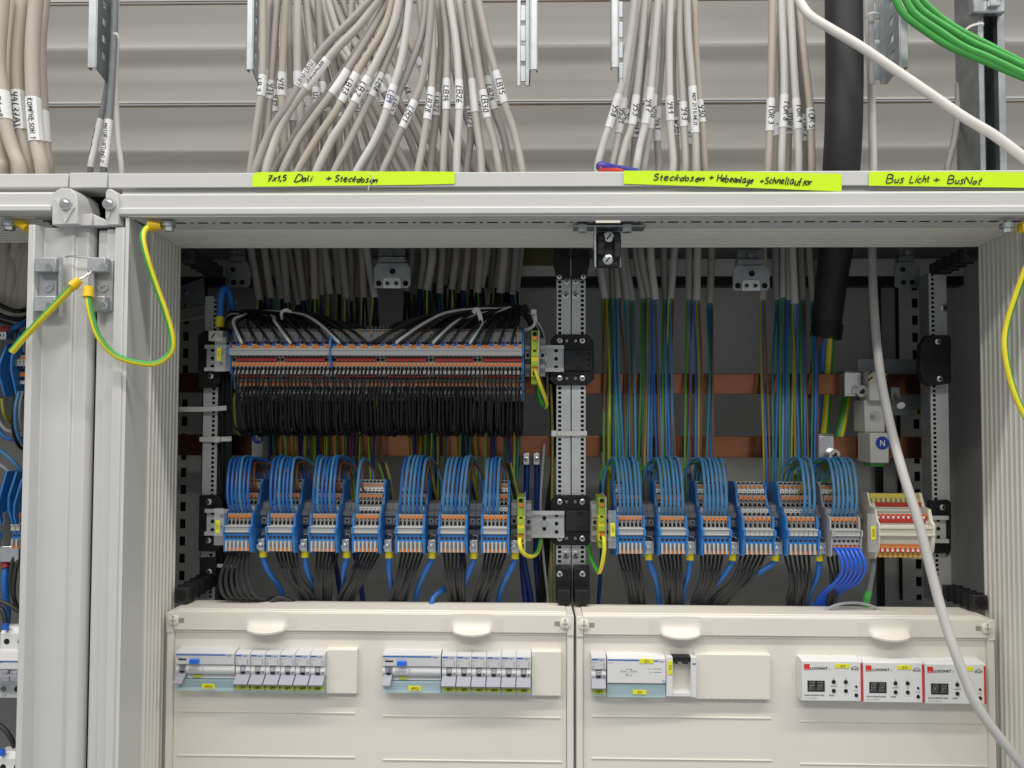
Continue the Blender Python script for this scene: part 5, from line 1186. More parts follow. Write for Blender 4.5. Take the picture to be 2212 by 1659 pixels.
def marker(px0, px1, py0, py1, tag_, s, Y, label):
    t = thing('marker_holder', label, 'marker holder', tuple(P((px0 + px1) / 2, py1, Y)), 'clear marker holders')
    mb = MB(); pbox(mb, px0, px1, py0, py1, Y, Y + 3, 'clear'); mb.build('clear_case', t, bevel=0.5)
    mb = MB(); pbox(mb, *tag_, Y - 0.8, Y - 0.2, 'sticker'); o = mb.build('yellow_label', t, bevel=0.3)
    c = P((tag_[0] + tag_[1]) / 2, (tag_[2] + tag_[3]) / 2, Y - 1.0)
    mb = MB(); mb.flat_text(s, c.x, Y - 1.0, c.z, 4.4, 'ink', 1.0, math.pi / 2); mb.build('lettering', o)
marker(463, 487, 728, 803, (468, 477.5, 751, 780), '-7X1', 40, 'clear marker holder with the yellow label -7X1')
marker(462, 481.5, 1098, 1178, (465.5, 474.5, 1124, 1152), '-5X1', 22, 'clear marker holder with the yellow label -5X1')
marker(1314.5, 1331, 1103, 1185, (1318.7, 1328.5, 1130, 1159), '-6X1', 22, 'clear marker holder with the yellow label -6X1')
marker(1875.6, 1896, 1110, 1193, (1881.6, 1892, 1137, 1166), '-KNX', 18, 'clear marker holder with a yellow label in front of the red and yellow block')
# ------------------------------------------------------------------ long upper terminal strip
XU = 810
ZU0 = P(XU, 866, 72).z
def lu(py, Y): return P(XU, py, Y).z - ZU0
UP = [(72, 866), (66, 852), (64, 843), (60, 841), (58, 834), (58, 825), (52, 820), (50, 811), (46, 808), (44, 800), (42, 791), (42, 783), (44, 781), (44, 773), (38, 768), (34, 766), (34, 754), (40, 752), (42, 744), (46, 737), (48, 734), (52, 716), (62, 713), (64, 706), (96, 706), (96, 866)]
def upper_terminal(blue):
    t = thing('slim_terminal', 'x', 'terminal', (0, 0, 0)); w = 2.5
    def B(mb, y0, y1, d0, d1, m, x0=-w, x1=w):
        z0, z1 = sorted((lu(y0, d0), lu(y1, d0))); mb.box(x0, x1, d0, d1, z0, z1, m)
    def hole(mb, y, d, r, m='void'): z = lu(y, d); mb.tube([(0, d, z), (0, d - 0.35, z)], r, 10, m)
    mb = MB(); mb.prism([(y, lu(p, y)) for y, p in UP], 'x', -w, w, 'term_grey')
    hole(mb, 709.5, 63, 2.2); hole(mb, 740.5, 42.6, 2.1, 'hole_red' if blue else 'void'); hole(mb, 770.5, 40, 1.4); hole(mb, 777, 43.8, 1.9); hole(mb, 796, 42.4, 2.2); hole(mb, 838, 58.6, 2.2); hole(mb, 817, 50.5, 2.0)
    B(mb, 758, 765, 33, 34, 'term_grey', -2.6, 2.6); B(mb, 765.3, 767, 32.4, 34, 'term_light', -2.6, 2.6); B(mb, 753, 757, 32.8, 34, 'term_grey', -2.6, 2.6)
    if blue: B(mb, 716, 735, 46.5, 50, 'term_light', -2.2, -1.2); B(mb, 716, 735, 46.5, 50, 'term_light', 1.2, 2.2)
    else: B(mb, 718, 733, 48, 49.5, 'term_grey', -2.4, 2.4)
    mb.build('housing', t)
    if blue:
        mb = MB(); B(mb, 736, 752, 41, 44, 'button_blue', -2.3, 2.3); hole(mb, 740.5, 40.9, 1.7, 'hole_red'); mb.build('blue_insert', t)
        mb = MB(); B(mb, 715, 722, 45.5, 50, 'orange', -1.1, 1.1); mb.build('release_button', t)
    else:
        mb = MB(); B(mb, 745.5, 752, 39.5, 42, 'orange', -1.9, 1.9); mb.build('release_button', t)
    for y0, y1, d in ((783.5, 790.5, 40.5), (826, 833, 56.5)):
        mb = MB(); B(mb, y0, y1, d, d + 2, 'orange', -1.8, 1.8); mb.build('release_button', t)
    for y0, y1, d in ((801, 808, 43), (843, 850, 62)):
        mb = MB(); B(mb, y0, y1, d, d + 2, 'paper', -2.3, 2.3); B(mb, y0 + 2.2, y1 - 2.6, d - 0.2, d, 'ink_grey', -0.9, 0.9); mb.build('number_tag', t)
    return t
ua, ub = upper_terminal(False), upper_terminal(True)
X0, X1 = P(495.5, 770, 34).x, P(1127.5, 770, 34).x
NU = 72; pw = (X1 - X0) / NU
xu = []
for k in range(NU):
    x = X0 + pw * (k + .5); xu.append(x); seg = k // 12
    blue = k % 3 == 1
    place(ub if blue else ua, (x, 0, ZU0), 'slim grey terminal with %s, %s under the %s red bridge' % ('a blue insert' if blue else 'orange lever', ORD[k % 12], ORD[seg]), 'slim terminals under the %s red bridge' % ORD[seg])
def ustrip_plate(x, label, top=706, thick=1.2, dy=2.5):
    t = thing('end_plate', label, 'end plate', (x, 60, ZU0)); pts = [(y - dy, lu(p, y) + ZU0) for y, p in UP if not 712 < p < 716]
    if top > 706: pts = [(36, lu(726, 40) + ZU0), (30, lu(740, 40) + ZU0), (30, lu(770, 34) + ZU0), (38, lu(796, 42) + ZU0), (60, lu(796, 42) + ZU0), (60, lu(726, 42) + ZU0)]
    mb = MB(); mb.prism(pts, 'x', x - thick, x + thick, 'blue_plate'); mb.build('plate', t, bevel=0.3)
ustrip_plate(X0 - 1.4, 'blue end plate at the left end of the long upper terminal strip')
ustrip_plate(X1 + 1.4, 'blue end plate at the right end of the upper strip, beside the earth terminal')
ustrip_plate(X0 + pw * 25, 'narrow blue partition plate a third along the upper terminal strip', 720, 1.0)
for seg in range(6):
    a, b = [(511, 599.5), (616.5, 702.5), (727, 813.5), (833, 921), (939, 1022.5), (1042.5, 1127)][seg]
    mb = MB(); z = lu(776.7, 41) + ZU0; mb.box(P(a, 777, 41).x, P(b, 777, 41).x, 39.5, 46, z - 2.0, z + 2.0, 'bridge_red')
    tag(mb.build('plug_in_bridge', bevel=0.7), 'bright red plug-in bridge in the upper strip, %s of six' % ORD[seg], 'bridge', 'red plug-in bridges')
    mb = MB(); z = lu(813, 48) + ZU0; mb.box(P(a + 4, 777, 48).x, P(b - 2, 777, 48).x, 46.8, 49.5, z - 1.6, z + 1.6, 'bridge_red')
    tag(mb.build('plug_in_bridge', bevel=0.5), 'dark red bridge half hidden behind black loops, under the %s bright one' % ORD[seg], 'bridge', 'hidden red bridges')
# black loops hanging under the strip
rn = random.Random(21)
for k in range(NU):
    x = xu[k]; seg = k // 12
    for row in (0, 1, 2):
        hy, hd = ((796, 43), (838, 59), (856, 70))[row]
        z0 = lu(hy, hd) + ZU0; zb = P(XU, 940 + rn.uniform(-9, 3), 70).z
        j = rn.uniform(-1.5, 1.5); j2 = j + rn.uniform(-1.2, 1.2)
        out = 35 + rn.uniform(-2, 3) + row * 11
        m = 'black_wire'
        if rn.random() < 0.025 and row: m = 'wire_olive'
        pts = smooth([(x, hd + 3, z0 + 0.6), (x + rn.uniform(-.8, .8), hd - 2.6, z0 - 3), (x + j * .5, out, z0 - 16), (x + j, out + 3, z0 + (zb - z0) * .55), (x + j2, out + 10, zb + 7), (x + j2 + 1, 72, zb), (x + j2 + 2, 98, zb + 12), (x + j2 + 2, 112, z0)], 4)
        mb = MB(); mb.tube(pts, 1.22, 7, m)
        tag(mb.build('hanging_loop'), '%s loop hanging from the %s terminal row, %s under the %s red bridge' % ('yellowish' if m == 'wire_olive' else 'black', ('middle', 'lowest', 'hidden rear')[row], ORD[k % 12], ORD[seg]), 'wire', 'black loops under the %s red bridge' % ORD[seg])
# the bundled black wires over the strip
for k in range(NU):
    if k % 3 == 1: continue
    x = xu[k]; pxk = 495.5 + (k + .5) * (1127.5 - 495.5) / NU
    if (k % 3 == 2 and k not in (2, 14, 26, 35, 41, 50, 59, 62)) : continue
    white = k in (2, 14, 26, 41, 50, 59)
    z0 = lu(740.5, 42.6) + ZU0
    lab = '%s wire bundled over the strip, %s terminal of the %s red bridge' % ('grey white' if white else 'black', ORD[k % 12], ORD[k // 12])
    if pxk < 800:
        u = (pxk - 495) / 305
        mids = [(pxk - 10 - 44 * u, 700 - 8 * rn.random(), 52), (pxk * .55 + 250 - 20 * u, 676 + 6 * rn.random(), 74), (495 + 30 * u, 672 + 8 * rn.random(), 92), (486, 705, 110), (484, 800, 120)]
    else:
        u = (1127 - pxk) / 327
        mids = [(pxk + 6 + 62 * u, 704 - 10 * rn.random(), 48), (pxk * .5 + 545 + 20 * (1 - u), 676 + 8 * rn.random() - 5 * u, 62), (1085 + 30 * (1 - u), 664 + 14 * rn.random(), 76), (1140 + 10 * rn.random(), 684, 92), (1168 + 10 * rn.random(), 740, 108), (1184, 860, 118)]
    P0 = Vector((x, 45, z0)); pts = [P0, Vector((x, 38, z0 + 1.5))] + PP(mids)
    pts = smooth(pts, 6)
    mb = MB(); mb.tube(pts, 1.95 if not white else 2.0, 8, 'wire_white' if white else 'black_wire'); tag(mb.build('bundled_wire'), lab, 'wire', 'wires bundled over the upper strip')
# dense rear of the bundle
for k in range(34):
    a = k / 33
    if k < 12: mids = [(560 + 21 * k, 709, 63), (545 + 15 * k, 694 - 4 * rn.random(), 70), (520 + 6 * k, 680 + 6 * rn.random(), 86), (492, 690, 104), (482, 760, 118)]
    else: q = k - 12; mids = [(840 + 12.5 * q, 709, 63), (868 + 12 * q, 696, 64), (975 + 7 * q, 680 - 14 * rn.random(), 72), (1085 + 2.4 * q, 672 - 14 * rn.random(), 80 + (q % 4) * 3), (1140 + 10 * rn.random(), 690 + 8 * rn.random(), 94), (1174 + q * .6, 780, 112)]
    mb = MB(); mb.tube(PP(smooth(mids, 6)), 2.0, 8, 'black_wire')
    tag(mb.build('bundled_wire'), 'black wire deep in the bundle above the %s red bridge, %s' % (ORD[min(5, int((mids[0][0] - 495) / 105))], ORD[k % 16]), 'wire', 'wires deep in the upper bundle')
tie([(1022, 676, 50), (1030, 668, 52), (1036, 680, 50), (1040, 700, 52), (1036, 704, 56)], 5.5, 'white nylon tie round the black wire bundle above the fifth red bridge')
tie([(1150, 668, 66), (1156, 680, 62), (1155, 700, 62), (1140, 712, 64), (1126, 709, 66)], 4.0, 'nylon tie curling round the end of the black wire bundle')
tie([(609, 690, 66), (608, 676, 62), (618, 669, 62), (629, 674, 66)], 3.8, 'white nylon tie over the left part of the black wire bundle')
mb = MB(); c = P(1153, 674, 60); mb.box(c.x - 3.5, c.x + 3.5, 57, 62, c.z - 3, c.z + 3, 'nylon'); tag(mb.build('tie_head', bevel=0.8), 'small white tie head on the end of the wire bundle', 'cable tie')
# left vertical harness, ties on the posts
for k in range(13):
    pts = [(484 + (k % 5) * 3.4, 700 + k * 3, 104 + k % 4 * 5), (481 + (k % 5) * 4.5, 860, 100 + (k % 4) * 6), (480 + (k % 5) * 4.5, 1000, 100 + (k % 4) * 6), (479 + (k % 6) * 5.4, 1180, 102 + (k % 4) * 6), (474 + (k % 6) * 6, 1310, 98 + (k % 4) * 6)]
    mb = MB(); mb.tube(PP(smooth(pts, 5)), 1.9, 7, 'black_wire'); tag(mb.build('riser_wire'), 'black wire of the dark vertical harness beside the left post, %s of thirteen' % ORD[k], 'wire', 'black harness beside the left post')
for k in range(8):
    pts = [(1180 + k * 1.6, 780, 116), (1188 + k * 1.5, 860, 118), (1192 + k, 960, 120), (1188 - k * 2, 1140, 120), (1176 - k * 2, 1310, 112)]
    mb = MB(); mb.tube(PP(smooth(pts, 5)), 1.8, 7, 'black_wire'); tag(mb.build('riser_wire'), 'black wire falling along the left edge of the double post, %s of eight' % ORD[k], 'wire', 'black wires along the double post')
for pts, m, lab in (([(1190, 830, 108), (1194, 950, 110), (1192, 1100, 110), (1190, 1300, 104)], 'wire_olive', 'yellow green wire running down along the double post'), ([(1176, 960, 112), (1168, 1080, 112), (1172, 1180, 106), (1186, 1310, 100)], 'wire_grey', 'grey wire slanting down beside the double post')):
    mb = MB(); mb.tube(PP(smooth(pts, 5)), 1.7, 8, m); tag(mb.build('riser_wire'), lab, 'wire')
tie([(384, 884, 92), (440, 884, 92), (478, 882, 92), (489, 881, 92)], 6.4, 'long white nylon tie sticking out across the left post')
tie([(431, 949, 96), (470, 949, 95), (500, 948, 96)], 6.4, 'white nylon tie holding the harness to the left post at the lower copper bar')
mb = MB(); pbox(mb, 461, 474, 943, 956, 90, 95, 'nylon'); tag(mb.build('tie_head', bevel=0.8), 'square white tie head on the left post at the lower copper bar', 'cable tie')
tie([(430, 1222, 96), (470, 1222, 95), (510, 1223, 98)], 4.5, 'pale nylon tie at the foot of the left post')
tie([(1193, 936, 92), (1230, 936, 91), (1268, 936, 92)], 6.2, 'white nylon tie strapped across the double perforated post')
mb = MB(); pbox(mb, 1191, 1202, 930, 943, 86, 91, 'nylon'); tag(mb.build('tie_head', bevel=0.8), 'square white tie head at the left edge of the double post', 'cable tie')
# thick blue loop with clamp, far left
t = thing('blue_supply_loop', 'thick blue wire bent in a hairpin with a yellow sleeve above the white screw clamp', 'wire', tuple(P(475, 705, 72)))
mb = MB(); mb.tube(PP(smooth([(475, 700, 70), (476, 660, 70), (479, 632, 72), (486, 624, 78), (495, 636, 86), (502, 665, 96), (508, 690, 108)], 6)), 4.8, 14, 'wire_blue'); mb.build('wire', t)
mb = MB(); mb.tube([P(475, 684, 70), P(474.5, 706, 70)], 5.6, 14, 'sleeve_yellow'); mb.build('yellow_sleeve', t)
t = thing('screw_clamp', 'cream plastic screw clamp below the yellow sleeved blue wire', 'clamp', tuple(P(468, 738, 60)))
mb = MB(); pbox(mb, 450, 481, 714, 736, 60, 90, 'cream'); mb.build('body', t, bevel=0.8)
mb = MB(); screw(mb, 462, 725, 59.8, 6, 'white_plastic', 's', 18); mb.build('screw', t)
# galvanised gusset plate upper left
mb = MB(); cut_plate(mb, [(392, 618), (440, 600), (440, 652), (392, 670)], 150, 2, 'galv'); o = tag(mb.build('gusset_plate'), 'dim galvanised gusset plate behind the upper left corner strut', 'plate')
for x, y in ((400, 630), (402, 660)):
    mb = MB(); screw(mb, x, y, 149.5, 4.5, 'galv_dark'); mb.build('screw', o)
for k in range(3):
    mb = MB(); mb.tube(PP(smooth([(384, 672 + k * 9, 170 + k * 4), (420, 666 + k * 9, 165), (470, 660 + k * 8, 160), (510, 650 + k * 6, 170)], 5)), 4.6, 10, 'jacket2'); tag(mb.build('side_cable'), 'dim grey cable entering sideways behind the blue hairpin, %s of three' % ORD[k], 'cable', 'dim sideways cables')

# ------------------------------------------------------------------ red and yellow bus terminal block
zk0 = P(1950, 1204, 30).z
t0 = None
XK0, XK1 = P(1898, 1150, 26).x, P(2008, 1150, 26).x; NK = 20; pk = (XK1 - XK0) / NK
def bus_terminal(a):
    t = thing('bus_terminal', 'x', 'terminal', (0, 0, 0)); w = pk / 2 - 0.05
    def L(py, Y): return P(1950, py, Y).z - zk0
    def B(mb, y0, y1, d0, d1, m, x0=-w, x1=w): z0, z1 = sorted((L(y0, d0), L(y1, d0))); mb.box(x0, x1, d0, d1, z0, z1, m)
    def hole(mb, y, d, r, m='term_grey'): z = L(y, d); mb.tube([(0, d, z), (0, d - .3, z)], r, 8, m)
    mb = MB(); mb.prism([(y, L(p, y)) for y, p in [(38, 1204), (38, 1196), (28, 1186), (27, 1160), (24, 1156), (24, 1140), (28, 1138), (30, 1128), (34, 1118), (44, 1102), (46, 1096), (50, 1086), (56, 1076), (60, 1066), (96, 1066), (96, 1204)]], 'x', -w, w, 'cream'); 
    hole(mb, 1132, 28.9, 1.2); hole(mb, 1098, 45, 1.0); hole(mb, 1107, 40.6, 1.6); hole(mb, 1071, 57, 1.5); hole(mb, 1187, 28.2, 1.5)
    mb.build('housing', t)
    c1, c2 = ('bridge_red', 'cream') if a else ('cream', 'bridge_red')
    mb = MB(); B(mb, 1077, 1086, 49, 52, 'yellow_term' if a else 'term_dark'); mb.build('lower_flag', t)
    mb = MB(); B(mb, 1066, 1077, 54.5, 58, 'yellow_term'); mb.build('upper_flag', t)
    mb = MB(); B(mb, 1111, 1121, 31, 34, 'orange' if a else 'logo_red'); mb.build('release_button', t)
    mb = MB(); B(mb, 1115, 1121, 30.2, 31, c1 if a else 'paper'); mb.build('flag', t)
    mb = MB(); B(mb, 1176, 1184, 25.8, 28, 'orange'); B(mb, 1184, 1192, 26.5, 29, 'cream' if a else 'logo_red'); mb.build('release_button', t)
    mb = MB(); B(mb, 1193, 1204, 33, 38, 'yellow_term' if a else 'orange'); mb.build('foot_flag', t)
    return t
ka, kb = bus_terminal(True), bus_terminal(False)
for k in range(NK):
    place(ka if k % 2 else kb, (XK0 + pk * (k + .5), 0, zk0), 'cream bus terminal with %s flags, %s of its colour' % ('orange and yellow' if k % 2 else 'red and white', ORD[k // 2]), 'bus terminals of the red and yellow block')
for y, d, m, a, b, lab in ((1091, 45.5, 'bridge_red', 1879 + 14, 1992, 'dark red bridge along the top of the red and yellow block'), (1126, 28.5, 'bridge_red', 1899, 2001, 'bright red bridge across the middle of the red and yellow block')):
    mb = MB(); pbox(mb, a, b, y - 5.5, y + 4, d, d + 4, m); tag(mb.build('long_bridge', bevel=0.6), lab, 'bridge')
mb = MB(); pbox(mb, 1899, 2021, 1138, 1143, 20, 26, 'cream'); pbox(mb, 1899, 2021, 1143, 1152, 22.5, 24, 'cream'); pbox(mb, 1899, 2021, 1153, 1158, 20, 26, 'cream'); tag(mb.build('marker_channel', bevel=0.4), 'long cream marker channel across the red and yellow block', 'marker channel')
for x, w, lab in ((XK0 - 1.2, 1.1, 'left'), (XK1 + 2.4, 2.0, 'right')):
    mb = MB(); mb.prism([(y, P(1950, p, y).z) for y, p in [(34, 1207), (24, 1190), (21, 1160), (20, 1134), (26, 1124), (30, 1100), (44, 1094), (52, 1064), (96, 1064), (96, 1207)]], 'x', x - w, x + w, 'cream'); tag(mb.build('end_plate', bevel=0.3), 'cream end plate on the %s side of the red and yellow block' % lab, 'end plate')
t = thing('bus_lead', 'green cable with a grey collar rising to the red and yellow block', 'cable', tuple(P(1866, 1310, 60)))
mb = MB(); mb.tube(PP(smooth([(1888, 1200, 50), (1886, 1225, 48), (1880, 1260, 50), (1876, 1282, 52)], 5)), 3.4, 10, 'cable_grey'); mb.build('grey_collar', t)
mb = MB(); mb.tube(PP(smooth([(1877, 1276, 52), (1872, 1295, 54), (1870, 1320, 60)], 5)), 4.4, 12, 'cable_green'); mb.build('jacket', t)
mb = MB(); mb.tube(PP(smooth([(1896, 1185, 30), (1895, 1195, 32), (1889, 1205, 44)], 4)), 1.0, 6, 'bridge_red'); mb.build('core', t)['label'] = 'thin red core'
# cable hump above the right cover, loose ends over the left cover
for pts, r, m, lab in [([(1782, 1318, 40), (1810, 1306, 40), (1845, 1302, 42), (1880, 1308, 44), (1905, 1320, 46)], 1.8, 'wire_grey', 'thin dark wire bowing up behind the right cover below the royal blue wires'),
                       ([(515, 1312, 50), (535, 1296, 52), (556, 1292, 54), (580, 1304, 56)], 4.0, 'sheath', 'thick black cable end bulging behind the left cover near the corner strut'),
                       ([(586, 1300, 52), (602, 1291, 54), (620, 1294, 56), (640, 1306, 58)], 3.4, 'sheath', 'smaller black cable end bulging behind the left cover'),
                       ([(930, 1312, 50), (936, 1292, 54), (950, 1278, 60), (966, 1270, 70)], 3.4, 'wire_blue', 'short blue wire end curling up behind the left cover')]:
    mb = MB(); mb.tube(PP(smooth(pts, 6)), r, 10, m); tag(mb.build('loose_wire'), lab, 'wire')
for k, px in enumerate((735, 782, 1010)):
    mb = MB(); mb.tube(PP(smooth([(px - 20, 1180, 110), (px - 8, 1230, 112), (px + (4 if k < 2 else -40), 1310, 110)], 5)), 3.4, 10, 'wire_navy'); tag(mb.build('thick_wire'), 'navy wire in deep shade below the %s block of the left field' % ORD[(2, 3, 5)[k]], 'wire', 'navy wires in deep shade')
# ------------------------------------------------------------------ plastic covers
def cover(px0, px1, label, lugs, lines, tilt=0.0):
    x0, x1 = P(px0, 1400, 0).x, P(px1, 1400, 0).x
    ztop = P((px0 + px1) / 2, 1326 if px0 < 1000 else 1336, 0).z; zband = ztop - 21; zbot = -520
    t = thing('plastic_cover', label, 'cover', ((x0 + x1) / 2, 0, zbot), 'cream plastic covers')
    mb = MB()
    mb.prism([(0, ztop), (0, zband), (3, zband), (3, zband - 3.5), (5, zband - 4), (5, zbot), (12, zbot), (12, ztop - 4), (60, ztop - 4), (60, ztop), (19, ztop), (18, ztop + 1.2), (15, ztop + 1.2), (14, ztop), (10, ztop), (9, ztop + 1.4), (6, ztop + 1.4), (5, ztop)], 'x', x0 + 8.5, x1 - 8.5, 'cover')
    mb.build('face_panel', t, bevel=0.5, angle=30)
    for a, b, ia in ((x0, x0 + 8.3, 1), (x1 - 8.3, x1, 0)):
        mb = MB(); mb.prism([(0, ztop), (0, zband - 3), (1.6, zband - 3.2), (1.6, zbot), (14, zbot), (14, ztop - 6), (58, ztop - 6), (58, ztop - 1), (6, ztop)], 'x', a, b, 'cover'); mb.build('side_strip', t, bevel=0.8)
    for xs, d in ((x0 + 9.0, 1), (x1 - 10.5, -1)):                    # quarter-turn screws with their slots
        c = Vector((xs, 0, ztop - 9.5))
        mb = MB(); mb.box(min(c.x + d * 5, c.x + d * 12.5), max(c.x + d * 5, c.x + d * 12.5), -0.5, 0.2, c.z - 2.6, c.z + 2.6, 'recess'); mb.build('slot', t)
        mb = MB(); mb.tube([c, c + Vector((0, -2.0, 0)), c + Vector((0, -2.6, 0))], [6.4, 6.3, 5.4], 24, 'cover'); s = mb.build('cover_screw', t)
        mb = MB(); mb.box(c.x - 3.3, c.x + 3.3, -2.9, -2.65, c.z - 0.6, c.z + 0.6, 'recess'); mb.box(c.x - 0.6, c.x + 0.6, -2.92, -2.67, c.z - 3.3, c.z + 3.3, 'recess')
        mb.box(c.x - 1.2, c.x + 1.2, -2.8, -2.3, c.z + 4.4, c.z + 5.8, 'recess'); mb.box(c.x - 1.2, c.x + 1.2, -2.8, -2.3, c.z - 5.8, c.z - 4.4, 'recess'); mb.build('cross_recess', s)
    for pxc in lugs:                                                  # bulging finger grips
        xc = P(pxc, 1340, 0).x; wl = 24.5; mb = MB(); n = 20; rows = []
        for q in range(11):
            v = q / 10
            row = []
            for k in range(n + 1):
                u = -1 + 2 * k / n
                bul = math.sqrt(max(0, 1 - abs(u) ** 2.6)); sag = 1 - u * u
                lip = 11.5 * max(0, (v - 0.30) / 0.70) ** 2.4
                row.append((xc + u * wl, -0.15 - bul * (0.9 * v + lip), ztop + 0.2 + 1.2 * sag * (1 - v) - v * (17.6 + 3.4 * sag)))
            rows.append(row)
        last = [(x, y * 0.97, z - 2.2) for x, y, z in rows[-1]]; rows.append(last); rows.append([(x, 1.5, z + 0.5) for x, y, z in last])
        v = [p for r in rows for p in r]; f = [(i * (n + 1) + j, i * (n + 1) + j + 1, (i + 1) * (n + 1) + j + 1, (i + 1) * (n + 1) + j) for i in range(len(rows) - 1) for j in range(n)]
        mb.add(v, f, 'cover'); g = mb.build('finger_grip', t, angle=50)
        mb = MB()
        for s_ in (-1, 1):
            for k in range(4): xx = xc + s_ * (wl + 3 + k * 3); mb.box(xx - 0.4, xx + 0.4, -0.5, 0.1, ztop - 18.5, ztop - 3.5, 'cover')
        mb.build('grip_rib', g)
    mb = MB()
    for a, b, py in lines:
        z = P((a + b) / 2, py, 5).z; mb.box(P(a, py, 5).x, P(b, py, 5).x, 3.9, 5.2, z - 0.7, z + 0.5, 'cover')
    mb.build('moulded_line', t, bevel=0.2)
    return t, ztop
mat('recess', (0.33, 0.29, 0.21), 0.6)
c1, zt1 = cover(358.5, 1239.5, 'cream plastic cover of the left field with two rows of breakers showing through', (576, 1020), [(386, 767, 1538), (827, 1211, 1548), (384, 767, 1633), (827, 1214, 1643)])
c2, zt2 = cover(1245, 2151, 'cream plastic cover of the right field with three white display modules showing through', (1470, 1921), [(1278, 1665, 1549), (1728, 2127, 1560), (1278, 1668, 1640), (1728, 2130, 1652)])

# ------------------------------------------------------------------ miniature breakers
def scr(y0, y1): return None
def mcb_proto():
    t = thing('circuit_breaker', 'x', 'circuit breaker', (0, 0, 0)); w = 17.5
    mb = MB(); mb.prism([(5, 0), (-12, 0), (-17.5, -2.2), (-17.5, -15.5), (-14.5, -16), (-14.5, -17), (-9, -18), (-9, -46), (5, -46)], 'x', 0.1, w, 'breaker_grey'); b = mb.build('body', t, bevel=0.35)
    mb = MB(); mb.tube([(0.2, -9.5, -22.2), (5.2, -9.5, -22.2)], 6.8, 22, 'white_plastic'); mb.tube([(12.0, -9.5, -22.2), (w - 0.2, -9.5, -22.2)], 6.8, 22, 'white_plastic'); mb.box(13.2, 16.4, -16.6, -15, -24.6, -22.6, 'ink_grey'); mb.build('barrel', t, angle=50)
    mb = MB(); mb.tube([(5.4, -9.5, -22.2), (11.8, -9.5, -22.2)], 6.2, 22, 'lever_grey'); mb.box(6.3, 11, -16.3, -14, -25.6, -23.8, 'black'); hub = mb.build('hub', t, angle=50)
    mb = MB(); z0 = -20.2
    for q in range(20):
        a0, a1 = 2 * math.pi * q / 20, 2 * math.pi * (q + 1) / 20
        f = lambda a, r: (8.9 + r * math.cos(a), -16.0 - 0.4, z0 + r * math.sin(a))
        mb.add([f(a0, 1.3), f(a1, 1.3), f(a1, 1.9), f(a0, 1.9)], [(0, 1, 2, 3)], 'paper')
    mb.build('off_mark', hub)
    mb = MB(); v = [(0.4, -14, -26.2), (w - 0.4, -14, -26.2), (w - 0.9, -24.5, -35.6), (-0.3, -24.5, -35.6)]; v2 = [(x, y + 3.2, z - 2.2) for x, y, z in v]
    mb.add(v + v2, [(0, 1, 2, 3), (7, 6, 5, 4), (0, 4, 5, 1), (1, 5, 6, 2), (2, 6, 7, 3), (3, 7, 4, 0)], 'lever_grey'); mb.build('toggle', t, bevel=0.5)
    mb = MB(); mb.box(0.6, w - 0.6, -16.0, -9, -47.5, -37.5, 'clear_blue'); mb.build('label_window', t, bevel=0.4)
    mb = MB(); mb.box(1.4, w - 1.2, -16.9, -16.3, -44.6, -39.2, 'sticker_dull'); mb.build('yellow_label', t)
    mb = MB(); mb.box(0.6, 7.5, -17.75, -17.55, -5.0, -3.4, 'logo_blue'); mb.flat_text(':hager', 8.0, -17.75, -4.2, 3.2, 'logo_blue', 0.95, al='l')
    mb.flat_text('MBN 116', 0.6, -17.75, -7.6, 2.0, 'ink_faint', 0.9, al='l'); mb.flat_text('B16', 0.6, -17.75, -10.2, 1.8, 'ink_faint', 1, al='l'); mb.box(0.8, 4.0, -17.75, -17.55, -13, -12, 'ink_faint'); mb.box(1.6, 2.8, -17.75, -17.55, -14.4, -13.4, 'ink_faint')
    mb.tube([(14.4, -17.7, -8.6), (15.6, -17.7, -9.6), (14.2, -17.7, -11), (15.4, -17.7, -12.6), (14.4, -17.7, -14)], 0.22, 4, 'ink_grey'); mb.build('printing', b)
    return t
mp = mcb_proto()
def mcb(px, py, s, label):
    p = P(px, py, -8); o = place(mp, (p.x, 6.5, p.z), label, 'circuit breakers in the covers')
    if s:
        mb = MB(); mb.flat_text(s, p.x + 8.8, -17.1, p.z - 41.9, 4.4, 'ink', bold=.01); k = mb.build('device_lettering', None, (p.x, 0, p.z)); k.parent = o; k.location = (0, 0, 0)
    return o
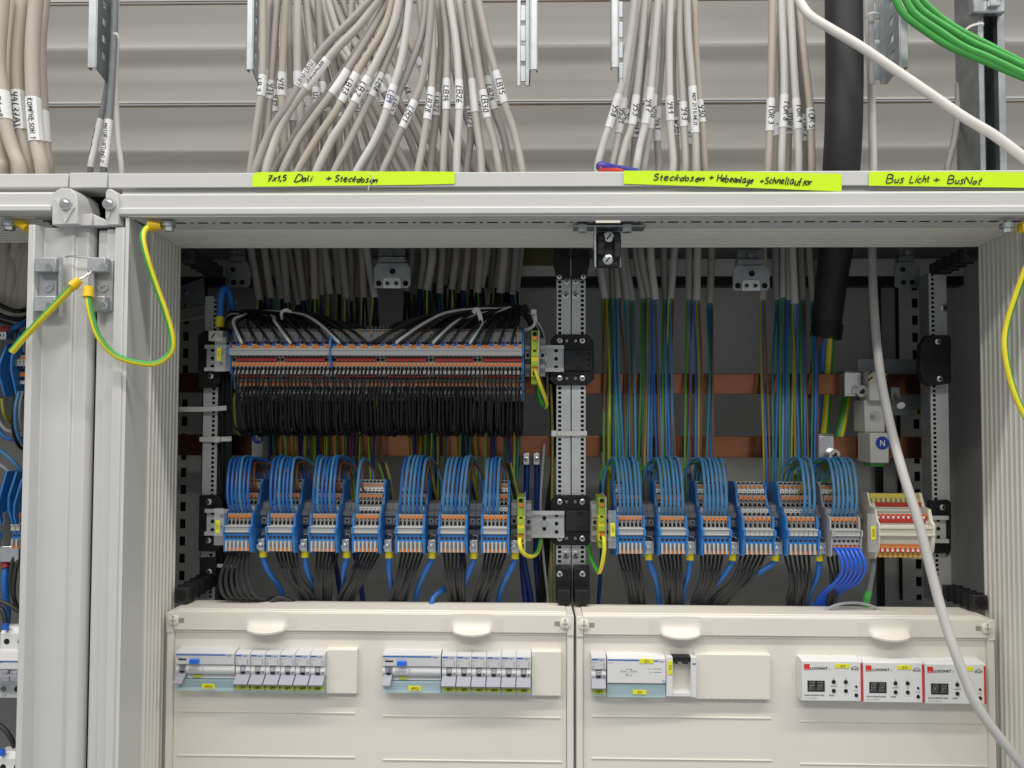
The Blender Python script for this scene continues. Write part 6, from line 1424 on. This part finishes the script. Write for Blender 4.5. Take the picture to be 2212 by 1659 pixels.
def rcd(px0, px1, py, s, label, tx):
    p = P(px0, py, -8); x1 = P(px1, py, -8).x; w = x1 - p.x - 0.3; X, Z = p.x, p.z
    t = thing('residual_current_breaker', label, 'circuit breaker', (X, 0, Z - 46), 'wide breakers with a blue test button')
    def bx(mb, a, b, y0, y1, z0, z1, m): mb.box(X + a, X + b, y0, y1, Z + z0, Z + z1, m)
    mb = MB(); mb.prism([(5, Z), (-12, Z), (-17.5, Z - 2.2), (-17.5, Z - 15.5), (-14.5, Z - 16), (-14.5, Z - 17), (-9, Z - 18), (-9, Z - 46), (5, Z - 46)], 'x', X + .1, X + w, 'breaker_grey'); b = mb.build('body', t, bevel=0.4)
    mb = MB(); mb.tube([(X + .3, -9.5, Z - 22.2), (X + 3.2, -9.5, Z - 22.2)], 6.8, 22, 'white_plastic'); mb.tube([(X + 12, -9.5, Z - 22.2), (X + w - .3, -9.5, Z - 22.2)], 6.8, 22, 'white_plastic'); mb.build('barrel', t, angle=50)
    mb = MB(); mb.tube([(X + 3.4, -9.5, Z - 22.2), (X + 11.8, -9.5, Z - 22.2)], 6.2, 22, 'lever_grey'); bx(mb, 5, 9.4, -16.3, -14, -25.6, -23.8, 'black'); hub = mb.build('hub', t, angle=50)
    mb = MB()
    for q in range(20):
        a0, a1 = 2 * math.pi * q / 20, 2 * math.pi * (q + 1) / 20; f = lambda a, r: (X + 8.4 + r * math.cos(a), -16.4, Z - 20.2 + r * math.sin(a)); mb.add([f(a0, 1.4), f(a1, 1.4), f(a1, 1.9), f(a0, 1.9)], [(0, 1, 2, 3)], 'ink')
    mb.build('off_mark', hub)
    mb = MB(); v = [(X + 2, -14, Z - 26), (X + 11.5, -14, Z - 26), (X + 10.6, -25, Z - 36), (X + .2, -25, Z - 36)]; v2 = [(x, y + 3.2, z - 2.0) for x, y, z in v]
    mb.add(v + v2, [(0, 1, 2, 3), (7, 6, 5, 4), (0, 4, 5, 1), (1, 5, 6, 2), (2, 6, 7, 3), (3, 7, 4, 0)], 'lever_grey'); mb.build('toggle', t, bevel=0.5)
    mb = MB(); bx(mb, 18, 29, -21.5, -17.5, -14, -9, 'button_bright'); mb.build('test_button', t, bevel=0.5)
    mb = MB(); bx(mb, 3.5, 13, -17.8, -17.4, -10.6, -8.8, 'black'); mb.build('indicator_window', t)
    mb = MB(); bx(mb, .2, w - .4, -16.0, -9, -47.5, -34.5, 'clear_blue'); mb.build('label_window', t, bevel=0.4)
    mb = MB(); bx(mb, 12, w - 1, -11.5, -9.2, -33.5, -32.2, 'paper'); mb.build('ledge', t)
    mb = MB(); bx(mb, 19, 29, -13, -12.5, -32.6, -29.6, 'sticker_dull'); mb.build('small_sticker', t)
    cx = P(tx, py, -8).x - X
    mb = MB(); bx(mb, cx - 7.5, cx + 7.5, -16.9, -16.3, -44.2, -38.8, 'sticker'); mb.build('yellow_label', t)
    mb = MB(); mb.flat_text(s, X + cx, -17.1, Z - 41.5, 4.4, 'ink', bold=.01); mb.build('device_lettering', t)
    mb = MB(); bx(mb, .6, w - 11, -17.75, -17.55, -4.9, -3.5, 'logo_blue'); mb.flat_text(':hager', X + w - 10.4, -17.75, Z - 4.1, 3.4, 'logo_blue', .95, al='l'); mb.flat_text('CDS440D', X + .8, -17.75, Z - 7.4, 2.0, 'ink_faint', .9, al='l'); mb.flat_text('40 A  I\u0394n 0,03 A', X + 17, -17.75, Z - 7.4, 2.0, 'ink_faint', .85, al='l')
    for k in range(6): bx(mb, 16 + k * 2.2, 16.3 + k * 2.2, -16.5, -16.2, -25, -19.5, 'ink_faint')
    bx(mb, 15, 29, -16.5, -16.2, -22.4, -22.1, 'ink_faint'); bx(mb, 31, 34, -16.5, -16.2, -24.5, -22.8, 'ink_faint'); bx(mb, 31.5, 33, -16.5, -16.2, -21, -19.5, 'ink_faint'); mb.build('printing', b); t.location.y += 0.0065
mat('button_bright', (0.015, 0.15, 0.72), 0.4)
rcd(382, 509, 1404.5, '-5FQ1', 'wide residual current breaker labelled -5FQ1 with a blue test button', 453)
rcd(827, 953.5, 1408.5, '-6FQ1', 'wide residual current breaker labelled -6FQ1 with a blue test button', 897)
for k in range(6):
    mcb(510.5 + k * 32.2, 1406.5 + k * .45, '-5F%d' % (k + 1), 'narrow miniature breaker labelled -5F%d in the first row' % (k + 1))
    mcb(955 + k * 32.1, 1410.5 + k * .45, '-6F%d' % (k + 1), 'narrow miniature breaker labelled -6F%d in the second row' % (k + 1))
mcb(1277, 1415, None, 'narrow miniature breaker without a yellow label beside the power supply')
def blank(px0, px1, py0, py1, n, label):
    t = thing('blank_strip', label, 'blank strip', tuple(P((px0 + px1) / 2, py1, 0)), 'ribbed cream blanking strips')
    a, b = P(px0, py0, -4), P(px1, py1, -4)
    mb = MB(); mb.prism([(6, a.z), (-2.2, a.z), (-3, a.z - 1), (-3, b.z + 1), (-2.2, b.z), (6, b.z)], 'x', a.x, b.x, 'cover')
    for k in range(1, n):
        x = a.x + (b.x - a.x) * k / n; pass
        mb.box(x - .4, x + .4, -3.1, -2.5, a.z - 4.5, a.z - 1.2, 'recess_soft'); mb.box(x - .5, x + .5, -3.1, -2.5, b.z + 1.2, b.z + 4.4, 'recess_soft')
    mb.build('plate', t, bevel=0.3)
mat('recess_soft', (0.66, 0.62, 0.54), 0.6)
blank(705, 770, 1403, 1500, 4, 'narrow cream blanking strip after the breaker -5F6')
blank(1148.5, 1212, 1407, 1505, 4, 'narrow cream blanking strip after the breaker -6F6')
blank(1501, 1665, 1413, 1513, 9, 'wide cream blanking strip beside the open module -D2')
# power supply
p = P(1311, 1416, -8); X, Z = p.x, p.z; w = P(1437, 1416, -8).x - X
t = thing('power_supply', 'wide white power supply module with two yellow -D1 labels and a clear blue skirt', 'power supply', (X, 0, Z - 46))
def bx(mb, a, b, y0, y1, z0, z1, m): mb.box(X + a, X + b, y0, y1, Z + z0, Z + z1, m)
mb = MB(); mb.prism([(5, Z), (-12, Z), (-17.5, Z - 2.2), (-17.5, Z - 31), (-14, Z - 32), (-9, Z - 33), (-9, Z - 48), (5, Z - 48)], 'x', X + .2, X + w, 'white_plastic'); b = mb.build('body', t, bevel=0.4)
mb = MB(); bx(mb, .3, w - .3, -16.5, -9, -48, -33, 'clear_blue'); mb.build('label_window', t, bevel=0.4)
mb = MB(); bx(mb, 38, 54.5, -18.1, -17.6, -7.5, -2.4, 'sticker'); mb.build('yellow_label', t)
mb = MB(); mb.flat_text('-D1', X + 46, -18.3, Z - 5, 4.4, 'ink'); mb.build('device_lettering', t)
mb = MB(); bx(mb, 30, 46, -17.2, -16.7, -44, -39, 'sticker'); mb.build('yellow_label', t)
mb = MB(); mb.flat_text('-D1', X + 38, -17.4, Z - 41.5, 4.4, 'ink'); mb.build('device_lettering', t)
mb = MB(); bx(mb, .6, 37.5, -17.75, -17.55, -4.9, -3.5, 'logo_blue'); bx(mb, 55, 60, -17.75, -17.55, -5.6, -4.2, 'logo_blue'); mb.flat_text(':hager', X + 60.5, -17.75, Z - 5, 3.1, 'logo_blue', .95, al='l'); mb.flat_text('TXA112', X + .8, -17.75, Z - 7.6, 2.2, 'ink_faint', .9, al='l')
bx(mb, 54, 64, -17.75, -17.55, -14.2, -13.7, 'ink_grey'); bx(mb, 54, 64, -17.75, -17.55, -18.2, -17.7, 'ink_grey'); mb.flat_text('I > Imax', X + 49, -17.75, Z - 14, 1.9, 'ink_grey', .9); mb.flat_text('OK', X + 51, -17.75, Z - 18, 1.9, 'ink_grey', .9)
for a, b_, c, d in ((22, 29, -14.6, -14.3), (22, 29, -21.9, -21.6), (22, 22.3, -21.9, -14.3), (28.7, 29, -21.9, -14.3)): bx(mb, a, b_, -17.75, -17.55, c, d, 'ink_grey')
mb.tube([(X + 22, -17.7, Z - 21.8), (X + 29, -17.7, Z - 14.4)], .18, 4, 'ink_grey')
for zz in (-16, -18): mb.flat_text('230 V~', X + 18, -17.75, Z + zz, 1.5, 'ink_faint', .9); mb.flat_text('30 V DC', X + 33, -17.75, Z + zz, 1.5, 'ink_faint', .9)
bx(mb, 15, 22, -17.75, -17.55, -17.2, -17, 'ink_grey'); bx(mb, 29, 36, -17.75, -17.55, -17.2, -17, 'ink_grey')
mb.tube(smooth([(X + 64, -17.7, Z - 29), (X + 66.5, -17.7, Z - 27.2), (X + 69, -17.7, Z - 29)], 5), .22, 4, 'logo_blue'); mb.flat_text('KNX', X + 66.5, -17.75, Z - 30, 1.8, 'logo_blue'); mb.build('printing', b); t.location.y += 0.0065
# open bus coupler module
p = P(1438.5, 1418, -8); X, Z = p.x, p.z; w = P(1504, 1418, -8).x - X
t = thing('bus_module', 'open hollow bus module with the yellow label -D2 on its left cheek', 'module', (X, 0, Z - 46))
mb = MB(); bx(mb, 0, 7.6, -15, 6, -46, 0, 'white_plastic'); mb.build('cheek', t, bevel=0.6)
mb = MB(); bx(mb, w - 6.5, w, -15, 6, -47, 0, 'white_plastic'); mb.build('cheek', t, bevel=0.6)
mb = MB(); bx(mb, 7.6, w - 6.5, 12, 14, -46, 0, 'breaker_grey'); bx(mb, 7.6, w - 6.5, -14, 12, -46, -42, 'white_plastic'); bx(mb, 7.6, w - 6.5, -12, 12, -6, -1, 'black'); bx(mb, 10, 14, -13.5, -6, -8.5, -5, 'black_soft'); bx(mb, 20, 26, -13.5, -6, -8.5, -5, 'black_soft'); mb.build('cavity', t)
mb = MB(); bx(mb, 7.8, 20, 8, 12, -25, -11, 'term_dark'); bx(mb, 8, 16, 6, 8, -21, -12, 'black'); bx(mb, 9, 14, 4.5, 6, -17, -13, 'term_grey'); mb.build('socket', t, bevel=0.3)
mb = MB(); bx(mb, 2.0, 7.0, -15.7, -15.1, -20, -4.5, 'sticker'); mb.build('yellow_label', t)
mb = MB(); mb.flat_text('-D2', X + 4.5, -15.9, Z - 12.2, 4.2, 'ink', 1, math.pi / 2); mb.build('device_lettering', t)
mb = MB(); bx(mb, w - 5, w - 1, -15.3, -15.1, -8.5, -7, 'logo_blue'); mb.build('blue_bar', t); t.location.y += 0.005
# three display modules
def gateway(pa, pb, py, s, lab):
    p = P(pa, py, -11); X, Z = p.x, p.z; w = P(pb, py, -11).x - X
    t = thing('display_module', lab, 'display module', (X, 0, Z - 48), 'white modules with red edge and two digit display')
    def bx(mb, a, b, y0, y1, z0, z1, m): mb.box(X + a, X + b, y0, y1, Z + z0, Z + z1, m)
    mb = MB(); mb.prism([(5, Z + 3.2), (-19, Z + 3.2), (-24, Z + 1.2), (-24, Z - 44.3), (-19, Z - 46), (5, Z - 46)], 'x', X, X + w, 'white_plastic'); b = mb.build('body', t, bevel=0.5)
    mb = MB(); bx(mb, w - 2.3, w - .1, -24.4, -23.9, -44.2, -.4, 'logo_red'); mb.build('red_edge', t)
    mb = MB(); bx(mb, 2.7, 9.2, -24.3, -23.9, -8.6, -1.9, 'logo_red'); mb.build('red_logo_square', t)
    mb = MB(); bx(mb, 6.5, 26.5, -24.4, -23.0, -33.6, -21, 'display'); d = mb.build('display', t)
    mb = MB()
    for cx in (11.2, 20.8):
        a, q, z0, z1 = cx - 2.6, cx + 2.9, -31.2, -22.6
        P_ = {k: (X + v[0], -24.6, Z + v[1]) for k, v in dict(a=(a + .8, z1), b=(q + .4, z1), c=(a + .2, -26.9), d=(q, -26.9), e=(a - .4, z0), f=(q - .6, z0), m=((a + q) / 2 + .1, -26.9), n=((a + q) / 2 + .5, z1), o=((a + q) / 2 - .3, z0)).items()}
        for u, v in ('ab', 'cd', 'ef', 'ac', 'ce', 'bd', 'df', 'am', 'nm', 'bm', 'me', 'mo', 'mf'): mb.tube([P_[u], P_[v]], .28, 4, 'segment')
        mb.tube([(X + q + 1.6, -24.5, Z + z0), (X + q + 1.6, -24.8, Z + z0)], .5, 8, 'segment')
    mb.build('digit_segment', d)
    for bx_, bz, r in ((37, -22.3, 2.4), (37, -32.6, 2.4), (51, -22.3, 2.4), (51, -32.6, 2.4), (63, -27.4, 1.4), (63, -37.4, 2.2)):
        mb = MB(); c = Vector((X + bx_, -23.9, Z + bz)); mb.tube([c, c + Vector((0, -.4, 0))], r, 18, 'black'); k = c + Vector((.4, -.4, -.2)); mb.tube([k, k + Vector((0, -1.2, 0))], r * .55, 14, 'black_soft'); mb.build('push_button', t)
    if s is not None:
        mb = MB(); bx(mb, 39, 55.5, -24.7, -24.1, -6.2, -1.2, 'sticker'); mb.build('yellow_label', t, bevel=.3)
        mb = MB(); mb.flat_text(s, X + 47.3, -24.9, Z - 3.7, 4.2, 'ink'); mb.build('device_lettering', t)
    mb = MB(); f = -24.2
    mb.flat_text('B.E.G.', X + 6, -24.5, Z - 7.5, 1.7, 'paper', 1.1)
    mb.flat_text('LUXOMAT', X + 10, f, Z - 6.8, 4.3, 'ink', al='l', bold=.035, fit=20)
    mb.flat_text('\u00ae', X + 29.2, f, Z - 5.8, 2.0, 'ink'); mb.flat_text('net', X + 31, f, Z - 7.2, 2.7, 'ink_grey', .8, al='l')
    mb.tube(smooth([(X + 57.6, f, Z - 7.2), (X + 59.5, f, Z - 4.9), (X + 62, f, Z - 4.3), (X + 64.6, f, Z - 5.2), (X + 66, f, Z - 7)], 4), .24, 5, 'ink')
    mb.flat_text('KNX', X + 61.8, f, Z - 7.4, 3.4, 'ink', bold=.03, fit=8.6)
    mb.flat_text('ON/OFF', X + 37, f, Z - 27.4, 2.2, 'ink_grey', bold=.02); mb.flat_text('Adr.', X + 51, f, Z - 27.4, 2.0, 'ink_grey'); mb.flat_text('Prog', X + 62.5, f, Z - 32.2, 2.4, 'ink_grey')
    mb.flat_text('\u25bc', X + 37, f, Z - 18.6, 1.4, 'ink_grey'); bx(mb, 36.2, 37.8, f - .1, f, -18.8, -18, 'ink_grey'); bx(mb, 50.2, 51.8, f - .1, f, -18.8, -18, 'ink_grey')
    mb.flat_text('DA64-230/KNX REG', X + 3.2, f, Z - 37.8, 2.5, 'ink', .95, al='l', bold=.02, fit=22.5); mb.flat_text('93302', X + 31.5, f, Z - 37.8, 2.4, 'ink', .95, al='l', bold=.02); mb.flat_text('230 V AC, 50/60 Hz', X + 3.2, f, Z - 41.2, 2.0, 'ink_grey', .95, al='l')
    mb.build('printing', b); t.location.y += 0.012
for k, (a, b, y, s) in enumerate(((1731, 1862, 1430, '-D3'), (1864, 1994.5, 1433, '-D4'), (1997, 2128, 1436, ''))):
    gateway(a, b, y, s, 'white display module with red right edge, ' + ['labelled -D3', 'labelled -D4', 'partly behind the grey cable, its label hidden'][k])
mb = MB(); a, b = P(1725.5, 1424, -4), P(1731, 1511, -10); mb.prism([(a.x, 4.5), (a.x, -4), (b.x, -10), (b.x, 4.5)], 'z', b.z + 2, a.z - 1, 'white_plastic'); tag(mb.build('side_cheek', bevel=.4), 'slanted white end cheek at the left of the -D3 display module', 'end cheek')

# ------------------------------------------------------------------ what shows inside the neighbouring cabinet
for k, (px, py) in enumerate(((28, 772), (34, 772), (41, 772), (48, 772), (55, 772))):
    x = P(px, 772, 60).x; dz = P(px, 770, 60).z - P(XU, 770, 60).z
    place(ub if k % 3 == 1 else ua, (x, 26, ZU0 + dz - 12), 'slim grey terminal in the neighbouring cabinet, %s from the blue plate' % ORD[k], 'terminals in the neighbouring cabinet')
def nplate(px, py0, py1, label, Y0=52, Y1=120):
    mb = MB(); x = P(px, (py0 + py1) / 2, Y0).x; za, zb = P(px, py0, Y0).z, P(px, py1, Y0).z
    mb.prism([(Y0 + 14, za), (Y1, za), (Y1, zb), (Y0 + 12, zb), (Y0, (za + zb) / 2 - 8), (Y0, (za + zb) / 2 + 8)], 'x', x - 1.4, x + 1.4, 'blue_plate'); tag(mb.build('end_plate', bevel=.4), label, 'end plate', 'blue plates in the neighbouring cabinet')
nplate(24, 716, 856, 'blue end plate high in the neighbouring cabinet, partly behind the cut earth strap'); nplate(-2, 740, 856, 'blue plate at the very edge high in the neighbouring cabinet')
nplate(18, 1020, 1150, 'blue end plate low in the neighbouring cabinet, facing the dark gap'); nplate(30, 1036, 1170, 'second blue end plate low in the neighbouring cabinet nearer the jamb'); nplate(-4, 1020, 1170, 'blue plate at the very edge low in the neighbouring cabinet')
for k, px in enumerate((4, 38, 48)):
    x = P(px, 1140, 60).x; place(tproto, (x, 26, ZB0 - 4), 'grey blue footed terminal in the neighbouring cabinet, %s from the edge' % ORD[k], 'lower terminals in the neighbouring cabinet')
t = thing('spacer_block', 'grey stepped spacer in the neighbouring cabinet beside its lower blue plate', 'spacer', tuple(P(18, 1160, 80))); z = P(18, 1125, 82).z
mb = MB(); spacer(mb, P(8, 1125, 82).x, P(27, 1125, 82).x, z, 'term_grey'); mb.build('half', t)
mb = MB(); pbox(mb, -30, 40, 1180, 1214, 54, 80, 'zinc'); cb = tag(mb.build('neutral_clamp', bevel=.8), 'shiny zinc clamp at the edge under the lower blue plates of the neighbouring cabinet', 'clamp')
mb = MB(); pbox(mb, -8, 13, 716, 733, 54, 70, 'zinc'); cb2 = tag(mb.build('neutral_clamp', bevel=.8), 'square zinc clamp at the edge high in the neighbouring cabinet under a red sleeve', 'clamp')
mb = MB(); screw(mb, 3, 725, 53.7, 3.4); mb.build('screw', cb2)
for pts, r, m, lab in [([(-30, 640, 90), (10, 664, 84), (40, 672, 88), (70, 664, 100)], 3.2, 'black_wire', 'black wire arching over the upper terminals of the neighbouring cabinet'), ([(-30, 656, 90), (0, 680, 84), (40, 690, 92), (70, 680, 104)], 3.2, 'black_wire', 'second black wire arching over the upper terminals of the neighbouring cabinet'),
                       ([(-20, 690, 80), (20, 700, 76), (36, 712, 74), (38, 738, 76)], 2.4, 'black_wire', 'black wire plunging into the neighbouring upper terminals'), ([(20, 716, 72), (44, 702, 76), (70, 688, 90)], 4.2, 'wire_blue', 'blue wire beyond the red sleeve in the neighbouring cabinet'),
                       ([(41, 846, 66), (34, 880, 58), (34, 920, 60), (44, 952, 72), (62, 964, 90)], 2.2, 'wire_light', 'light blue wire looping below the neighbouring upper terminals'), ([(48, 846, 70), (42, 880, 62), (44, 920, 66), (60, 945, 84)], 2.2, 'wire_grey', 'grey wire looping below the neighbouring upper terminals'),
                       ([(36, 846, 72), (29, 890, 60), (29, 930, 62), (40, 962, 76), (60, 975, 90)], 2.2, 'black_wire', 'black wire looping below the neighbouring upper terminals'), ([(4, 862, 66), (8, 890, 62), (18, 908, 70), (26, 914, 84)], 2.4, 'wire_olive', 'yellow wire hooking below the blue plate of the neighbouring cabinet'),
                       ([(-10, 896, 80), (10, 926, 74), (34, 932, 80), (60, 915, 96)], 2.2, 'wire_grey', 'grey wire sagging in the neighbouring cabinet'), ([(-14, 910, 80), (10, 944, 76), (40, 948, 84), (66, 935, 96)], 2.4, 'wire_blue', 'blue wire sagging in the neighbouring cabinet'),
                       ([(-14, 968, 84), (10, 980, 80), (40, 1010, 84), (66, 1050, 100)], 2.6, 'wire_light', 'light blue wire descending to the neighbouring lower terminals'), ([(-10, 1000, 84), (12, 1012, 82), (38, 1040, 88), (64, 1080, 100)], 2.4, 'wire_grey', 'grey wire descending to the neighbouring lower terminals'),
                       ([(14, 1214, 66), (10, 1260, 60), (16, 1320, 64), (12, 1360, 60)], 4.2, 'wire_blue', 'blue wire falling from the zinc clamp in the neighbouring cabinet'), ([(38, 1188, 60), (26, 1220, 54), (24, 1270, 56), (40, 1320, 70)], 2.7, 'sheath', 'black wire bending below the neighbouring lower terminals'),
                       ([(48, 1190, 60), (34, 1230, 54), (30, 1290, 56), (48, 1330, 72)], 2.7, 'sheath', 'second black wire bending below the neighbouring lower terminals'), ([(-10, 1296, 50), (14, 1304, 48), (40, 1320, 50), (60, 1330, 60)], 2.9, 'sheath', 'black wire crossing above the neighbouring breakers'),
                       ([(-10, 1306, 52), (6, 1320, 50), (12, 1345, 48), (14, 1362, 48)], 2.9, 'sheath', 'black wire entering the first neighbouring breaker'), ([(-10, 1560, 60), (14, 1580, 56), (30, 1610, 56), (36, 1640, 60)], 3.0, 'sheath', 'black wire sagging below the neighbouring breakers')]:
    mb = MB(); mb.tube(PP(smooth(pts, 6)), r, 10, m); tag(mb.build('wire_loop'), lab, 'wire', 'wires in the neighbouring cabinet')
mb = MB(); mb.tube([P(4, 712, 70), P(22, 714, 72)], 5, 12, 'bridge_red'); tag(mb.build('red_sleeve'), 'red sleeve on a conductor high in the neighbouring cabinet', 'sleeve')
mb = MB(); mb.tube([P(12, 1210, 64), P(13, 1226, 62)], 5, 12, 'bridge_red'); tag(mb.build('red_sleeve'), 'red sleeve below the edge clamp of the neighbouring cabinet', 'sleeve')
def bare_breaker(px0, py0, label):
    p = P(px0, py0, 36); X, Z = p.x, p.z; w = 52
    t = thing('circuit_breaker', label, 'circuit breaker', (X, 60, Z - 90), 'uncovered breakers of the neighbouring cabinet')
    def bx(mb, a, b, y0, y1, z0, z1, m): mb.box(X + a, X + b, y0, y1, Z + z0, Z + z1, m)
    mb = MB(); mb.prism([(60, Z), (46, Z), (40, Z - 7), (40, Z - 27), (20, Z - 29), (14, Z - 31), (14, Z - 43), (18, Z - 44), (18, Z - 62), (36, Z - 64), (36, Z - 86), (60, Z - 90)], 'x', X, X + w, 'white_plastic'); b = mb.build('body', t, bevel=.5)
    for k in range(3):
        for zz, yy in ((-17, 39.8), (-75, 35.8)):
            mb = MB(); c = Vector((X + 8.8 + k * 17.5, yy, Z + zz)); mb.tube([c, c + Vector((0, -.3, 0))], 3.6, 16, 'black'); mb.build('terminal_hole', t)
    for k in range(3):
        mb = MB(); o = k * 17.5; bx(mb, o + .5, o + 17, 8, 18, -56, -49, 'lever_grey'); bx(mb, o + 5, o + 12, 12, 18, -49, -44, 'lever_grey'); mb.build('toggle', t, bevel=.6)
    mb = MB(); bx(mb, 0, w, 13.7, 13.9, -34.4, -33, 'logo_blue'); mb.flat_text(':hager', X + 20, 13.6, Z - 33.6, 3.2, 'logo_blue'); mb.flat_text('C E', X + 10, 35.6, Z - 83, 3.6, 'ink_grey'); mb.build('printing', b)
    mb = MB(); bx(mb, -2, 6, 17.4, 17.9, -62, -57, 'sticker'); mb.build('yellow_label', t)
    mb = MB(); bx(mb, 5, 10, 36, 42, -2, 5, 'button_bright'); mb.build('blue_ferrule', t)
bare_breaker(-4, 1358, 'uncovered white breaker low at the edge of the neighbouring cabinet with CE printing')
bare_breaker(-12, 1630, 'uncovered white breaker at the bottom corner of the neighbouring cabinet, only its top')
mb = MB(); pbox(mb, -14, 8, 1480, 1500, 30, 34, 'clear'); tag(mb.build('label_cover'), 'smoky clear label cover on the uncovered breaker at the edge', 'label cover')
# ------------------------------------------------------------------ end
